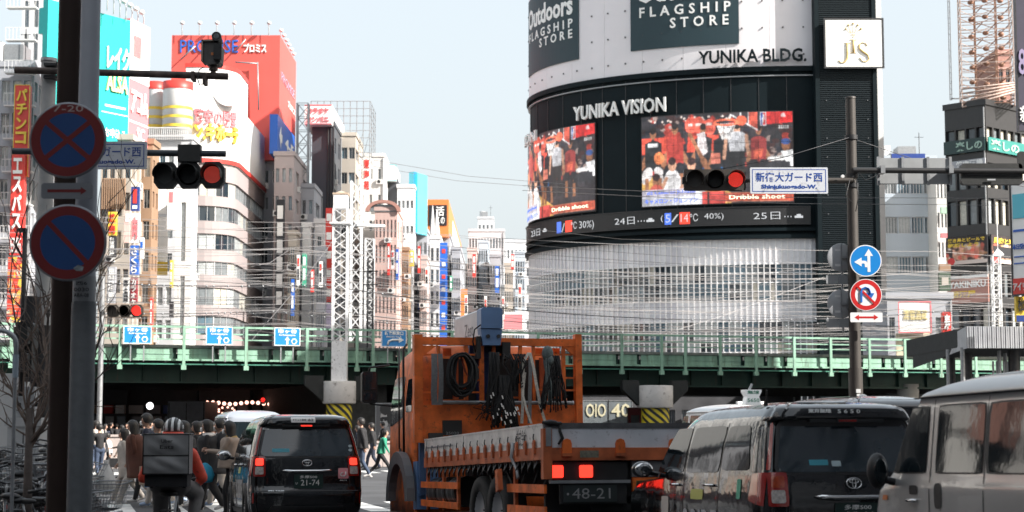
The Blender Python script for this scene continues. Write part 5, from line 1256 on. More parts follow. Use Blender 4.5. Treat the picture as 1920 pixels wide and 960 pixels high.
# camera on the upper arm
p = P(400, 138, DL - .22); t = thing('traffic_camera', 'traffic monitoring camera in a weathered housing on top of the rusty arm', 'camera', p)
u = U(1, DL)
b = MB(); b.cyl((0, 0, 0), (0, 0, 12 * u), 5 * u, n=12); b.cyl((0, 0, 6 * u), (0, 0, 16 * u), 9 * u, 7 * u, n=12); b.obj('mount', rustarm, t)
b = MB(); b.prism([(-16 * u, 20 * u), (-11 * u, 15 * u), (12 * u, 15 * u), (15 * u, 20 * u), (17 * u, 50 * u), (12 * u, 56 * u), (-17 * u, 58 * u)], -.12, .16); b.obj('housing', mat('camera_housing', (.09, .085, .08), .5, nz=.3, scale=12), t)
b = MB(); b.box(-20 * u, -17 * u, -.16, .18, 20 * u, 60 * u); b.box(-20 * u, 12 * u, -.16, .18, 58 * u, 61 * u); b.obj('sun_shield', mat('tan_edge', (.35, .28, .22), .6), t)
b = MB(); b.box(4 * u, 19 * u, -.2, -.12, 22 * u, 52 * u); b.obj('lens_flap', black, t); b = MB(); b.box(-2 * u, 3 * u, -.13, -.12, 32 * u, 37 * u); b.obj('orange_tab', orangep, t)
b = MB(); b.cyl((6 * u, .1, 62 * u), (9 * u, -.2, 66 * u), 9 * u, n=18); b.obj('round_lens', black, t); b = MB(); b.cyl((8.8 * u, -.19, 66 * u), (9 * u, -.21, 66 * u), 5 * u, n=14); b.obj('lens_glass', glassK[3], t)
b = MB(); b.tube([(-16 * u, -.1, 10 * u), (-24 * u, -.12, 4 * u), (-26 * u, -.14, -14 * u), (-22 * u, -.15, -26 * u), (-16 * u, -.15, -24 * u), (-15 * u, -.12, -14 * u)], .008, 6); b.obj('cable', black, t)
b = MB(); b.box(-40 * u, -34 * u, -.1, .1, -14 * u, 2 * u); b.box(-18 * u, -12 * u, -.1, .1, -22 * u, -6 * u); b.obj('cable_clip', rustarm, t)
# traffic lights
lensR = mat('red_lamp', (.25, .01, .01), .35, nz=0, emit=1.0, ecol=(.95, .05, .03)); lensR2 = mat('dim_red_lamp', (.25, .015, .01), .35, nz=0, emit=.35, ecol=(.8, .05, .03)); lensD = mat('dark_lamp', (.03, .034, .036), .25, nz=.3, scale=40)
sigm = mat('signal_housing', (.022, .023, .022), .55, nz=.25, scale=10); sigb = mat('signal_brown_housing', (.045, .038, .032), .5, nz=.2, scale=10)
def signal(label, px0, px1, py0, py1, D, ry, lens, housing, visor=True, tiltz=0):
    c = P((px0 + px1) / 2, (py0 + py1) / 2, D); W_ = U(px1 - px0, D); H_ = U(py1 - py0, D)
    t = thing('traffic_light', label, 'traffic light', c, ry); t.rotation_euler.y = tiltz
    k = W_ / 3
    for i in range(3):
        b = MB(); q_ = [(x * k * .5 * (.98), z * H_ * .5) for x, z in ((-1, -.55), (-.62, -1), (.62, -1), (1, -.55), (1, .55), (.62, 1), (-.62, 1), (-1, .55))]
        cx = (i - 1) * k
        b.prism([(cx + x, z) for x, z in q_], 0, .11); b.obj('lamp_housing', housing, t)
        r = min(k, H_) * .385
        b = MB()
        if visor:
            vs = []; n = 20
            for j in range(n + 1):
                a = R(-25) + R(230) * j / n; x, z = r * 1.12 * math.cos(a), r * 1.12 * math.sin(a); ext = .22 if j not in (0, n) else .05
                vs += [(cx + x, 0, z), (cx + x, -ext, z * .98)]
            b.add(vs, [(2 * j, 2 * j + 2, 2 * j + 3, 2 * j + 1) for j in range(n)]); o = b.obj('visor', housing, t)
            md = o.modifiers.new('solid', 'SOLIDIFY'); md.thickness = .008
        b = MB(); ring(b, r, r * 1.12, -.006, 32); b.obj('lens_rim', housing, t)
        b = MB(); ring(b, .0005, r, -.004, 28); b.obj('lens', lensD if i < 2 or lens is None else mat('lens_backing', (.10, .008, .006), .4, nz=0), t)
        if i == 2 and lens is not None or D < 40:
            b = MB()
            for rr_ in range(8):
                n = max(1, rr_ * 6)
                for j in range(n):
                    a = 2 * PI * j / n; x, z = cx + rr_ * r / 7.9 * math.cos(a), rr_ * r / 7.9 * math.sin(a); s = r * .048
                    b.add([(x - s, -.007, z), (x, -.007, z - s), (x + s, -.007, z), (x, -.007, z + s)], [(0, 1, 2, 3)])
            stuff(b.obj('led_dots', lens if i == 2 and lens is not None else mat('unlit_led_dots', (.10, .11, .11), .4, nz=0), t))
    b = MB(); b.box(-k * 1.5, k * 1.5, .11, .14, -H_ * .3, H_ * .3); b.obj('back_rail', housing, t)
    return t, W_, H_
ltl = mat('red_lit_led', (.2, .01, .01), .4, nz=0, emit=.8, ecol=(.95, .05, .035)); ltd = mat('red_dim_led', (.2, .01, .01), .4, nz=0, emit=.3, ecol=(.95, .10, .07))
t, W_, H_ = signal('left horizontal traffic light showing a dim red, hanging from the lower arm', 287, 421, 303, 353, DL - .25, 0, ltd, sigm, tiltz=R(-.5))
b = MB(); b.box(-U(20, DL), U(22, DL), -.05, .1, H_ / 2, H_ / 2 + U(32, DL)); b.obj('hanger_box', sigm, t)
# dimpled street name boards
namew = mat('name_board_face', (.56, .58, .62), .4, nz=.05); nameb = mat('name_board_blue', (.015, .06, .28), .4, nz=0)
def namesign(label, px0, py0, px1, py1, D, big, small, skew=0):
    A = P(px0, py1, D); L = U(px1 - px0, D); H_ = U(py1 - py0, D)
    t = thing('street_name_sign', label, 'street sign', A); b = MB(); b.prism([(x + L / 2, z + H_ / 2) for x, z in rrect(L / 2, H_ / 2, .02, 3)], 0, .03); b.obj('panel', namew, t)
    e = MB(); m = .035; k = .012
    e.box(m, L - m, -.002, -.001, m, m + k); e.box(m, L - m, -.002, -.001, H_ - m - k, H_ - m); e.box(m, m + k, -.002, -.001, m + k, H_ - m - k); e.box(L - m - k, L - m, -.002, -.001, m + k, H_ - m - k); e.obj('border_line', nameb, t)
    text_mb(big, L * .86, H_ * .36, L / 2, H_ * .63, -.001, depth=.003, weight=.012).obj('lettering', nameb, t)
    text_mb(small, L * .72, H_ * .21, L / 2, H_ * .245, -.001, depth=.003, weight=.035).obj('lettering', nameb, t)
    b = MB(); b.box(L * .2, L * .2 + .04, .03, .09, .05, H_ - .05); b.box(L * .8, L * .8 + .04, .03, .09, .05, H_ - .05); b.obj('bracket', galv, t)
    return t
namesign('street name board half hidden behind the upper no-stopping plate', 122, 264, 276, 317, DL - .3, '新宿大ガード西', 'Shinjukuogado-W.')

# far signal on the left
t, W_, H_ = signal('small far traffic light with a bright red lamp above the bridge railing', 200, 268, 571, 594, 66, 0, None, sigb)
b = MB(); b.cyl((W_ / 3, -.01, 0), (W_ / 3, -.02, 0), H_ * .40, n=20); b.obj('lit_lens', mat('bright_red_lamp', (.5, .02, .01), .4, nz=0, emit=1.0, ecol=(1, .02, .015)), t)
b = MB(); b.box(-W_ / 2 - .5, W_ / 2, .02, .09, H_ / 2, H_ / 2 + .05); b.box(-W_ / 2 - .5, W_ / 2 - .1, .02, .09, -H_ / 2 - .05, -H_ / 2); b.obj('arm', mat('tan_arm', (.4, .33, .28), .6), t)
p = P(186, 800, 66); b = MB(); b.cyl((0, 0, 0), (0, 0, 7.2), .1, n=10); tag(b.obj('signal_post', galv, None, (p.x, p.y, 0)), 'post of the small far traffic light, behind the grey pole', 'post')
t, W_, H_ = signal('tiny red pedestrian signal under the bridge above the left taxi', 489, 497, 745, 758, 100, 0, None, sigb)
b = MB(); b.cyl((0, -.01, .05), (0, -.02, .05), .12, n=12); b.obj('lit_lens', mat('bright_red_lamp', (0, 0, 0)), t)

# right signal pole
DR = 32.0
brp = mat('dark_bronze_pole', (.055, .048, .042), .5, .2, nz=.15, scale=3)
c = P(1606, 800, DR); t = thing('signal_pole', 'slim dark bronze signal pole right of the curved building', 'pole', (c.x, c.y, 0))
r_ = U(10, DR); zt = P(1598, 185, DR).z
b = MB(); b.cyl((0, 0, P(1600, 690, DR).z), (0, 0, zt), r_ * 1.1, r_ * .95, n=20); b.obj('shaft', brp, t)
b = MB(); b.cyl((0, 0, 0), (0, 0, P(1600, 690, DR).z), r_ * 1.35, r_ * 1.32, n=20); b.obj('lower_sleeve', brp, t)
b = MB(); b.lathe([(r_ * 1.05, zt), (r_ * 1.05, zt + .03), (.01, zt + .04)], 16); b.obj('cap', brp, t)
u = U(1, DR)
for yy in (258, 330, 348): b = MB(); zz_ = P(1600, yy, DR).z; b.lathe([(r_ * 1.25, zz_ - .04), (r_ * 1.25, zz_ + .04)], 16); b.obj('band_clamp', black, t)
zL = P(1600, 340, DR).z; zR = P(1600, 321, DR).z
b = MB(); b.cyl((0, -.1, zL), (-320 * u, -.1, zL), 5.5 * u, 4.5 * u, n=12); b.obj('left_arm', sigb, t)
b = MB(); b.cyl((0, -.12, zR), (330 * u, -.12, zR - 2 * u), 5.5 * u, 5.5 * u, n=12); b.obj('right_arm', black, t)
b = MB(); b.tube([(10 * u, -.15, zR - 4 * u), (22 * u, -.16, zR - 20 * u), (40 * u, -.16, zR - 12 * u), (52 * u, -.14, zR)], .01, 5); b.tube([(4 * u, -.2, zL), (8 * u, -.2, zL - 30 * u), (2 * u, -.2, zL - 60 * u)], .008, 5); b.tube([(-8 * u, -.2, zL), (-16 * u, -.2, zL - 30 * u), (-4 * u, -.2, zL - 44 * u)], .008, 5); b.obj('cable', black, t)
b = MB(); b.cyl((-22 * u, -.26, zL + 6 * u), (-22 * u, -.2, zL + 6 * u), 3.2 * u, n=12); b.obj('round_insulator', white, t)
b = MB(); b.box(-3 * u, 5 * u, -.2, -.15, P(1600, 737, DR).z, P(1600, 734, DR).z + .04); b.box(-2 * u, 4 * u, -.2, -.15, P(1600, 747, DR).z, P(1600, 741, DR).z + .02); b.obj('white_tag', white, t)
t, W_, H_ = signal('right horizontal traffic light with a bright red lamp in front of the video screen', 1282, 1399, 317, 357, DR - .2, 0, ltl, sigb, visor=True)
b = MB(); b.prism(rrect(W_ / 2, H_ / 2, .03, 3), .002, .1); b.obj('housing_box', sigb, t)
b = MB(); b.box(-W_ / 2 - .03, -W_ / 2, -.02, .1, -.07, .05); b.obj('hinge', black, t)
namesign('street name board hanging between the right red light and the bronze pole', 1407, 313, 1554, 363, DR - .25, '新宿大ガード西', 'Shinjukuogado-W.')
a = P(1345, 318, DR - .1); c2 = P(1592, 258, DR - .1); d2 = P(1920, 350, DR + 6)
b = MB(); b.tube([(0, 0, 0), (c2 - a) * .5 - Vector((0, 0, .07)), c2 - a], .007, 5); tag(b.obj('guy_wire', wire_d, None, a), 'thin black guy wire from the bronze pole down to the right red light', 'wire')
b = MB(); b.tube([(0, 0, 0), (d2 - c2) * .5 - Vector((0, 0, .1)), d2 - c2], .007, 5); tag(b.obj('guy_wire', wire_d, None, c2), 'thin black guy wire from the bronze pole to the right edge', 'wire')
# backs of signs on the right arm
t = thing('road_sign', 'grey back of a wide road sign on the right arm of the bronze pole', 'road sign', P(1645, 345, DR + .05))
L = 143 * u; H_ = 50 * u; gb = mat('sign_back_grey', (.32, .33, .335), .5, .2, nz=.12, scale=4)
for k in range(3): b = MB(); b.box(L * k / 3 + .004, L * (k + 1) / 3 - .004, .02, .05, 0, H_); b.obj('panel', gb, t)
for x in (.01, L / 3, 2 * L / 3, L - .05): b = MB(); b.box(x - .01, x + .04, -.01, .02, -.02, H_ + .02); b.obj('channel', galv, t)
for x in (.04, L - .1): b = MB(); b.box(x - .02, x + .06, -.25, -.01, H_ * .35, H_ * .65); b.obj('clamp', galv, t)
p = P(1860, 326, DR - .1); t = thing('traffic_light', 'black back of a traffic light housing at the right edge', 'traffic light', p)
b = MB(); b.prism(rrect(58 * u, 20 * u, .06, 4), 0, .15); b.obj('housing', sigm, t); b = MB(); b.box(-50 * u, 50 * u, -.03, 0, -3 * u, 3 * u); b.obj('back_rail', black, t); b = MB(); b.box(-.1, .05, -.04, -.03, -13 * u, -10 * u); b.obj('maker_plate', alu, t)
p = P(1916, 300, DR - .1); b = MB(); b.prism(rrect(.06, .16, .04, 4), 0, .1); tag(b.obj('signal_hood', sigm, None, p), 'dark rounded hood on the end of the arm at the right edge', 'hood')
# round signs on the bronze pole
white_s = mat('sign_white', (.72, .72, .72), .4, nz=.03); blue_s = mat('sign_bright_blue', (.01, .20, .55), .35, nz=.03); red_s = mat('sign_bright_red', (.50, .02, .02), .35, nz=.05)
t = plate('traffic_sign', 'blue round sign with white left and straight arrows on the bronze pole', 1623, 489, DR - .3, 30 * u)
r = 30 * u
b = MB(); disc(b, r * .985, -.0125); b.obj('white_rim', white_s, t); b = MB(); disc(b, r * .93, -.0132); b.obj('blue_field', blue_s, t)
b = MB(); k = r
b.prism([(.10 * k, -.70 * k), (.28 * k, -.70 * k), (.28 * k, .30 * k), (.46 * k, .30 * k), (.19 * k, .74 * k), (-.08 * k, .30 * k), (.10 * k, .30 * k)], -.016, -.0135)
b.obj('straight_arrow', white_s, t); b = MB()
b.prism([(.10 * k, -.40 * k), (.10 * k, -.12 * k), (.02 * k, -.02 * k), (-.14 * k, .0 * k), (-.26 * k, .0), (-.26 * k, .20 * k), (-.72 * k, -.08 * k), (-.26 * k, -.36 * k), (-.26 * k, -.17 * k), (-.10 * k, -.17 * k), (-.06 * k, -.24 * k), (-.06 * k, -.40 * k)], -.0155, -.0134); b.obj('left_arrow', white_s, t)
t = plate('traffic_sign', 'red ringed no U-turn sign under the blue arrow sign', 1623.5, 553, DR - .3, 30 * u)
b = MB(); disc(b, r * .985, -.0125); b.obj('white_field', white_s, t); b = MB(); ring(b, r * .68, r * .95, -.0135); b.obj('red_ring', red_s, t)
b = MB(); b.tube([(-.30 * k, -.016, -.46 * k), (-.30 * k, -.016, .18 * k), (-.24 * k, -.016, .36 * k), (-.04 * k, -.016, .45 * k), (.16 * k, -.016, .38 * k), (.24 * k, -.016, .2 * k), (.25 * k, -.016, .05 * k)], .085 * k, 4); b.prism([(.02 * k, .12 * k), (.52 * k, .10 * k), (.26 * k, -.32 * k)], -.02, -.0138); b.obj('u_turn_arrow', mat('sign_arrow_blue', (.02, .12, .42), .4, nz=0), t)
b = MB(); d = Vector((math.cos(R(-45)), 0, math.sin(R(-45)))); n_ = Vector((-d.z, 0, d.x)); y = Vector((0, -.026, 0)); b.quad(y - d * k * .75 - n_ * k * .07, y + d * k * .75 - n_ * k * .07, y + d * k * .75 + n_ * k * .07, y - d * k * .75 + n_ * k * .07); b.obj('red_slash', red_s, t)
t = thing('arrow_plate', 'white plate with a red two-headed arrow under the no U-turn sign', 'road sign', P(1624.5, 595, DR - .3))
b = MB(); b.prism(rrect(30 * u, 9 * u, .02, 4), -.006, .006); b.obj('plate', white_s, t)
b = MB(); b.prism([(x * u, z * u) for x, z in ((-22, 0), (-14, 5), (-14, 1.7), (14, 1.7), (14, 5), (22, 0), (14, -5), (14, -1.7), (-14, -1.7), (-14, -5))], -.009, -.007); b.obj('arrow', red_s, t)
for py, lb in ((483, 'upper grey back of a round sign left of the bronze pole'), (570, 'lower grey back of a round sign left of the bronze pole')):
    t = plate('road_sign', lb, 1577, py, DR + .1, 27 * u, R(8)); t.children[0].data.materials[0] = backm
    b = MB(); b.box(-.008, .012, -.03, -.0125, -27 * u, 27 * u); b.obj('stiffener', galv, t); b = MB(); b.box(-.02, 22 * u, -.05, -.03, -.02, .02); b.box(.1, .16, -.06, -.02, -.1, .1); b.obj('clamp', galv, t)
    b = MB(); b.box(-.12, -.02, -.014, -.0125, .12, .16); b.box(-.12, -.02, -.014, -.0125, -.16, -.12); b.obj('maker_label', white, t)
for py, lb in ((524, 'grey back of a small plate between the round sign backs'), (606, 'grey back of a small plate under the lower round sign back')):
    t = thing('road_sign', lb, 'road sign', P(1573, py, DR + .1)); b = MB(); b.prism(rrect(24 * u, 8 * u, .01, 2), 0, .012); b.obj('plate', gb, t); b = MB(); b.box(-.01, .02, -.03, 0, -8 * u, 8 * u); b.obj('stiffener', galv, t)
b = MB(); b.cyl((0, 0, 0), (0, 0, 150 * u), .022, n=8); tag(b.obj('sign_post', galv, None, P(1581, 622, DR + .16)), 'thin grey bar holding the sign backs left of the bronze pole', 'bar')
# ball sign
t = thing('ball_sign', 'small white ball with dark letters above the roof of the right taxi', 'sign', P(1618, 750, 27)); b = MB(); b.ell((0, 0, 0), U(11, 27), 14); b.obj('ball', white, t); text_mb('USM', U(17, 27), U(6, 27), 0, 0, -U(11.3, 27), depth=.004, weight=.02).obj('lettering', black, t); b = MB(); b.cyl((0, 0, -2.0), (0, 0, -.08), .02, n=8); b.obj('stem', steel, t)

# ================================================================== bare tree
bark = mat('pale_bark', (.17, .125, .10), .85, nz=.35, scale=15, bump=.3)
bark2 = mat('dark_bark', (.10, .08, .07), .85, nz=.35, scale=15, bump=.3)
def tree(label, base, h_, seed, spread, lean=(0, 0, 0), targets=None, m=bark):
    r = random.Random(seed); t = thing('bare_tree', label, 'tree', base)
    tr = [(0, 0, 0), (lean[0] * .4, lean[1] * .4, h_ * .35), (lean[0], lean[1], h_ * .7)]
    b = MB(); b.tube(tr, [.06, .045, .03], 10); b.obj('trunk', bark2, t)
    def grow(b, p, d, L, rad, lev):
        pts = [p]; q_ = p
        for i in range(5):
            d = (d + Vector((r.uniform(-.28, .28), r.uniform(-.28, .28), r.uniform(-.2, .26)))).normalized(); q_ = q_ + d * L / 5; pts.append(q_)
        b.tube(pts, [rad * (1 - .14 * i) for i in range(6)], 5, False)
        if lev > 0:
            for i in (1, 2, 3, 4, 5):
                if r.random() < .85:
                    dd = (d + Vector((r.uniform(-1, 1), r.uniform(-.7, .7), r.uniform(-.5, 1))) * .9).normalized(); grow(b, pts[i], dd, L * r.uniform(.45, .65), rad * .55, lev - 1)
    for k in range(spread):
        a = r.uniform(0, 2 * PI); u_ = .35 + .65 * k / spread; p = Vector(tr[1]).lerp(Vector(tr[2]), u_ * .9)
        d = Vector((math.cos(a), math.sin(a) * .6, r.uniform(.1, 1))).normalized() if not targets else (Vector(targets[k % len(targets)]) - Vector(base) - p).normalized()
        L = h_ * .42 if not targets else (Vector(targets[k % len(targets)]) - Vector(base) - p).length * .92
        b = MB(); grow(b, p, d, L, .018, 2); b.obj('branch', m, t)
    return t
Dt = 17.0; c = P(55, 800, Dt)
T_ = lambda x, y, d=Dt: tuple(P(x, y, d))
tree('bare winter tree with pale twigs behind the two near poles on the left', (c.x, c.y, 0), 2.5, 5, 8, (0.0, 0, 0), [T_(25, 560), T_(95, 500), T_(10, 640), T_(100, 660), T_(222, 712, 16.5), T_(60, 600), T_(110, 740), T_(5, 700), T_(40, 690)])
Dt = 19.5; c = P(100, 800, Dt)
tree('second bare tree with a long twig reaching right past the grey pole', (c.x, c.y, 0), 2.9, 8, 5, (.05, 0, 0), [T_(262, 478, 19), T_(240, 560, 19), T_(70, 430, 19.5), T_(55, 540, 19.5), T_(35, 600, 19.8)], m=bark2)
# small curved lamp post at the left edge
p = P(26, 800, 16); t = thing('curved_post', 'pale hooked pipe post at the left edge', 'post', (p.x, p.y, 0))
b = MB(); z1 = P(26, 640, 16).z; b.tube([(0, 0, z1 - .3)] + [(-.16 + .16 * math.cos(a), 0, z1 - .02 + .12 * math.sin(a)) for a in [PI / 2 * i / 6 for i in range(7)]] + [(-.6, 0, z1 + .14)], .022, 10); b.obj('hook', galv, t); b = MB(); b.cyl((0, 0, 0), (0, 0, z1 - .28), .018, n=10); b.obj('stem', galv, t); b = MB(); b.cyl((0, 0, z1 - .33), (0, 0, z1 - .12), .028, n=10); b.obj('sleeve', mat('pale_blue_sleeve', (.35, .42, .48), .5), t)
# dark equipment box and lamp on the left pole
p = P(44, 655, 23); t = thing('pedestrian_signal', 'black pedestrian signal seen from the side at the left edge', 'traffic light', p); b = MB(); b.prism(rrect(.11, .36, .05, 4), 0, .3); b.obj('housing', sigm, t); b = MB(); b.prism(rrect(.09, .12, .03, 3), -.16, 0, Matrix.Translation((0, 0, .17))); b.prism(rrect(.09, .12, .03, 3), -.16, 0, Matrix.Translation((0, 0, -.17))); b.obj('hood', sigm, t)
p = P(47, 428, 23); b = MB(); b.tube([(0, 0, 0), (0, 0, -2.2)], .03, 8); b.tube([(0, 0, -.05), (-.1, 0, -.02), (-.13, 0, -.2), (-.02, 0, -.4)], .012, 6); b.box(-.08, .02, -.05, .05, -.05, .0); tag(b.obj('conduit', black, None, p), 'black conduit with a looped cable beside the signal pole at the left edge', 'conduit')
# cabinet, small sign
p = P(44, 800, 24); t = thing('utility_cabinet', 'white roadside utility cabinet behind the bicycles', 'cabinet', (p.x, p.y, 0)); W_ = U(30, 24); zt = P(44, 783, 24).z
b = MB(); b.box(-W_, W_, 0, .4, .1, zt - .12); b.obj('body', mat('cabinet_paint', (.52, .53, .53), .5, nz=.08), t); b = MB(); b.box(-W_ - .03, W_ + .03, -.03, .43, zt - .115, zt); b.obj('lid', mat('cabinet_paint', (0, 0, 0)), t); b = MB(); b.box(-.006, .006, -.005, 0, .2, zt - .2); b.obj('door_seam', black, t); b = MB(); b.box(-W_ * .6, W_ * .6, .02, .3, zt + .001, zt + .42); b.obj('meter_box', mat('meter_grey', (.4, .41, .42), .5, nz=.3, scale=14), t)
for k in range(4): b = MB(); b.box(-W_ * .45 + k * .12, -W_ * .45 + k * .12 + .05, .0, .02, zt + .15, zt + .2); b.obj('dial', black, t)
t = plate('traffic_sign', 'tiny partly hidden no-parking sign at the left above the cabinet', 31, 751, 30, U(10, 30)); k = U(10, 30)
b = MB(); ring(b, k * .68, k * .95, -.0135, 24); b.obj('red_ring', red_s, t); b = MB(); disc(b, k * .68, -.013, 24); b.obj('blue_field', blue_s, t)
p = P(-30, 800, 26); b = MB(); b.box(0, U(78, 26), 0, .5, 1.2, P(0, 700, 26).z); tag(b.obj('notice_board', white, None, (p.x, p.y, 0)), 'white notice board cut off at the left edge below the tree', 'board')
# ================================================================== vehicles
paint_k = mat('black_car_paint', (.006, .0065, .008), .12, nz=0, scale=1.3, bump=.3, spec=.3, coat=1)
cglass = mat('tinted_car_glass', (.008, .013, .016), .04, nz=0, scale=1.1, bump=.12, spec=.45); rglass = mat('rear_window_glass', (.018, .028, .036), .08, nz=.25, scale=2, spec=.9); chrome = mat('chrome', (.7, .7, .7), .12, 1, nz=0)  # rear glass base carries reflected sky as a bluish tint
tyre = mat('tyre_rubber', (.018, .018, .018), .8, nz=.2, scale=20); rimm = mat('wheel_rim_steel', (.5, .5, .51), .45, .2, nz=.15)
lampon = mat('brake_lamp_lit', (.4, .02, .01), .3, nz=0, emit=.95, ecol=(1, .035, .02)); lampred = mat('red_lamp_plastic', (.30, .012, .008), .15, nz=.1, scale=30, coat=1); lampclr = mat('clear_lamp_plastic', (.5, .45, .42), .15, nz=.4, scale=40, coat=1)
trimk = mat('black_trim', (.012, .012, .013), .5, nz=0); platk = mat('dark_green_plate', (.008, .03, .025), .4, nz=0)
def interp(tab, z):
    if z <= tab[0][0]: return tab[0][1]
    for (a, va), (b_, vb) in zip(tab, tab[1:]):
        if z <= b_: return va + (vb - va) * (z - a) / (b_ - a)
    return tab[-1][1]
class Body:
    def __init__(s, hw, yr, yf, rr=.12, rf=.2, crown=.03): s.hw_, s.yr_, s.yf_, s.rr, s.rf, s.cr = hw, yr, yf, rr, rf, crown
    def hw(s, z): return interp(s.hw_, z)
    def yr(s, z): return interp(s.yr_, z)
    def yf(s, z): return interp(s.yf_, z)
    def rear(s, x, z, off=0):
        h, y, r = s.hw(z), s.yr(z), s.rr; ax = min(abs(x), h - 1e-4); y0 = y - s.cr * (1 - (ax / h) ** 2)
        if ax > h - r: y0 += r - math.sqrt(max(r * r - (ax - h + r) ** 2, 0))
        return Vector((x, y0 - off, z))
    def side(s, sg, y, z, off=0):
        h, r = s.hw(z), s.rr; y0 = s.yr(z); x = h
        if y < y0 + r: x = h - r + math.sqrt(max(r * r - (y0 + r - y) ** 2, 0))
        return Vector((sg * (x + off), y, z))
    def ring(s, z):
        h, a, f = s.hw(z), s.yr(z), s.yf(z); r, q_ = min(s.rr, h * .9), min(s.rf, h * .9, (f - a) * .4); o = []
        for i in range(9): x = -(h - r) + 2 * (h - r) * i / 8; o.append((x, a - s.cr * (1 - (x / h) ** 2), z))
        for i in range(1, 6): t = PI / 2 * i / 6; o.append((h - r + r * math.sin(t), a + r - r * math.cos(t), z))
        for i in range(13): o.append((h, a + r + (f - q_ - a - r) * i / 12, z))
        for i in range(1, 6): t = PI / 2 * i / 6; o.append((h - q_ + q_ * math.cos(t), f - q_ + q_ * math.sin(t), z))
        for i in range(9): o.append((h - q_ - 2 * (h - q_) * i / 8, f, z))
        for i in range(1, 6): t = PI / 2 * i / 6; o.append((-(h - q_) - q_ * math.sin(t), f - q_ + q_ * math.cos(t), z))
        for i in range(13): o.append((-h, f - q_ - (f - q_ - a - r) * i / 12, z))
        for i in range(1, 6): t = PI / 2 * i / 6; o.append((-(h - r) - r * math.sin(t), a + r - r * math.cos(t), z))
        return o
    def mesh(s, zs):
        b = MB(); b.smooth = True; R_ = [s.ring(z) for z in zs]; n = len(R_[0]); vs = [v for r in R_ for v in r]
        fs = [(j * n + i, j * n + (i + 1) % n, (j + 1) * n + (i + 1) % n, (j + 1) * n + i) for j in range(len(zs) - 1) for i in range(n)]
        fs += [tuple(range((len(zs) - 1) * n, len(zs) * n)), tuple(range(n - 1, -1, -1))]
        b.add(vs, fs); return b
def patch(fn, c, nu=8, nv=8, r=.25, off=.004, th=0):
    """rounded four-cornered patch; c = 4 corners in the surface parameters, anticlockwise from bottom left"""
    b = MB(); b.smooth = True
    def f(u, v):
        a, e = abs(2 * u - 1) - (1 - r), abs(2 * v - 1) - (1 - r)
        if a > 0 and e > 0:
            l = math.hypot(a, e)
            if l > r: k = r / l; u = .5 + math.copysign((1 - r + a * k) / 2, u - .5); v = .5 + math.copysign((1 - r + e * k) / 2, v - .5)
        p = [(1 - u) * (1 - v) * c[0][k] + u * (1 - v) * c[1][k] + u * v * c[2][k] + (1 - u) * v * c[3][k] for k in (0, 1)]
        return fn(p[0], p[1], off)
    b.grid(f, nu, nv); return b
def stext(B, s_, cx, cz, w_, h_, mm, root, face='rear', off=.006, sg=-1, **k):
    V, F = text_fit(s_, w_, h_, **k); b = MB()
    if face == 'rear': b.add([B.rear(cx + a, cz + c, off) for a, c in V], F)
    else: b.add([B.side(sg, cx - sg * -a * (1 if sg < 0 else 1) * (1) if False else cx + (-a if sg < 0 else a), cz + c, off) for a, c in V], F)
    return b.obj('lettering', mm, root)
def wheel(root, x, y, r, w_, sg, dish=.4):
    b = MB(); M_ = Matrix.Translation((x, y, r)) @ Matrix.Rotation(sg * PI / 2, 4, 'Y')
    b.lathe([(r * .62, -w_ / 2), (r * .95, -w_ / 2), (r, -w_ * .35), (r, w_ * .35), (r * .95, w_ / 2), (r * .62, w_ / 2), (r * .6, w_ * .3)], 32, M_); o = b.obj('wheel', tyre, root)
    b = MB(); b.lathe([(r * .62, w_ * .42), (r * .55, w_ * .2), (r * .3, w_ * dish), (r * .1, w_ * dish), (.001, w_ * (dish + .05))], 26, M_); b.obj('rim', rimm, o)
    b = MB(); 
    for i in range(6): a = 2 * PI * i / 6; b.cyl(M_ @ Vector((r * .2 * math.cos(a), r * .2 * math.sin(a), w_ * dish)), M_ @ Vector((r * .2 * math.cos(a), r * .2 * math.sin(a), w_ * (dish + .08))), .012, n=6)
    stuff(b.obj('wheel_nuts', steel, o)); return o
TB = Body([(.2, .80), (.35, .842), (.62, .8475), (.85, .842), (1.05, .82), (1.12, .808), (1.35, .765), (1.56, .70), (1.62, .675), (1.68, .63), (1.715, .56), (1.735, .47), (1.745, .36)],
          [(.2, .10), (.32, .01), (.58, 0), (.62, .035), (.85, .04), (1.05, .07), (1.12, .085), (1.56, .24), (1.57, .16), (1.66, .17), (1.70, .24), (1.735, .5), (1.745, .8)],
          [(.2, 4.1), (.5, 4.15), (.85, 4.08), (1.0, 3.9), (1.04, 3.25), (1.12, 3.15), (1.56, 2.6), (1.66, 2.4), (1.715, 2.2), (1.745, 1.8)], rr=.13, rf=.28, crown=.045)
TZ = [.2, .26, .32, .40, .5, .58, .62, .7, .78, .85, .93, 1.0, 1.04, 1.08, 1.12, 1.2, 1.3, 1.4, 1.5, 1.56, 1.57, 1.60, 1.63, 1.66, 1.68, 1.70, 1.715, 1.727, 1.735, 1.74, 1.745]
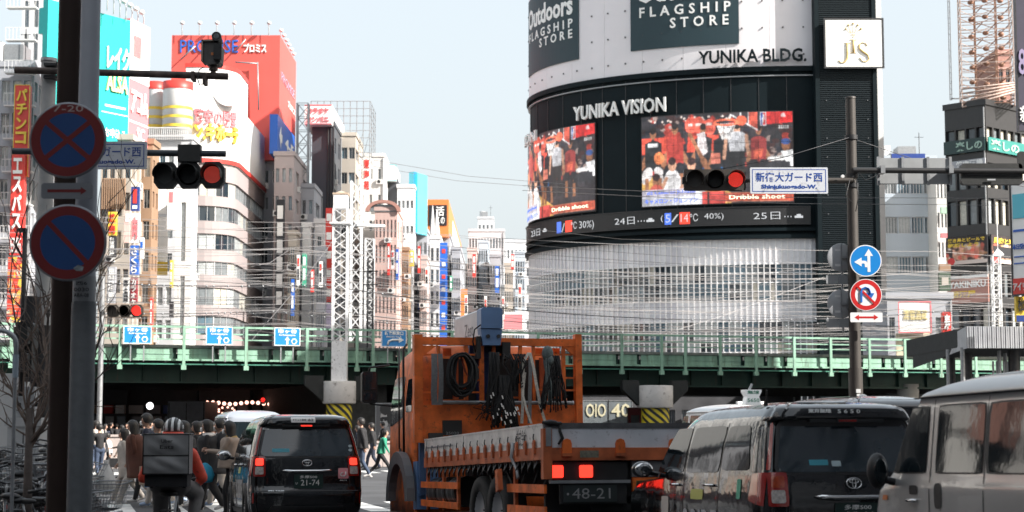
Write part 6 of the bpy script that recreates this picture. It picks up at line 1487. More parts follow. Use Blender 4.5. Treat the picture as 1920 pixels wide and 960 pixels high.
def taxi(label, loc, yaw, pitch, lit, plate_t, top):
    t = thing('taxi', label, 'taxi', loc, yaw, None, pitch); B = TB
    TB.mesh(TZ).obj('body', paint_k, t)
    rf = B.rear
    gl = patch(rf, [(-.70, 1.10), (.70, 1.10), (.60, 1.545), (-.60, 1.545)], 16, 8, .18, .006).obj('rear_window', rglass, t)
    patch(rf, [(-.735, 1.075), (.735, 1.075), (.63, 1.565), (-.63, 1.565)], 16, 8, .14, .003).obj('window_seal', trimk, gl)
    b = MB(); b.box(-.36, .36, .12, .26, 1.545, 1.575); b.box(-.10, .10, .10, .13, 1.54, 1.575); o = b.obj('spoiler_lamp_housing', trimk, t)
    b = MB(); [b.box(-.085 + k * .0172, -.085 + k * .0172 + .012, .093, .099, 1.548, 1.566) for k in range(10)]; b.obj('high_brake_lamp', lampon if lit else lampred, t)
    for sg in (-1, 1):
        f = lambda x, z, o, sg=sg: rf(x * sg, z, o)
        L_ = patch(f, [(.62, .80), (.8, .80), (.785, 1.10), (.62, 1.10)], 8, 8, .15, .010).obj('tail_lamp', lampred, t)
        patch(lambda y, z, o, sg=sg: B.side(sg, y, z, o), [(.09, .80), (.42, .85), (.36, 1.09), (.11, 1.10)], 8, 6, .1, .008).obj('tail_lamp_side', lampred, L_)
        patch(f, [(.65, .965), (.77, .965), (.76, 1.07), (.65, 1.07)], 6, 6, .3, .014).obj('brake_lamp', lampon if lit else mat('amber_red_lamp', (.40, .05, .01), .15, nz=.3, scale=40, coat=1), L_)
        patch(f, [(.65, .83), (.775, .83), (.77, .945), (.65, .945)], 6, 6, .25, .014).obj('reversing_lamp', lampclr, L_)
        patch(f, [(.755, 1.12), (.785, 1.12), (.675, 1.54), (.655, 1.54)], 3, 8, .1, .006).obj('lamp_strip', lampred, t)
        patch(f, [(.79, .40), (.815, .40), (.815, .56), (.79, .56)], 3, 4, .3, .008).obj('reflector', lampred, t)
        sd = lambda y, z, o, sg=sg: B.side(sg, y, z, o)
        patch(sd, [(.45, 1.12), (1.18, 1.12), (1.16, 1.53), (.62, 1.53)], 8, 6, .22, .006).obj('quarter_window', cglass, t)
        patch(sd, [(1.24, 1.10), (2.14, 1.10), (2.10, 1.54), (1.22, 1.54)], 8, 6, .15, .006).obj('door_window', cglass, t)
        patch(sd, [(2.22, 1.10), (3.02, 1.10), (2.62, 1.54), (2.18, 1.54)], 8, 6, .15, .006).obj('door_window', cglass, t)
        for y0 in (1.2, 2.18): patch(sd, [(y0, .34), (y0 + .012, .34), (y0 + .012, 1.58), (y0, 1.58)], 1, 12, .1, .003).obj('door_seam', trimk, t)
        for y0 in (1.32, 2.3): b = MB(); b.tube([sd(y0, .98, .005), sd(y0 + .03, .98, .035), sd(y0 + .19, .98, .035), sd(y0 + .22, .98, .005)], .012, 6); b.obj('door_handle', chrome, t)
        for y0 in (.78, 3.35):
            b = MB(); n = 20; b.add([sd(y0, .33, .004)] + [sd(y0 + .37 * math.cos(2 * PI * i / n), max(.2, .33 + .37 * math.sin(2 * PI * i / n)), .004) for i in range(n)], [(0, 1 + i, 1 + (i + 1) % n) for i in range(n)]); b.obj('wheel_arch', trimk, t)
            wheel(t, sg * .77, y0, .32, .19, sg)
        b = MB(); b.ell((sg * .99, 3.0, 1.13), (.12, .06, .085), 8); m_ = b.obj('wing_mirror', paint_k, t); b = MB(); b.tube([(sg * .82, 3.02, 1.08), (sg * .93, 3.0, 1.10)], .025, 6); b.obj('mirror_arm', trimk, m_)
        b = MB(); b.ell((sg * .99, 2.95, 1.13), (.10, .015, .068), 8); b.obj('mirror_glass', chrome, m_)
        patch(sd, [(.5, .22), (3.9, .22), (3.9, .30), (.5, .30)], 12, 2, .1, .012).obj('sill_trim', trimk, t)
    b = MB(); b.tube([rf(-.38, .885, .02)] + [rf(x, .885 - .008 * (abs(x) < .3), .04) for x in (-.33, -.2, 0, .2, .33)] + [rf(.38, .885, .02)], [.008, .020, .022, .022, .022, .020, .008], 8); b.obj('chrome_handle', chrome, t)
    # oval emblem of three ellipses
    b = MB()
    def el(cx, cz, a, c, r): b.tube([rf(cx + a * math.cos(2 * PI * i / 20), cz + c * math.sin(2 * PI * i / 20), .014) for i in range(21)], r, 5)
    el(0, 1.0, .072, .048, .006); el(0, 1.018, .045, .018, .005); el(0, 1.0, .017, .042, .005); b.obj('emblem', chrome, t)
    patch(rf, [(-.20, .62), (.24, .62), (.24, .83), (-.20, .83)], 4, 3, .08, .012).obj('number_plate', platk, t)
    stext(B, plate_t[0], .02, .79, .26, .045, whitep, t, off=.015, weight=.01); stext(B, plate_t[1], .045, .705, .28, .085, whitep, t, off=.015, weight=.0); stext(B, 'い', -.155, .695, .035, .035, whitep, t, off=.015)
    stext(B, 'JPN TAXI', -.47, .585, .24, .022, chrome, t, off=.02, weight=.0)
    patch(rf, [(-.80, .575), (.80, .575), (.80, .590), (-.80, .590)], 16, 1, .1, .006).obj('bumper_seam', trimk, t)
    patch(rf, [(-.6, .24), (.6, .24), (.55, .36), (-.55, .36)], 12, 3, .1, .008).obj('bumper_insert', trimk, t)
    patch(rf, [(-.66, .62), (-.645, .62), (-.62, 1.07), (-.635, 1.07)], 1, 6, .1, .003).obj('hatch_seam', trimk, t); patch(rf, [(.645, .62), (.66, .62), (.635, 1.07), (.62, 1.07)], 1, 6, .1, .003).obj('hatch_seam', trimk, t)
    stext(B, 'S.RIDE', 1.7, .60, .95, .30, mat('grey_decal', (.45, .45, .46), .4), t, face='side', off=.007, weight=.03)
    patch(lambda y, z, o: B.side(-1, y, z, o), [(1.6, .84), (1.95, .84), (1.95, .94), (1.6, .94)], 3, 2, .2, .006).obj('door_sticker', mat('lime_decal', (.45, .48, .10), .4), t)
    return t
LY, LP_ = R(14), R(-1.2)
k = P(577, 800, 26.6)
t = taxi('black taxi with glowing brake lights waiting left of the orange truck', (k.x, k.y, .03), LY, LP_, True, ('多摩500', '21-74'), None)
patch(TB.rear, [(-.235, 1.605), (.135, 1.605), (.135, 1.685), (-.235, 1.685)], 5, 3, .08, .012).obj('roof_notice', whitep, t)
stext(TB, 'チケット専用', -.11, 1.645, .2, .03, blackp, t, off=.016, weight=.02); stext(TB, '62', .065, 1.645, .08, .038, blackp, t, off=.016)
stext(TB, '88', -.60, 1.515, .10, .035, whitep, t, off=.012, weight=.02)
patch(TB.rear, [(-.52, 1.16), (-.26, 1.16), (-.26, 1.215), (-.52, 1.215)], 4, 2, .1, .010).obj('window_sticker', mat('teal_sticker', (.05, .30, .38), .5), t)
s_ = patch(TB.rear, [(.47, .76), (.63, .76), (.63, .92), (.47, .92)], 4, 4, .2, .008).obj('pink_sticker', mat('pink_sticker', (.75, .30, .32), .5), t)
b = MB(); b.tube([TB.rear(x, z, .012) for x, z in ((.585, .865), (.59, .82), (.56, .795), (.52, .80), (.505, .82), (.52, .845), (.545, .85))], .009, 5); b.obj('white_mark', whitep, s_)
stext(TB, '車両番号', .55, .735, .11, .018, whitep, t, off=.008)
for z in (1.25, 1.19): b = MB(); b.add([TB.rear(.665 + .03 * math.cos(a), z + .022 * math.sin(a), .010) for a in [2 * PI * i / 12 for i in range(12)]], [tuple(range(12))]); b.obj('oval_sticker', mat('pale_sticker', (.4, .5, .52), .5), t)
k = P(1602, 800, 15.75)
t = taxi('nearer black taxi with mirrored left side and a white roof lamp, right of the truck', (k.x, k.y, .07), R(14), R(-1.4), False, ('多摩500', '35-10'), None)
stext(TB, '東京無線', -.26, 1.645, .22, .038, whitep, t, off=.012, weight=.04); stext(TB, '5650', .02, 1.642, .22, .035, whitep, t, off=.012, sp=1.6, weight=.02)
patch(TB.rear, [(-.40, 1.16), (-.22, 1.16), (-.22, 1.21), (-.40, 1.21)], 3, 2, .1, .010).obj('window_sticker', mat('teal_sticker', (0, 0, 0)), t)
patch(TB.rear, [(-.19, 1.15), (-.10, 1.15), (-.10, 1.20), (-.19, 1.20)], 3, 2, .2, .010).obj('window_sticker', mat('pale_sticker', (0, 0, 0)), t)
b = MB(); b.M = Matrix.Translation((-.52, 1.1, 1.735)); prf = [(-.08, 0), (.08, 0), (.06, .075), (.085, .12), (.085, .14), (-.085, .14), (-.085, .12), (-.06, .075)]; b.prism(prf, -.05, .05); l_ = b.obj('roof_lamp', mat('milky_lamp', (.72, .74, .74), .35, nz=0, emit=.15), t)
text_mb('無線', .12, .035, -.52, 1.85, 1.048, depth=.002, weight=.03).obj('lettering', greenp, l_); text_mb('5650', .12, .035, -.52, 1.775, 1.048, depth=.002, weight=.02).obj('lettering', greenp, l_)
b = MB(); b.cyl((-.54, 1.1, 1.875), (-.51, 1.1, 1.93), .012, n=6); b.obj('lamp_rod', white, l_)
b = MB(); b.cyl((-.62, .5, 1.70), (-.64, .42, 1.84), .006, n=5); b.cyl((-.62, .5, 1.70), (-.62, .5, 1.73), .02, n=8); b.obj('aerial', trimk, t)
for (y0, z0, w_, h_, m_) in ((.62, .86, .10, .18, greenp), (1.3, .62, .5, .09, mat('cream_decal', (.6, .55, .5), .4)), (2.6, .66, .22, .2, mat('cream_decal', (0, 0, 0)))): patch(lambda y, z, o: TB.side(-1, y, z, o), [(y0, z0), (y0 + w_, z0), (y0 + w_, z0 + h_), (y0, z0 + h_)], 3, 3, .15, .006).obj('door_sticker', m_, t)

# ---- grey minivan at the right
vpaint = mat('beige_grey_metallic', (.40, .385, .37), .28, .25, nz=.08, scale=2, bump=.04, coat=.8)
VB = Body([(.2, .70), (.35, .735), (1.1, .735), (1.17, .72), (1.70, .66), (1.76, .645), (1.765, .665), (1.80, .655), (1.85, .61), (1.90, .52), (1.93, .38), (1.94, .25)],
          [(.2, .05), (.4, 0), (1.1, .02), (1.76, .12), (1.80, .14), (1.85, .2), (1.90, .35), (1.94, .7)],
          [(.2, 3.55), (.4, 3.66), (.9, 3.64), (1.05, 3.58), (1.15, 3.42), (1.20, 3.36), (1.70, 3.02), (1.765, 3.0), (1.80, 2.9), (1.86, 2.6), (1.91, 2.2), (1.94, 1.6)], rr=.1, rf=.17)
VZ = [.2, .3, .4, .6, .8, .9, .98, 1.05, 1.1, 1.15, 1.2, 1.3, 1.45, 1.6, 1.7, 1.76, 1.765, 1.78, 1.80, 1.825, 1.85, 1.875, 1.90, 1.915, 1.93, 1.94]
def minivan(label, loc, yaw, pitch, paint, cat='minivan'):
    t = thing('minivan', label, cat, loc, yaw, None, pitch); VB.mesh(VZ).obj('body', paint, t)
    for sg in (-1, 1):
        sd = lambda y, z, o, sg=sg: VB.side(sg, y, z, o)
        for nm_, c in (('door_window', [(2.69, 1.20), (3.22, 1.20), (2.97, 1.685), (2.69, 1.685)]), ('sliding_door_window', [(1.84, 1.20), (2.53, 1.20), (2.53, 1.69), (1.84, 1.69)]), ('rear_side_window', [(.35, 1.20), (1.76, 1.20), (1.76, 1.69), (.4, 1.69)])):
            g_ = patch(sd, c, 8, 6, .10, .006).obj(nm_, cglass, t)
            cx = sum(p[0] for p in c) / 4; cz = sum(p[1] for p in c) / 4; patch(sd, [(cx + (y - cx) * 1.05, cz + (z - cz) * 1.05) for y, z in c], 8, 6, .10, .003).obj('window_seal', trimk, g_)
        for y0 in (2.61, 1.80): patch(sd, [(y0, .34), (y0 + .012, .34), (y0 + .012, 1.755), (y0, 1.755)], 1, 14, .05, .003).obj('door_seam', trimk, t)
        patch(sd, [(.2, 1.757), (3.0, 1.757), (3.0, 1.766), (.2, 1.766)], 12, 1, .1, .004).obj('roof_gutter', trimk, t)
        patch(sd, [(2.80, 1.03), (2.93, 1.03), (2.93, 1.10), (2.80, 1.10)], 4, 3, .3, .006).obj('handle_recess', trimk, t)
        patch(sd, [(2.42, .93), (2.53, .93), (2.53, 1.12), (2.42, 1.12)], 4, 4, .5, .006).obj('sliding_handle', trimk, t)
        b = MB(); b.tube([sd(2.80, .985, .0), sd(2.82, .985, .03), sd(2.92, .985, .03), sd(2.94, .985, 0)], .014, 6); b.obj('door_handle', chrome, t)
        m_ = MB(); m_.ell((sg * .86, 3.22, 1.21), (.085, .075, .14), 10); m_ = m_.obj('wing_mirror', trimk, t); b = MB(); b.cyl((sg * .72, 3.2, 1.12), (sg * .84, 3.22, 1.15), .03, n=8); b.obj('mirror_arm', trimk, m_); b = MB(); b.ell((sg * .865, 3.155, 1.21), (.055, .012, .10), 8); b.obj('mirror_glass', cglass, m_)
        patch(sd, [(3.30, .98), (3.40, .98), (3.38, 1.02), (3.30, 1.02)], 3, 2, .3, .006).obj('side_indicator', orangep, t)
        for y0 in (.6, 3.05): wheel(t, sg * .67, y0, .28, .16, sg)
    patch(VB.rear, [(-.6, 1.2), (.6, 1.2), (.56, 1.68), (-.56, 1.68)], 12, 6, .15, .006).obj('rear_window', cglass, t)
    for sg in (-1, 1): patch(lambda x, z, o, sg=sg: VB.rear(sg * x, z, o), [(.64, .8), (.70, .8), (.69, 1.1), (.64, 1.1)], 4, 4, .2, .008).obj('tail_lamp', lampred, t)
    b = MB(); b.box(-.55, .55, .3, .42, .9, 1.35); b.box(-.5, .5, 1.4, 1.52, .9, 1.4); b.obj('seats', trimk, t)
    return t
hx = 2.95; hy = 14.0
rl = Vector((hx, hy, 0)) - hd * 3.36 + nr * .735
minivan('beige grey minivan cut off by the right edge of the photo', (rl.x, rl.y, .085), R(14), R(-1.2), vpaint)
k = P(1697, 800, 22.5); minivan('black minivan waiting ahead of the nearer taxi, mostly hidden', (k.x, k.y, .03), R(14), 0, paint_k)
k = P(476, 800, 40); t = minivan('silvery van ahead of the left taxi, its roof showing', (k.x, k.y, 0), R(14), 0, mat('silver_blue_paint', (.40, .43, .48), .3, .4, nz=.05, coat=.6))
k = P(1425, 800, 38); t = minivan('white emergency van beyond the truck tailboard, its roof showing', (k.x, k.y, .12), R(14), 0, mat('white_van_paint', (.75, .75, .75), .3, nz=.03, coat=.5))
b = MB(); b.box(-.3, .3, .5, .62, 1.93, 2.0); b.obj('roof_light_bar', white, t)

# ---- orange crane truck
TY, TP = R(16.2), math.atan(.0377)
tf = Vector((-math.sin(TY), math.cos(TY), 0)); tr_ = Vector((math.cos(TY), math.sin(TY), 0)); TO = Vector((.379, 20.0, 0))
def tX(px, s): k = (px - 960) / FPX; o = TO + tf * s; return (o.x - k * o.y) / (k * tr_.y - tr_.x)
def tS(px, X=0): k = (px - 960) / FPX; o = TO + tr_ * X; return (o.x - k * o.y) / (k * tf.y - tf.x)
def tZ(py, X, s): o = TO + tf * s + tr_ * X; return P(960, py, o.y).z + .0377 * s
tt = thing('crane_truck', 'orange flatbed truck with a folded blue and white crane, ropes hanging on its headboard', 'truck', (TO.x, TO.y, 0), TY, None, -TP)
orp = mat('orange_truck_paint', (.78, .16, .028), .5, nz=.42, scale=4, bump=.1); ord_ = mat('worn_orange_paint', (.52, .13, .045), .6, nz=.45, scale=4, bump=.15); blp = mat('crane_blue_paint', (.13, .23, .42), .4, nz=.15)
alub = mat('grey_side_board', (.72, .69, .66), .5, .1, nz=.18, scale=4, bump=.05); alud = mat('grey_tailboard', (.72, .74, .78), .5, .1, nz=.12, scale=3); blacks = mat('black_chassis', (.015, .015, .016), .7, nz=.3, scale=6)
ZT = 1.61; BL = 5.85; BW = 2.5
def tb(name, x0, x1, y0, y1, z0, z1, m, par=None): b = MB(); b.box(x0, x1, y0, y1, z0, z1); return b.obj(name, m, par or tt)
tb('bed_floor', .03, BW - .03, .05, BL, 1.18, 1.24, mat('worn_wood_deck', (.16, .12, .09), .8, nz=.4))
b = MB(); b.box(0, .035, .06, BL, 1.34, ZT - .02); b.box(-.006, .041, .06, BL, ZT - .02, ZT)
for k in range(1): b.box(-.004, 0, .06, BL, 1.40, 1.405)
sb = b.obj('side_board', alub, tt)
b = MB(); b.box(-.005, 0, 4.2, 5.7, 1.47, 1.49); b.box(-.005, 0, 3.6, 3.62, 1.36, 1.58); b.box(-.005, 0, 5.7, 5.72, 1.36, 1.58); b.obj('board_seam', galv, sb)
tb('side_board', BW - .035, BW, .06, BL, 1.34, ZT, alub)
b = MB(); b.box(-.01, .05, .02, BL, 1.20, 1.34); b.obj('side_rail', ord_, tt)
for k in range(16):
    s = .3 + k * .355; b = MB(); b.box(-.035, -.01, s, s + .07, 1.27, 1.40); b.cyl((-.03, s + .035, 1.40), (-.01, s + .035, 1.40), .035, n=8); b.obj('hinge', ord_, tt)
    b = MB(); b.tube([(-.02, s + .035, 1.40), (-.03, s + .03, 1.46), (-.02, s + .04, 1.50)], .008, 5); b.obj('latch_pin', steel, tt)
for k in range(22): s = .3 + k * .25; b = MB(); b.tube([(.02, s, 1.20), (-.02, s + .03, 1.10), (.0, s + .09, 1.06), (.02, s + .14, 1.18)], .010, 5); b.obj('rope_hook', steel, tt)
o = text_mb('株式会社', .42, .2, 0, 0, 0, depth=.001, weight=.0).obj('lettering', steel, tt); 
o.location = (-.008, .88, 1.47); o.rotation_euler = (0, 0, -PI / 2)
# tailboard
tl = tb('tailboard', .09, BW, 0, .04, 1.335, ZT, alud); tb('tailboard_rim', .0, BW, -.012, .045, ZT - .055, ZT + .004, mat('dark_rim', (.10, .10, .105), .6, nz=.3, scale=10), tl)
tb('rear_sill', 0, BW, -.02, .06, 1.19, 1.332, ord_); tb('corner_post', -.02, .085, -.03, .07, .98, ZT - .06, ord_)
tb('post_plate', .01, .075, -.036, -.03, 1.35, 1.56, galv)
for px in (1063, 1163, 1262):
    x = tX(px, 0); b = MB(); b.prism([(x - .055, 1.27), (x + .055, 1.27), (x + .055, 1.38), (x + .04, 1.42), (x, 1.435), (x - .04, 1.42), (x - .055, 1.38)], -.05, -.013); h_ = b.obj('tail_hinge', orp, tt); tb('hinge_base', x - .06, x + .06, -.06, -.021, 1.235, 1.27, ord_, h_)
b = MB(); x = tX(1052, 0); b.tube([(x, -.02, 1.62), (x - .01, -.035, 1.52), (x + .02, -.035, 1.44), (x - .03, -.03, 1.37)], [.012, .018, .02, .012], 6); b.obj('hanging_strap', blacks, tt)
b = MB(); x = tX(1035, 0); b.ell((x, -.01, 1.615), (.09, .05, .035), 6); b.tube([(x - .1, 0, 1.62), (x, -.03, 1.60), (x + .12, -.02, 1.61)], .02, 6); b.obj('knotted_rope', blacks, tt)
tb('rear_notice', tX(1088, 0), tX(1123, 0), -.024, -.02, 1.22, 1.30, mat('olive_notice', (.20, .19, .14), .6, nz=.4, scale=30))
# rear end under the sill
tb('lamp_box', .10, 1.0, .02, .12, .97, 1.17, blacks)
for px in (1045, 1100): x = tX(px, 0); b = MB(); b.prism([(x + a, 1.065 + c) for a, c in rrect(.075, .07, .02, 4)], -.02, .02); q_ = b.obj('tail_lamp', lampon, tt)
tb('rear_bumper_bar', .06, 1.02, -.03, .03, .93, .965, galv); tb('plate_backing', .18, .98, .0, .04, .70, .92, blacks)
p_ = tb('number_plate', .22, .86, -.012, .0, .72, .91, mat('dull_dark_plate', (.022, .03, .03), .5, nz=.2)); text_mb('48-21', .46, .12, .55, .815, -.013, depth=.002, weight=.0).obj('lettering', mat('dull_plate_white', (.28, .28, .28), .6), p_); text_mb('・', .03, .03, .27, .81, -.013, depth=.002).obj('lettering', mat('dull_plate_white', (0, 0, 0)), p_)
tb('rear_lower_panel', 1.06, 2.45, .02, .08, 1.0, 1.18, mat('grey_panel', (.16, .16, .165), .6, nz=.2)); q_ = tb('reflector_board', 1.06, 2.45, .0, .05, .83, .99, orp); tb('olive_reflector', 1.10, 2.41, -.006, .0, .865, .955, mat('olive_reflector', (.14, .13, .03), .4, nz=.1), q_)
tb('underrun_bumper', 1.06, 2.45, -.03, .06, .74, .825, mat('chequered_aluminium', (.36, .37, .38), .4, .5, nz=.5, scale=60)); tb('underrun_step', .6, 2.4, .1, .2, .62, .70, blacks)
tb('chassis_frame', .7, 1.8, .1, 6.2, .78, 1.17, blacks); tb('rear_skirt', .1, 2.4, .3, .36, .45, .95, blacks)
# wheels: tandem pair at the rear, one at the front
for s in (2.27, 3.12):
    for x, sg in ((.20, -1), (2.3, 1)): w_ = wheel(tt, x, s, .49, .27, sg, .1); w_.location.z = .07
for x, sg in ((.18, -1), (2.3, 1)): w_ = wheel(tt, x, 6.95, .47, .27, sg, .45); w_.location.z = .25
for s in (2.27, 3.12): b = MB(); b.tube([(.16, s + .56 * math.cos(a), .56 + .56 * math.sin(a)) for a in [PI * i / 8 for i in range(9)]], .02, 5); b.obj('mudguard', blacks, tt)
# side guards and braces
def bar(name, p, q_, h_, th, m): b = MB(); p, q_ = Vector(p), Vector(q_); n_ = Vector((0, 0, h_ / 2)); o = Vector((th, 0, 0)); b.add([p - n_, q_ - n_, q_ + n_, p + n_, p - n_ + o, q_ - n_ + o, q_ + n_ + o, p + n_ + o], [(0, 1, 2, 3), (7, 6, 5, 4), (3, 2, 6, 7), (0, 4, 5, 1), (0, 3, 7, 4), (1, 5, 6, 2)]); b.obj(name, m, tt)
bar('side_guard', (.0, .02, .87), (.0, 1.55, .89), .10, .03, orp); bar('side_guard', (.0, .02, .62), (.0, 1.55, .64), .10, .03, orp)
bar('side_guard', (.0, 3.95, .93), (.0, 6.1, .96), .09, .03, orp); bar('side_guard', (.0, 3.95, .66), (.0, 6.1, .70), .09, .03, orp)
for s in (1.3, 4.05, 4.85, 5.8): tb('guard_post', .03, .07, s, s + .07, .6, 1.19, ord_)
for s in (.15, .6, 1.1): b = MB(); b.tube([(.04, s, .9), (.2, s + .15, 1.18)], .012, 5); b.obj('brace', blacks, tt)
b = MB(); b.prism([(0, .15), (.12, .12), (.16, .38), (.05, .4)], .06, .12, Matrix.Translation((0, 1.5, .72)) @ Matrix.Rotation(PI / 2, 4, 'Z')); b.obj('bracket', ord_, tt)
b = MB(); b.tube([(-.03, 1.15, 1.42), (-.04, 1.2, 1.25), (.0, 1.1, 1.10), (-.02, 1.0, 1.0)], .022, 6); b.obj('ratchet_strap', galv, tt)
for s in (4.2, 4.75, 5.3):
    b = MB(); b.cyl((.22, s, .85), (.22, s + .5, .85), .21, n=18); b.obj('tank', mat('black_tank', (.03, .03, .03), .3, nz=.2), tt)
    b = MB(); [b.lathe([(.215, -.02), (.215, .02)], 18, Matrix.Translation((.22, s + .12 + .25 * k, .85)) @ Matrix.Rotation(PI / 2, 4, 'X')) for k in range(2)]; b.obj('tank_strap', galv, tt)
# headboard
HS = 6.0
def hb(name, pxa, pxb, ya, yb_, m=orp, d0=0, d1=.07, par=None):
    x0, x1 = tX(pxa, HS), tX(pxb, HS); return tb(name, x0, x1, HS + d0, HS + d1, tZ(yb_, (x0 + x1) / 2, HS), tZ(ya, (x0 + x1) / 2, HS), m, par)
hb('headboard_post', 779, 795, 626, 830, d0=-.03, d1=.1); hb('headboard_post', 1082, 1094, 626, 830, d0=-.03, d1=.1)
hb('headboard_beam', 795.3, 1081.7, 633, 647, d0=-.02, d1=.08); hb('headboard_panel', 795.3, 1081.7, 759, 830, d0=0, d1=.04)
for pa, pb in ((822, 829), (874, 881), (903, 911), (927, 933), (977, 983), (1002, 1007), (1029, 1034), (1058, 1064)): hb('upright_bar', pa, pb, 647.3, 758.7, d0=.0, d1=.05)
for pa, pb, ys in ((795.3, 821.7, (664, 735)), (829.3, 873.7, (670, 750)), (881.3, 902.7, (664, 688, 712, 735)), (933.3, 976.7, (664, 745)), (1007.3, 1028.7, (664, 730)), (1034.3, 1057.7, (664, 705, 745)), (1064.3, 1081.7, (664, 685, 708, 731))):
    for y in ys: hb('rung', pa, pb, y - 1.6, y + 1.6, d0=.01, d1=.04)
for (x0, x1, x2) in ((795.3, 822, 795.3), (1081.7, 1056, 1081.7)):
    a, c = tX(x0, HS), tX(x1, HS); b = MB(); b.prism([(a, tZ(647, a, HS)), (c, tZ(647, c, HS)), (a, tZ(668, a, HS))], HS - .01, HS + .02); b.obj('gusset', orp, tt)
for pa in (840, 888, 945, 1015, 1045): hb('rear_panel_strip', pa, pa + 16, 650, 665, d0=.2, d1=.22)
hb('control_plate', 832, 868, 788, 816, mat('dull_black_plate', (.03, .03, .03), .6), -.02, 0); text_mb('25020', .2, .04, tX(850, HS), tZ(812, 1, HS), HS - .021, depth=.002).obj('lettering', galv, tt)
hb('foot_block', 805, 830, 812, 826, mat('dull_black_plate', (0, 0, 0)), -.1, 0)
b = MB(); x0, x1 = tX(823, HS), tX(1072, HS); z0 = tZ(755, .5, HS); b.cyl((x0, HS - .09, z0), (x1, HS - .09, z0), .028, n=12); b.obj('hanging_pipe', galv, tt); b = MB(); b.cyl((x0 - .01, HS - .09, z0), (x0, HS - .09, z0), .034, n=12); b.cyl((x1, HS - .09, z0), (x1 + .02, HS - .09, z0), .034, n=12); b.obj('pipe_cap', rimm, tt)
# ropes and slings: separate things hanging on the headboard
rope = mat('black_rope', (.016, .016, .017), .85, nz=.4, scale=60); ropeg = mat('grey_green_rope', (.12, .15, .15), .85, nz=.3, scale=40); slingm = mat('pale_sling', (.62, .60, .54), .85, nz=.25, scale=30); slingd = mat('grey_sling', (.17, .175, .18), .85, nz=.2, scale=30)
def TW(x, s, z): return TO + tr_ * x + tf * s + Vector((0, 0, z - .0377 * s))
def hung(name, label, cat, px, py): x = tX(px, HS); q_ = TW(x, HS - .12, tZ(py, x, HS)); return thing(name, label, cat, q_, TY, 'slings and cables hung on the truck headboard')
rr = random.Random(5); U_ = 26.0 / FPX
t = hung('coiled_cable', 'round coil of black cable hanging at the left of the truck headboard', 'cable', 858, 705)
for k in range(15):
    b = MB(); rx, rz_, ox = rr.uniform(15, 27) * U_, rr.uniform(27, 41) * U_, rr.uniform(-5, 5) * U_; y = -.03 * k * .6
    b.tube([(ox + rx * math.cos(a) + .006 * math.sin(5 * a), y + .02 * math.sin(3 * a), rz_ * math.sin(a) - (41 * U_ - rz_) * -.6) for a in [2 * PI * i / 26 for i in range(27)]], .015, 5, False); b.obj('coil', rope, t)
b = MB(); b.tube([(-.02, -.12, .30), (.05, -.15, .05), (.12, -.12, -.05), (.03, -.12, -.2)], .014, 5); b.obj('red_tape_end', mat('rusty_red_rope', (.25, .05, .03), .8), t)
def bundle(label, px, py, w0, w1, h_, n, m, seed, r=.008, tips=0, sway=.03):
    t = hung('rope_bundle', label, 'rope', px, py); r_ = random.Random(seed)
    for k in range(n):
        a = r_.uniform(-1, 1); c = r_.uniform(-1, 1); L = h_ * U_ * r_.uniform(.72, 1); y = -r_.uniform(0, .1); b = MB()
        b.tube([(a * w0 * U_, y, 0), (a * w0 * U_ * .8 + r_.uniform(-1, 1) * sway, y - .02, -L * .3), (c * w1 * U_ * .8, y - .03, -L * .7), (c * w1 * U_, y, -L), (c * w1 * U_ + r_.uniform(-.03, .03), y - .01, -L * .93)], r, 5); b.obj('rope', m, t)
    for k in range(tips):
        c = r_.uniform(-1, 1); z = -h_ * U_ * r_.uniform(.55, .9); b = MB(); b.cyl((c * w1 * U_, -.13, z), (c * w1 * U_ + .015, -.135, z - .05), .010, n=6); b.obj('pale_tip', whitep, t)
    return t
bundle('thin bundle of black ropes hanging left of the blue crane column', 920, 662, 9, 15, 120, 34, rope, 1, .014, tips=6)
bundle('thick bundle of black ropes with pale tips hanging low in the middle', 940, 705, 13, 26, 100, 60, rope, 2, .015, tips=16)
bundle('loose black ropes slung wide across the middle of the headboard', 960, 665, 24, 12, 70, 26, rope, 3, .011, sway=.15)
bundle('fan of thin black ropes spreading to the right of the headboard', 1030, 668, 12, 30, 110, 34, rope, 4, .010, sway=.08)
bundle('tangle of black cables low on the orange headboard panel', 920, 755, 30, 34, 35, 22, rope, 6, .007, sway=.2)
def sling(label, pts, m, wd=.022, n='webbing_sling'):
    x0 = tX(pts[0][0], HS); O_ = TW(x0, HS - .17, tZ(pts[0][1], x0, HS)); t = thing(n, label, 'sling', O_, TY, 'slings and cables hung on the truck headboard')
    b = MB(); P_ = [((p[0] - pts[0][0]) * U_, -.03 * math.sin(i), -(p[1] - pts[0][1]) * U_) for i, p in enumerate(pts)]; b.ribbon(P_, (wd, 0, 0)); o = b.obj('webbing', m, t); md = o.modifiers.new('solid', 'SOLIDIFY'); md.thickness = .012; return t
sling('pale webbing sling, its left strand nearest the rope bundles', [(985, 663), (974, 680), (972, 720), (973, 760), (972, 795)], slingm)
sling('pale webbing sling running down to the right onto the side board', [(987, 663), (993, 690), (1000, 730), (1008, 765), (1017, 790)], slingm)
sling('grey webbing sling hanging between the two pale strands', [(988, 668), (987, 700), (986, 740), (986, 795)], slingd, .028)
sling('pale sling strand crossing low towards the right', [(978, 700), (972, 740), (980, 770), (990, 795)], slingm, .018)
sling('first flat grey strap at the left end of the headboard', [(809, 665), (809, 700), (808, 735), (810, 759)], slingd, .045); sling('second flat grey strap beside the coiled cable', [(820, 665), (821, 700), (821, 735), (820, 759)], slingd, .035)
t = bundle('grey green rope knotted over the beam at the right of the headboard', 1020, 657, 5, 8, 105, 20, ropeg, 7, .012, sway=.02)
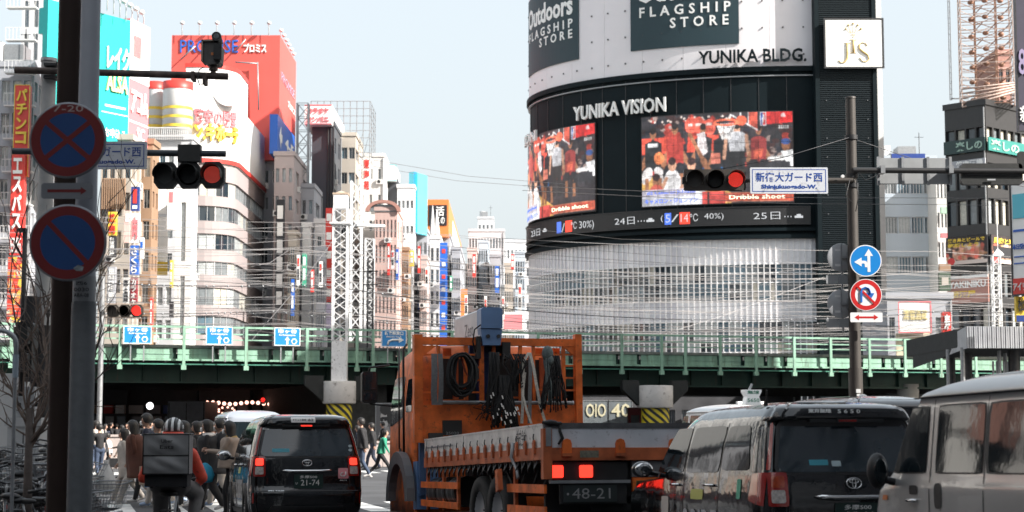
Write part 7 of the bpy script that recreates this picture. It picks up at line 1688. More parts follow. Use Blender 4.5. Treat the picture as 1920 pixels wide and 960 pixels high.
b = MB(); b.ell((0, -.06, -.06), (.09, .07, .12), 7); b.ell((.03, -.08, -.16), (.06, .06, .08), 6); b.obj('knot', ropeg, t)
# cab
cabx0, cabx1 = .0, 2.4; cs0, cs1 = 6.5, 8.05
CBd = Body([(.4, 1.2), (1.0, 1.22), (2.2, 1.2), (2.9, 1.12), (3.02, 1.0), (3.06, .8)], [(.4, 0), (2.6, 0), (2.9, .05), (3.02, .15), (3.06, .4)], [(.4, 1.9), (1.6, 1.9), (2.2, 1.85), (2.8, 1.6), (3.06, 1.2)], rr=.08, rf=.2, crown=0)
cb = CBd.mesh([.55, .8, 1.0, 1.3, 1.6, 1.9, 2.2, 2.5, 2.75, 2.9, 2.97, 3.02, 3.045, 3.06]).obj('cab', orp, tt); cb.location = (1.2, 6.45, 0)
for nm_, c in (('cab_window', [(.78, 1.98), (1.7, 1.86), (1.55, 2.62), (.8, 2.62)]), ('cab_rear_quarter_window', [(.2, 2.05), (.6, 2.05), (.6, 2.55), (.25, 2.55)])):
    o = patch(lambda y, z, q_: CBd.side(-1, y, z, q_), c, 6, 6, .15, .006).obj(nm_, cglass, tt); o.location = (1.2, 6.45, 0)
o = patch(lambda y, z, q_: CBd.side(-1, y, z, q_), [(.70, .8), (.715, .8), (.715, 2.8), (.70, 2.8)], 1, 10, .1, .004).obj('door_seam', trimk, tt); o.location = (1.2, 6.45, 0)
o = patch(lambda y, z, q_: CBd.side(-1, y, z, q_), [(.85, 1.45), (1.0, 1.45), (1.0, 1.52), (.85, 1.52)], 3, 2, .3, .01).obj('door_handle', trimk, tt); o.location = (1.2, 6.45, 0)
o = patch(lambda y, z, q_: CBd.side(-1, y, z, q_), [(.05, 1.92), (.13, 1.92), (.13, 2.02), (.05, 2.02)], 2, 2, .1, .01).obj('white_tag', whitep, tt); o.location = (1.2, 6.45, 0)
b = MB(); n = 12
for i in range(n):
    a0, a1 = PI * i / n, PI * (i + 1) / n; r0, r1 = .56, .74; b.prism([(r0 * math.cos(a0), r0 * math.sin(a0)), (r1 * math.cos(a0), r1 * math.sin(a0)), (r1 * math.cos(a1), r1 * math.sin(a1)), (r0 * math.cos(a1), r0 * math.sin(a1))], 0, .12, Matrix.Translation((-.06, 6.95, .72)) @ Matrix.Rotation(PI / 2, 4, 'Z'))
b.obj('front_mudguard', mat('grey_mudguard', (.13, .13, .135), .6, nz=.1), tt)
tb('step_box', -.02, .3, 6.25, 6.5, .6, 1.3, blp); tb('rear_cab_panel', .0, .08, 6.16, 6.24, .8, 1.75, mat('blue_grey_panel', (.06, .12, .24), .5))
b = MB(); b.tube([(-.07, 6.9, 1.45), (-.08, 6.88, 2.2), (-.08, 6.88, 3.0), (-.02, 6.9, 3.08)], .018, 6); b.tube([(-.12, 7.0, 1.5), (-.12, 7.0, 3.0)], .012, 6); b.obj('grab_rail', trimk, tt)
b = MB(); b.prism([(a, c) for a, c in rrect(.125, .25, .05, 4)], -.08, .05, Matrix.Translation((-.32, 8.3, 2.52 - .02))); mm_ = b.obj('mirror', trimk, tt); b = MB(); b.prism(rrect(.10, .14, .03, 4), -.085, -.08, Matrix.Translation((-.32, 8.3, 2.6))); b.prism(rrect(.10, .06, .03, 4), -.085, -.08, Matrix.Translation((-.32, 8.3, 2.36))); b.obj('mirror_glass', rglass, mm_)
b = MB(); b.tube([(.0, 8.2, 2.85), (-.3, 8.28, 2.82), (-.32, 8.3, 2.75)], .018, 6); b.tube([(.0, 8.1, 2.2), (-.3, 8.28, 2.24), (-.32, 8.3, 2.28)], .014, 6); b.obj('mirror_bracket', trimk, mm_)
tb('cab_rear_frame', .25, 2.25, 6.34, 6.42, 1.3, 2.82, mat('dark_cab_back', (.03, .028, .028), .7, nz=.3))  # dark panel added for the cab back's shade and black crane parts
for s in (.55, 1.9): tb('rear_frame_bar', s, s + .08, 6.30, 6.335, 1.3, 2.85, ord_)
# crane
bxl, bxr = tX(905, 5.95), tX(943, 5.95); zt = tZ(577, 1, 5.95)
b = MB(); b.prism([(bxl, zt - .52), (bxr, zt - .52), (bxr, zt - .03), (bxr - .03, zt), (bxl + .03, zt), (bxl, zt - .03)], 6.0, 7.5); bo = b.obj('crane_boom', mat('crane_white_paint', (.62, .64, .66), .45, nz=.12, scale=3), tt)
b = MB(); b.prism([(bxl - .01, zt - .30), (bxr + .01, zt - .30), (bxr + .01, zt - .02), (bxr - .03, zt + .012), (bxl + .03, zt + .012), (bxl - .01, zt - .02)], 5.88, 6.12); b.prism([(bxl + .02, zt - .55), (bxr - .02, zt - .55), (bxr + .01, zt - .31), (bxl - .01, zt - .31)], 5.90, 6.1); b.obj('boom_end_cap', blp, tt)
b = MB(); b.cyl(((bxl + bxr) / 2 - .06, 5.87, zt - .42), ((bxl + bxr) / 2 - .06, 5.89, zt - .42), .03, n=8); b.cyl(((bxl + bxr) / 2 + .1, 5.87, zt - .42), ((bxl + bxr) / 2 + .1, 5.89, zt - .42), .03, n=8); b.obj('boom_pins', steel, tt)
b = MB(); b.box(bxl - .12, bxr + .12, 6.15, 6.5, zt - .72, zt - .5); b.box(bxl + .03, bxr - .02, 6.18, 6.45, 1.2, zt - .7); b.obj('crane_column', mat('dark_crane_blue', (.015, .04, .13), .5, nz=.3), tt)
b = MB(); b.box(bxl - .07, bxl - .01, 5.9, 6.1, zt - .75, zt - .42); b.box(bxr + .02, bxr + .14, 5.92, 6.2, zt - .75, zt - .5); b.tube([(bxl - .01, 5.9, zt - .25), (bxl - .1, 5.92, zt - .32), (bxl - .12, 5.95, zt - .5), (bxl - .05, 6, zt - .7)], .012, 5); b.obj('crane_links', blacks, tt)
o = text_mb('Zest', .5, .2, 0, 0, 0, depth=.002, weight=.0).obj('lettering', mat('grey_lettering', (.25, .26, .28), .6), bo); o.location = (bxl - .003, 6.62, zt - .27); o.rotation_euler = (0, 0, -PI / 2)
# ================================================================== bicycles
bikealu = mat('dull_bike_metal', (.07, .072, .075), .4, .5, nz=.2)
bikem = [mat('black_bike_paint', (.02, .02, .022), .3, nz=0, coat=.5), mat('red_bike_paint', (.35, .03, .02), .35, nz=0, coat=.5), mat('silver_bike_paint', (.35, .36, .38), .35, .5, nz=0)]
def bicycle(label, loc, rz, m, basket=True, grp='bicycles parked behind the poles', tilt=0, ch=True):
    t = thing('bicycle', label, 'bicycle', loc, rz, grp); t.rotation_euler.y = tilt
    for y in (-.52, .52):
        b = MB(); M_ = Matrix.Translation((0, y, .33)) @ Matrix.Rotation(PI / 2, 4, 'Y')
        b.lathe([(.315 + .018 * math.cos(a), .018 * math.sin(a)) for a in [2 * PI * i / 6 for i in range(7)]], 28, M_); w_ = b.obj('wheel', tyre, t)
        b = MB(); b.lathe([(.298, -.012), (.29, 0), (.298, .012)], 28, M_); b.cyl((-.03, y, .33), (.03, y, .33), .02, n=8); b.obj('rim', bikealu, w_)
        b = MB()
        for i in range(18): a = 2 * PI * i / 18; b.tube([(.02 * (-1) ** i, y, .33), (0, y + .293 * math.cos(a), .33 + .293 * math.sin(a))], .0012, 3, False)
        stuff(b.obj('spokes', bikealu, w_))
        b = MB(); b.tube([(0, y + .355 * math.cos(a), .33 + .355 * math.sin(a)) for a in [R(20) + R(150) * i / 8 for i in range(9)]], .014, 5); b.obj('mudguard', m, t)
    bb, hd1, hd0, st = (0, -.08, .30), (0, .36, .82), (0, .40, .62), (0, -.22, .72)
    for nm_, pts, r in (('down_tube', [hd0, bb], .017), ('top_tube', [hd1, (0, .1, .5), (0, -.15, .5)], .015), ('seat_tube', [bb, st], .015), ('head_tube', [hd0, hd1], .02), ('chain_stay', [bb, (0, -.52, .33)], .011), ('seat_stay', [(0, -.2, .64), (0, -.52, .33)], .009), ('seat_post', [st, (0, -.26, .86)], .012), ('handlebar_stem', [hd1, (0, .33, .98)], .013)):
        b = MB(); b.tube(pts, r, 7); b.obj(nm_, m if 'post' not in nm_ and 'stem' not in nm_ else alu, t)
    b = MB(); b.tube([(.0, .40, .62), (.05, .44, .55), (.05, .52, .33)], .011, 6); b.tube([(.0, .40, .62), (-.05, .44, .55), (-.05, .52, .33)], .011, 6); b.obj('fork', m, t)
    b = MB(); b.tube([(-.27, .12, .99), (-.22, .28, 1.02), (0, .33, .98), (.22, .28, 1.02), (.27, .12, .99)], .011, 7); h_ = b.obj('handlebar', bikealu, t)
    for sg in (-1, 1): b = MB(); b.tube([(sg * .275, .10, .988), (sg * .262, .2, 1.0)], .017, 7); b.obj('grip', black, h_); b = MB(); b.tube([(sg * .24, .26, 1.0), (sg * .25, .2, .96)], .005, 4); b.obj('brake_lever', bikealu, h_)
    b = MB(); b.ell((0, -.33, .88), (.095, .10, .035), 8); b.ell((0, -.2, .875), (.035, .12, .028), 8); b.obj('saddle', black, t)
    b = MB(); b.cyl((-.04, *bb[1:]), (-.03, *bb[1:]), .09, n=20); b.obj('chainring', steel, t)
    for sg in (-1, 1): b = MB(); b.tube([(sg * .05, -.08, .30), (sg * .06, -.08 + sg * .12, .30 - sg * .11)], .009, 5); b.box(sg * .11 - .04, sg * .11 + .04, -.12 + sg * .12, -.04 + sg * .12, .29 - sg * .11, .31 - sg * .11); b.obj('pedal', steel, t)
    b = MB(); b.box(-.06, .06, -.62, -.32, .70, .715); b.tube([(-.05, -.6, .70), (-.02, -.53, .34)], .005, 4); b.tube([(.05, -.6, .70), (.02, -.53, .34)], .005, 4); b.obj('rear_rack', steel, t)
    b = MB(); b.box(-.04, .04, -.64, -.625, .58, .64); b.obj('reflector', lampred, t)
    if basket:
        b = MB(); nn = 9
        for i in range(nn):
            u = i / (nn - 1)
            for (p, q_) in (((-.13 + .26 * u, .42, .72), (-.18 + .36 * u, .38, .98)), ((-.13 + .26 * u, .62, .72), (-.18 + .36 * u, .72, .98)), ((-.13, .42 + .2 * u, .72), (-.18, .38 + .34 * u, .98)), ((.13, .42 + .2 * u, .72), (.18, .38 + .34 * u, .98)), ((-.13 + .26 * u, .42, .72), (-.13 + .26 * u, .62, .72))): b.tube([p, q_], .0022, 3, False)
        for v in (0, .25, .5, .75, 1):
            a, c0, c1 = .13 + .05 * v, .42 - .04 * v, .62 + .10 * v; z = .72 + .26 * v; b.tube([(-a, c0, z), (a, c0, z), (a, c1, z), (-a, c1, z), (-a, c0, z)], .0028 if v < 1 else .006, 4, False)
        stuff(b.obj('wire_basket', mat('basket_wire', (.24, .25, .26), .4, .5, nz=0), t))
    return t
bk = []
proto = bicycle('silver basket bicycle standing highest, just left of the poles', (0, 0, 0), 0, bikem[0])
spots = [(100, 21.0, R(-152), .40, 0, 'bicycle with a tall wire basket standing highest beside the brown pole'),
         (52, 20.4, R(-25), .34, .1, 'bicycle with a wire basket second from the brown pole'),
         (20, 19.6, R(-150), .28, -.08, 'bicycle nearest the left edge of the photo'),
         (88, 18.6, R(60), .14, .12, 'black bicycle low in front of the brown pole'),
         (60, 17.6, R(-60), .08, -.1, 'bicycle in the middle of the front row of parked bicycles'),
         (5, 17.0, R(20), .04, .08, 'lowest bicycle cut off by the bottom left corner'),
         (-15, 21.3, R(100), .3, .05, 'bicycle at the back behind the one at the left edge'),
         (75, 19.0, R(-35), .2, .1, 'bicycle wedged between the basket bicycles near the cabinet'), (35, 18.2, R(50), .15, -.1, 'bicycle with its front wheel turned left in the second row'), (110, 17.4, R(-95), .05, .06, 'bicycle side on just below the brown pole'), (-5, 18.5, R(-70), .2, .0, 'bicycle second from the left edge, higher row'), (85, 20.0, R(155), .36, -.05, 'bicycle with its saddle towards the utility cabinet'),
         (90, 16.6, R(-120), .0, .05, 'front bicycle with its saddle turned to the road')]
for i, (px, D_, rz, z, tl_, lb) in enumerate(spots):
    c = P(px, 800, D_); o = proto if i == 0 else dup(proto)
    o.location = (c.x, c.y, z); o.rotation_euler = (0, tl_, rz); o['label'] = lb; bk.append(o)
    if i in (1, 4):
        for ch_ in o.children_recursive:
            if ch_.type == 'MESH' and ch_.data.materials[0] == bikem[0]: ch_.data = ch_.data.copy(); ch_.data.materials[0] = bikem[1 if i == 4 else 2]
c0 = P(55, 800, 19); t = thing('cycle_rack', 'low concrete kerb and steel rail under the parked bicycles', 'rack', (c0.x, c0.y, 0))
b = MB(); b.box(-1.6, 1.0, 1.0, 3.0, 0, .28); b.box(-1.6, 1.0, -.2, 1.0, 0, .14); b.obj('kerb', concrete, t)
for k in range(6): b = MB(); x = -1.4 + k * .42; b.tube([(x, .6, .14), (x, .6, .6), (x, 1.4, .6), (x, 1.4, .28)], .02, 6); b.obj('hoop', galv, t)

# low shrub and bag at the foot of the grey pole
lf = mat('dark_shrub_leaf', (.05, .065, .03), .7, nz=.3)
c = P(212, 800, 21); t = thing('shrub', 'scruffy dark shrub at the kerb right of the grey pole', 'shrub', (c.x, c.y, 0)); rr = random.Random(2)
b = MB()
for i in range(900):
    a = rr.uniform(0, 2 * PI); r = .42 * math.sqrt(rr.random()); z = rr.uniform(.05, .62) * (1 - r); p = Vector((r * math.cos(a), r * math.sin(a), z)); d = Vector((rr.uniform(-1, 1), rr.uniform(-1, 1), rr.uniform(-.2, 1))).normalized() * .05; n_ = Vector((rr.uniform(-1, 1), rr.uniform(-1, 1), rr.uniform(-1, 1))).normalized() * .018
    b.add([p - n_, p + d, p + n_, p - d * .3], [(0, 1, 2, 3)])
stuff(b.obj('leaves', lf, t)); b = MB(); [b.tube([(0, 0, 0), (rr.uniform(-.3, .3), rr.uniform(-.3, .3), .4)], .006, 4) for i in range(12)]; stuff(b.obj('twigs', bark2, t))
c = P(198, 905, 22); t = tag(MB().lathe([(.01, -.14), (.09, -.13), (.13, -.05), (.12, .06), (.07, .16), (.03, .24), (.035, .28), (.01, .27)], 12).obj('plastic_bag', mat('white_plastic_bag', (.62, .60, .57), .5, nz=.15, scale=12, bump=.5), None, c), 'white plastic bag hanging right of the grey pole', 'bag')

# ================================================================== people
def skinm(c=(.55, .33, .24)): return mat('skin', (.50, .30, .22), .6, nz=.05)
hairm = mat('black_hair', (.012, .010, .009), .55, nz=.3, scale=30); hairb = mat('dark_brown_hair', (.05, .028, .018), .55, nz=.3, scale=30)
def cap(b, p0, p1, r0, r1):
    p0, p1 = Vector(p0), Vector(p1); d = (p1 - p0); n = 9
    b.cyl(p0, p1, r0, r1, 10, False) if d.length > 1e-5 else None
    b.ell(p0, r0, 6); b.ell(p1, r1, 6)
REG = {'skin': 0, 'top': 1, 'legs': 2, 'shoe': 3, 'dark': 4}
def body_mesh(prims, mats, vox=.02, fingers=()):
    b = MB()
    for p0, p1, r0, r1, g_ in prims: cap(b, p0, p1, r0, r1)
    me = b.mesh('body', []); o = bpy.data.objects.new('tmp', me); COL.objects.link(o)
    md = o.modifiers.new('r', 'REMESH'); md.mode = 'VOXEL'; md.voxel_size = vox; md2 = o.modifiers.new('s', 'SMOOTH'); md2.iterations = 3; md2.factor = .5
    ev = o.evaluated_get(bpy.context.evaluated_depsgraph_get()); nm = bpy.data.meshes.new_from_object(ev); bpy.data.objects.remove(o); bpy.data.meshes.remove(me); nm.name = 'body'
    nf = len(nm.polygons); co = np.zeros(nf * 3); nm.polygons.foreach_get('center', co); co = co.reshape(-1, 3)
    best = np.full(nf, 1e9); reg = np.zeros(nf, int)
    for p0, p1, r0, r1, g_ in prims:
        a = np.array(p0); d = np.array(p1) - a; L = (d ** 2).sum() + 1e-9; t_ = np.clip(((co - a) @ d) / L, 0, 1)
        ds = np.linalg.norm(co - a - t_[:, None] * d, axis=1) - (r0 + (r1 - r0) * t_)
        k = ds < best; best[k] = ds[k]; reg[k] = REG[g_]
    if fingers:
        bm = bmesh.new(); bm.from_mesh(nm)
        for pts, r in fingers:
            fb = MB(); fb.tube(pts, [r, r, r * .8], 5); vs = [bm.verts.new(v) for v in fb.v]
            for f in fb.f:
                try: bm.faces.new([vs[i] for i in f])
                except ValueError: pass
        bm.to_mesh(nm); bm.free()
    nf2 = len(nm.polygons); reg = np.concatenate([reg, np.zeros(nf2 - nf, int)])
    nm.materials.clear()
    for m in mats: nm.materials.append(m)
    nm.polygons.foreach_set('material_index', reg); nm.polygons.foreach_set('use_smooth', [True] * nf2); nm.update()
    return nm
def V3(*a): return Vector(a)
def figure(H=1.65, stride=.28, lean=.04, arms=((.3, .2), (-.3, .2)), head=(0, 0), bulk=1.0, flip=1, mask=False, vox=.02, legbulk=1.0, crouch=0):
    """prims in metres, facing +Y; arms: (shoulder swing forward, elbow bend) right, left"""
    s = H / 1.7; pr = []; fing = []; hz_ = .90 * s - crouch
    yl = lean
    hips = V3(0, 0, hz_)
    for sg, fw in ((1, stride * flip), (-1, -stride * flip)):
        hp = V3(sg * .09 * s, 0, hz_); back = fw < 0
        an = V3(sg * .085 * s, fw, (.09 + (.06 if back else 0)) * s); kn = V3(sg * .09 * s, fw * .5 + (.07 if not back else .10) * s, (.49) * s - crouch * .5)
        pr += [(hp, kn, .092 * s * legbulk, .066 * s * legbulk, 'legs'), (kn, an, .066 * s * legbulk, .05 * s * legbulk, 'legs')]
        toe = an + V3(0, .15 * s, (-.045 if not back else -.09) * s); pr += [(an + V3(0, -.02, -.03) * s, toe, .045 * s, .035 * s, 'shoe')]
    ch = V3(0, lean * .8, hz_ + .40 * s); nk = V3(0, lean * 1.2, hz_ + .57 * s)
    pr += [(V3(-.06 * s, 0, hz_), V3(.06 * s, 0, hz_), .115 * s * bulk, .115 * s * bulk, 'legs'), (V3(0, 0, hz_ + .08 * s), ch, .13 * s * bulk, .145 * s * bulk, 'top'), (V3(-.09 * s, lean, hz_ + .44 * s), V3(.09 * s, lean, hz_ + .44 * s), .10 * s * bulk, .10 * s * bulk, 'top')]
    hc = nk + V3(0, .03 + head[1] * .05, .13 * s); pr += [(nk - V3(0, 0, .05 * s), nk + V3(0, .01, .06 * s), .052 * s, .05 * s, 'skin'), (hc + V3(0, 0, .025 * s), hc + V3(0, -.015 * s, .035 * s), .088 * s, .085 * s, 'skin'), (hc + V3(0, .02 * s, -.05 * s), hc + V3(0, .02 * s, -.04 * s), .055 * s, .06 * s, 'skin')]
    ca, sa = math.cos(head[0]), math.sin(head[0]); fd = V3(-sa, ca, 0)
    pr += [(hc + fd * .085 * s + V3(0, 0, .0), hc + fd * .105 * s + V3(0, 0, -.015 * s), .013 * s, .016 * s, 'skin')]
    hands = []
    for sg, (sw, el) in zip((1, -1), arms):
        sh = V3(sg * .185 * s * bulk, lean, hz_ + .50 * s); up = .27 * s; fo = .25 * s
        e_ = sh + V3(sg * .03, math.sin(sw) * up, -math.cos(sw) * up); a2 = sw + el; w_ = e_ + V3(-sg * .02 * (1 + 3 * el), math.sin(a2) * fo, -math.cos(a2) * fo)
        pr += [(sh, e_, .062 * s * bulk, .050 * s * bulk, 'top'), (e_, w_, .050 * s * bulk, .036 * s * bulk, 'top')]
        d = (w_ - e_).normalized(); pm = w_ + d * .07 * s; pr += [(w_ + d * .01, pm, .028 * s, .030 * s, 'skin')]; hands.append(pm)
        sd = d.cross(V3(1, 0, 0)).normalized()
        for k in range(4): q_ = pm + d * .015 * s + sd * (k - 1.5) * .017 * s; fing.append(([q_, q_ + d * .04 * s, q_ + d * .06 * s + V3(-sg * .015, 0, 0)], .0085 * s))
        q_ = w_ + d * .03 * s + sd * .03 * s; fing.append(([q_, q_ + sd * .025 * s + d * .02 * s, q_ + sd * .03 * s + d * .045 * s], .0095 * s))
    return pr, fing, dict(head=hc, fd=fd, s=s, neck=nk, chest=ch, hands=hands, hip=hz_, lean=lean)
def head_parts(t, J, hair='short', hm=None, mask=False):
    s = J['s']; c = J['head']; hm = hm or hairm; a = math.atan2(-J['fd'].x, J['fd'].y); M_ = Matrix.Translation(c + V3(0, 0, .028 * s)) @ Matrix.Rotation(a, 4, 'Z')
    rs_ = random.Random(int(c.z * 1e4)); b = MB(); b.smooth = True; nu, nv = 20, 12
    def hf(u, v):
        th = 2 * PI * u; top = PI * .5 * (1 - v)
        front = max(0, math.sin(th)); low = -.3 - (.35 if hair == 'short' else (1.5 if hair == 'long' else .8)) * (1 - front ** .5 if front < .9 else 0); low = low if front < .55 else .42
        el = math.asin(max(-1, min(1, 1 - v * (1 - max(low, -1))))) if True else 0
        zz_ = max(1 - v * (1 - low), -2.2); r = math.sqrt(max(0.0, 1 - max(min(zz_, 1), -.0) ** 2)) if zz_ > 0 else 1.0 - (.12 * abs(zz_) if hair == 'short' else -.02 * abs(zz_))
        R_ = .101 * s * (1 + .05 * math.sin(7 * th + 3 * v) * v)
        return M_ @ Vector((R_ * r * math.cos(th), R_ * 1.05 * r * math.sin(th) - .012 * s, .108 * s * zz_))
    b.grid(hf, nu, nv); o = b.obj('hair', hm, t); md = o.modifiers.new('solid', 'SOLIDIFY'); md.thickness = .018 * s
    for sg in (-1, 1):
        b = MB(); b.ell(M_ @ Vector((sg * .035 * s, .093 * s, -.015 * s)), .009 * s, 5); b.obj('eye', black, t)
        b = MB(); b.ell(M_ @ Vector((sg * .092 * s, 0, -.03 * s)), (.012 * s, .02 * s, .03 * s), 5); b.obj('ear', skinm(), t)
    if mask: b = MB(); b.smooth = True; b.grid(lambda u, v: M_ @ Vector(((u - .5) * .15 * s, (.125 - .18 * (u - .5) ** 2 / .25 * .25 - .02 * abs(v - .5)) * s - .0, (-.035 - .085 * v) * s)), 8, 5); o = b.obj('face_mask', whitep, t); md = o.modifiers.new('solid', 'SOLIDIFY'); md.thickness = .006
    else: b = MB(); b.ell(M_ @ Vector((0, .083 * s, -.085 * s)), (.022 * s, .01 * s, .006 * s), 5); b.obj('mouth', mat('lips', (.35, .12, .10), .5, nz=0), t)
def coat(t, J, m, hem, flare=.0, sway=0, name='coat', rx=.2, ry=.14, seed=0):
    s = J['s']; top = J['hip'] + .55 * s; L = top - hem; ln = J['lean']; r_ = random.Random(seed); ph = [r_.uniform(0, 6) for _ in range(4)]
    b = MB(); b.smooth = True
    def f(u, v):
        a = 2 * PI * u; z = top - L * v; k = min(1, (v + .03) / .12) ** .5; k = min(1, v / .16); k = k * (2 - k); w_ = rx * .92 * s * (.32 + .68 * k) + flare * v * v; d_ = ry * .92 * s * (.5 + .5 * k) + flare * v * v
        fold = 1 + .07 * v * math.sin(5 * a + ph[0]) + .04 * v * math.sin(9 * a + ph[1]) + .03 * math.sin(3 * a + 8 * v + ph[2])
        return Vector((w_ * fold * math.cos(a), d_ * fold * math.sin(a) + ln * (1 - v * .8) + sway * v * v, z))
    b.grid(f, 30, 14); o = b.obj(name, m, t); md = o.modifiers.new('solid', 'SOLIDIFY'); md.thickness = .012; return o
def fab(n, c, **k): return mat('fabric_' + n, c, .85, nz=.18, scale=8, bump=.3, **k)
shoeW = mat('white_trainers', (.62, .60, .58), .6, nz=.1); shoeK = mat('black_shoes', (.02, .02, .02), .5)
def person(label, px, D_, face, H, top, legs, shoe=shoeK, hair='short', hm=None, mask=False, loc=None, group=None, **k):
    c = P(px, 800, D_); t = thing('person', label, 'person', (c.x, c.y, 0), face, group)
    pr, fing, J = figure(H=H, **k)
    link('body', body_mesh(pr, [skinm(), top, legs, shoe, black], fingers=fing), t)
    head_parts(t, J, hair, hm, mask); return t, J
LFT, RGT, AWAY, TOW = R(90), R(-90), 0, PI
def bag_at(t, J, i, w_, h_, d_, m, name='shopping_bag', dz=-.06):
    """carried bag is a thing of its own"""
    p = t.matrix_world @ J['hands'][i] if False else Matrix.Translation(t.location) @ Matrix.Rotation(t.rotation_euler.z, 4, 'Z') @ J['hands'][i]
    return p
def bag(label, t, J, i, w_, h_, m, cat='bag', soft=False, drop=.08):
    p = bag_at(t, J, i, 0, 0, 0, None); q_ = thing('carried_bag', label, cat, p, t.rotation_euler.z)
    b = MB()
    if soft: b.lathe([(.01, -drop - h_), (w_ * .4, -drop - h_ * .95), (w_ * .5, -drop - h_ * .6), (w_ * .35, -drop - h_ * .2), (w_ * .12, -drop), (.01, -drop + .01)], 12, Matrix.Diagonal((.5, 1, 1, 1)))
    else: b.box(-.06, .06, -w_ / 2, w_ / 2, -drop - h_, -drop)
    b.obj('bag_body', m, q_); b = MB(); b.tube([(0, -w_ * .25, -drop), (0, -w_ * .15, -.01), (0, 0, .015), (0, w_ * .15, -.01), (0, w_ * .25, -drop)], .006, 5); b.obj('handle', black, q_); return q_
cr = fab('cream', (.50, .45, .40)); kk = fab('black', (.018, .018, .02)); jean = fab('jeans', (.045, .065, .11)); brn = fab('brown', (.085, .028, .016)); gry = fab('grey', (.16, .155, .15)); wht = fab('white', (.62, .60, .58)); beige = fab('beige', (.32, .25, .20)); nav = fab('navy', (.02, .025, .045)); grn = fab('green', (.03, .26, .16))
person('pedestrian in a black jacket and jeans beside the grey pole, far side of the road', 188, 55, R(30), 1.62, kk, jean, stride=.1, arms=((.5, 1.2), (.2, .4)))
person('small pedestrian in a white top and black trousers beside the one in jeans', 206, 56, LFT, 1.35, wht, kk, stride=.14)
t, J = person('distant beige pedestrian with a dark bag, left of the brown coat', 232, 54, LFT, 1.38, beige, kk, stride=.1, arms=((.6, .8), (.2, .3))); bag('dark bag of the distant beige pedestrian', t, J, 1, .3, .28, kk)
t, J = person('woman with long dark hair in a brown coat and pale trousers striding left', 262, 35.5, LFT, 1.66, brn, cr, shoeW, hair='long', stride=.40, lean=.10, arms=((.15, .3), (-.2, .3)), legbulk=1.25); coat(t, J, brn, .55, .15, -.14, rx=.22, ry=.2, seed=1)
t, J = person('pedestrian in a pale coat walking just behind the brown coat', 243, 37, LFT, 1.50, cr, cr, shoeW, hair='long', stride=.32, lean=.08, legbulk=1.2); coat(t, J, cr, .50, .10, -.12, rx=.2, ry=.2, seed=2)
t, J = person('tall man with thick black hair walking behind the brown coat', 282, 36.5, LFT, 1.80, nav, kk, shoeW, stride=.3, mask=True, lean=.05)
t, J = person('masked pedestrian in a dark coat half behind the delivery bag', 303, 35, LFT, 1.68, kk, cr, mat('pale_blue_trainers', (.35, .45, .62), .6), mask=True, stride=.26, legbulk=1.2, arms=((.3, .3), (.1, .3))); coat(t, J, kk, .75, .05, 0, seed=3)
bag('blue paper shopping bag carried beside the brown coat', t, J, 1, .16, .36, mat('blue_paper_bag', (.08, .20, .42), .6)); bag('brown paper shopping bag carried beside the blue one', t, J, 0, .3, .36, mat('kraft_paper_bag', (.42, .30, .22), .7))
t, J = person('masked pedestrian with black hair walking left just behind the left taxi', 400, 33, LFT, 1.66, kk, kk, shoeW, hair='bob', mask=True, stride=.22, lean=.08, legbulk=1.35, arms=((.6, 1.0), (.0, .2))); coat(t, J, kk, .70, .10, -.03, rx=.24, ry=.24, seed=4)
b = MB(); b.ell(J['neck'] + V3(0, -.02, -.03), (.15, .13, .07), 8); b.obj('pale_scarf', wht, t); b = MB(); b.ell(J['chest'] + V3(0, -.26, -.05), (.2, .16, .28), 9); b.obj('backpack', kk, t)
t, J = person('black-clad pedestrian walking away between the cyclist and the masked one', 375, 35.5, LFT, 1.64, kk, kk, shoeW, hair='bob', stride=.15, legbulk=1.2); coat(t, J, kk, .8, .06, 0, rx=.23, ry=.2, seed=6)
t, J = person('masked pedestrian in a beige coat holding a phone beside the left taxi', 436, 31, LFT, 1.63, beige, kk, shoeK, hair='long', mask=True, stride=.1, lean=.03, arms=((.5, 1.25), (.5, 1.2))); coat(t, J, beige, .85, .06, 0, rx=.23, ry=.2, seed=7)
b = MB(); b.ell(J['neck'] + V3(0, -.02, -.06), (.12, .12, .10), 8); b.obj('yellow_scarf', fab('mustard', (.38, .26, .10)), t)
p = bag_at(t, J, 0, 0, 0, 0, None); q_ = MB(); q_.box(-.035, .035, -.006, .006, -.07, .07); tag(q_.obj('phone', black, None, p), 'dark phone held by the pedestrian in the beige coat', 'phone')
bag('bright blue tote bag hanging beside the left taxi mirror', t, J, 1, .34, .34, mat('bright_blue_fabric', (.02, .30, .48), .7, nz=.1), soft=True, drop=.22)
t, J = person('pedestrian in a black coat and blue jeans right of the left taxi', 681, 54, LFT, 1.80, kk, jean, shoeW, stride=.2); coat(t, J, kk, .9, .03, seed=8)
t, J = person('stooping pedestrian with a green shawl walking right under the poster', 713, 54, RGT, 1.45, grn, kk, shoeW, stride=.38, lean=.12); coat(t, J, grn, .75, .03, 0, rx=.17, ry=.12, seed=9)
t, J = person('dark clothed man standing beside the truck cab', 750, 35.5, R(-20), 1.05, kk, kk, shoeK, stride=.1, bulk=1.2)
t, J = person('pedestrian at the far left edge behind the bicycles', -6, 30, RGT, 1.62, kk, kk, stride=.15)
t, J = person('sunlit pedestrian in cream beyond the grey pole', 180, 62, AWAY, 1.75, cr, jean, stride=.1)
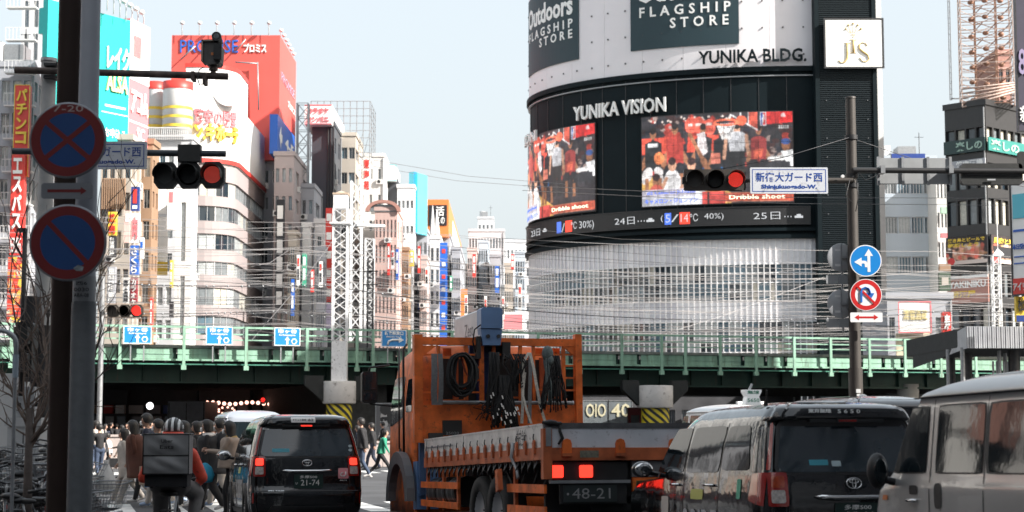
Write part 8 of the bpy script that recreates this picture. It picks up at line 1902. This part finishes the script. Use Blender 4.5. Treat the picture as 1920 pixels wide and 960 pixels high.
for src, px, D_, rz, lb in (('black-clad', 352, 34.5, R(80), 'black-clad pedestrian directly right of the cyclist shoulder'), ('black-clad', 388, 36.5, R(-80), 'black-clad pedestrian facing right behind the masked one'), ('half behind', 318, 37.5, R(-95), 'dark coated pedestrian facing right behind the cyclist helmet'), ('half behind', 418, 35, R(85), 'dark coated pedestrian just left of the left taxi')):
    o = next(q for q in COL.objects if q.get('category') == 'person' and src in q.get('label', '')); o = dup(o, label=lb); c = P(px, 800, D_); o.location = (c.x, c.y, 0); o.rotation_euler = (0, 0, rz)
# far crowd: individual copies of a few figures
protos = []
for i, (a, c_, h_) in enumerate(((kk, kk, 1.72), (gry, jean, 1.66), (nav, kk, 1.60), (kk, nav, 1.76))):
    c = P(200 + 18 * i, 800, 80); t, J = person('x', 200, 80, [LFT, TOW, RGT, R(150)][i], h_, a, c_, group='crowd beyond the low wall', stride=.1 + .05 * i, vox=.03, hair='long' if i == 1 else 'short'); protos.append(t)
rr = random.Random(21); used = set()
tints = ['black', 'grey', 'navy', 'dark', 'plain', 'dim']
for k in range(34):
    o = protos[k % 4] if k < 4 else dup(protos[rr.randrange(4)])
    D_ = rr.uniform(76, 118); px = 186 + (k * 7.4) + rr.uniform(-3, 3) if k < 30 else rr.uniform(660, 740); c = P(px, 800, D_)
    o.location = (c.x, c.y, 0); o.rotation_euler = (0, 0, rr.choice([LFT, RGT, TOW, 0]) + rr.uniform(-.3, .3)); o['label'] = 'dark clothed figure in the crowd beyond the long low wall' if k < 30 else 'dark figure beyond the short low wall'
    o['group'] = 'crowd beyond the low wall'

mid = [(352, 41, 0), (362, 39, 2), (384, 44, 3), (412, 39, 1), (420, 46, 0), (340, 60, 3), (366, 58, 1), (300, 47, 2), (292, 60, 0), (674, 66, 2), (700, 64, 3)]
for i, (px, D_, k) in enumerate(mid):
    o = dup(protos[k]); c = P(px, 800, D_); o.location = (c.x, c.y, 0); o.rotation_euler = (0, 0, rr.choice([LFT, RGT]) + rr.uniform(-.2, .2)); o.scale = (1, 1, rr.uniform(.93, 1.0)); o['label'] = 'dark clothed pedestrian on the crossing among the people round the cyclist' if px < 600 else 'dark pedestrian between the left taxi and the truck'; o['group'] = 'dark clothed pedestrians on the crossing'

# ---- delivery cyclist
DC = 18.6; c = P(321, 800, DC)
cyc = thing('person', 'delivery cyclist in a red-orange jacket, white helmet and grey trousers, seen from behind', 'person', (c.x, c.y, .0), R(4))
s = 1.0; prim = []; fing = []
hz_ = .98; red_j = mat('red_orange_jacket', (.85, .10, .055), .65, nz=.15, scale=8, bump=.3)
prim += [((-.09, 0, hz_), (.09, 0, hz_), .14, .14, 'legs'), ((0, .03, hz_ + .04), (0, .16, hz_ + .26), .15, .17, 'top'), ((-.12, .17, hz_ + .29), (.12, .17, hz_ + .29), .105, .105, 'top'),
         ((0, .18, hz_ + .36), (0, .22, hz_ + .44), .07, .065, 'top'), ((0, .24, hz_ + .50), (0, .235, hz_ + .51), .095, .09, 'skin')]
for sg in (1, -1):
    sh, el, wr = V3(sg * .20, .17, hz_ + .30), V3(sg * .31, .22, hz_ + .05), V3(sg * .27, .44, hz_ + .02)
    prim += [(sh, el, .070, .062, 'top'), (el, wr, .060, .045, 'top'), (wr, wr + V3(-sg * .01, .07, .0), .03, .032, 'skin')]
    for k in range(4): q_ = wr + V3(sg * (.02 - .014 * k), .08, .01); fing.append(([q_, q_ + V3(0, .04, -.01), q_ + V3(0, .05, -.035)], .009))
    fing.append(([wr + V3(-sg * .03, .04, 0), wr + V3(-sg * .045, .06, -.01), wr + V3(-sg * .04, .08, -.02)], .010))
prim += [((-.10, .02, hz_), (-.125, .26, .60), .100, .078, 'legs'), ((-.125, .26, .60), (-.12, .06, .18), .075, .055, 'legs'), ((-.12, .02, .13), (-.12, .17, .09), .045, .04, 'shoe'),
         ((.10, .02, hz_), (.25, .30, .86), .10, .085, 'legs'), ((.25, .30, .86), (.20, .14, .44), .08, .056, 'legs'), ((.20, .11, .39), (.20, .26, .37), .045, .04, 'shoe')]
link('body', body_mesh(prim, [skinm(), red_j, fab('trouser_grey', (.20, .19, .185)), shoeK, black], fingers=fing), cyc)
hc = V3(0, .22, hz_ + .575)
b = MB(); b.smooth = True
nrib = 9
for k in range(nrib):
    a0 = -PI / 2 + PI * (k + .12) / nrib; a1 = -PI / 2 + PI * (k + .88) / nrib
    b = MB(); b.smooth = True
    def hf(u, v, a0=a0, a1=a1):
        ph = a0 + (a1 - a0) * u; th = R(-28) + R(236) * v
        return hc + V3(.106 * math.sin(ph), -.135 * math.cos(ph) * math.cos(th), .113 * math.cos(ph) * math.sin(th) + .0)
    b.grid(hf, 4, 16); o = b.obj('helmet_rib', whitep if k % 2 == 0 else mat('helmet_grey', (.05, .05, .05), .4), cyc); md = o.modifiers.new('solid', 'SOLIDIFY'); md.thickness = .022
b = MB(); b.ell(hc + V3(0, 0, .0), (.092, .118, .098), 10); b.obj('helmet_liner', black, cyc)
b = MB(); b.tube([hc + V3(.101 * math.cos(a), .12 * math.sin(a), -.035) for a in [2 * PI * i / 20 for i in range(21)]], .012, 6); b.obj('helmet_edge', black, cyc)
b = MB(); b.smooth = True; b.lathe([(.13, -.06), (.125, .05), (.108, .135)], 18, Matrix.Translation((0, .17, hz_ + .40))); o = b.obj('raised_collar', red_j, cyc); md = o.modifiers.new('solid', 'SOLIDIFY'); md.thickness = .02
# insulated delivery bag: a thing of its own, on the rider's back
bp = mat('dark_grey_bag_fabric', (.25, .25, .25), .5, nz=.2, scale=6, bump=.5); bpe = mat('bag_edge_piping', (.02, .02, .02), .5)
bg = thing('delivery_bag', 'large square dark grey insulated bag on the cyclist back', 'bag', (c.x, c.y, 1.0), R(4))
def zb(py): return P(327, py, DC).z - 1.0
z0, z1, hwid = zb(887), zb(814), .232
b = MB(); b.smooth = True
zm = zb(853)
def bf(u, v, za, zb_): return Vector(((u - .5) * 2 * hwid, -.40 - .02 * math.sin(PI * u) * math.sin(PI * v) + .012 * math.sin(11 * u + 7 * v) * math.sin(PI * u) * math.sin(PI * v), za + (zb_ - za) * v))
for nm_, za, zb_ in (('upper_panel', zm + .004, z1), ('lower_panel', z0, zm - .004)): b = MB(); b.smooth = True; b.grid(lambda u, v: bf(u, v, za, zb_), 22, 14); b.obj(nm_, bp, bg)
b = MB(); b.box(-hwid, hwid, -.395, -.02, z0, z1); b.obj('box', bp, bg)
for pts in ([(-hwid, -.4, z0), (hwid, -.4, z0), (hwid, -.4, z1), (-hwid, -.4, z1), (-hwid, -.4, z0)], [(-hwid, -.4, zm), (hwid, -.4, zm)], [(-hwid, -.4, z1), (-hwid, 0, z1), (hwid, 0, z1), (hwid, -.4, z1)]): b = MB(); b.tube(pts, .008, 6); b.obj('piping', bpe, bg)
b = MB(); b.box(-hwid * .93, hwid * .93, -.36, 0, z0 - .13, z0 - .01); b.obj('base_pocket', kk, bg)
for sg in (-1, 1): b = MB(); b.ribbon([(sg * .15, -.36, z0), (sg * .17, -.2, z0 - .15), (sg * .18, 0, z0 - .02)], (.015, 0, 0)); o = b.obj('strap', bpe, bg); b = MB(); b.tube([(sg * .13, 0, z0 + .1), (sg * .15, .12, z1 - .1), (sg * .13, .25, z1 - .0)], .02, 6); b.obj('shoulder_strap', bpe, bg)
lt = mat('black_bag_print', (.018, .018, .018), .6); text_mb('Uber', .12, .035, .01, (zm + z1) / 2 + .04, -.425, depth=.003, weight=.02).obj('lettering', lt, bg); text_mb('Eats', .14, .04, .01, (zm + z1) / 2 - .02, -.425, depth=.003, weight=.02).obj('lettering', lt, bg)
cb = dup(proto); cb.location = (c.x - math.sin(R(4)) * .2, c.y + .22, 0); cb.rotation_euler = (0, 0, R(4)); cb['label'] = 'black bicycle ridden by the delivery cyclist'; del cb['group']
for ch_ in list(cb.children):
    if ch_.name.startswith('wire_basket'): bpy.data.objects.remove(ch_)
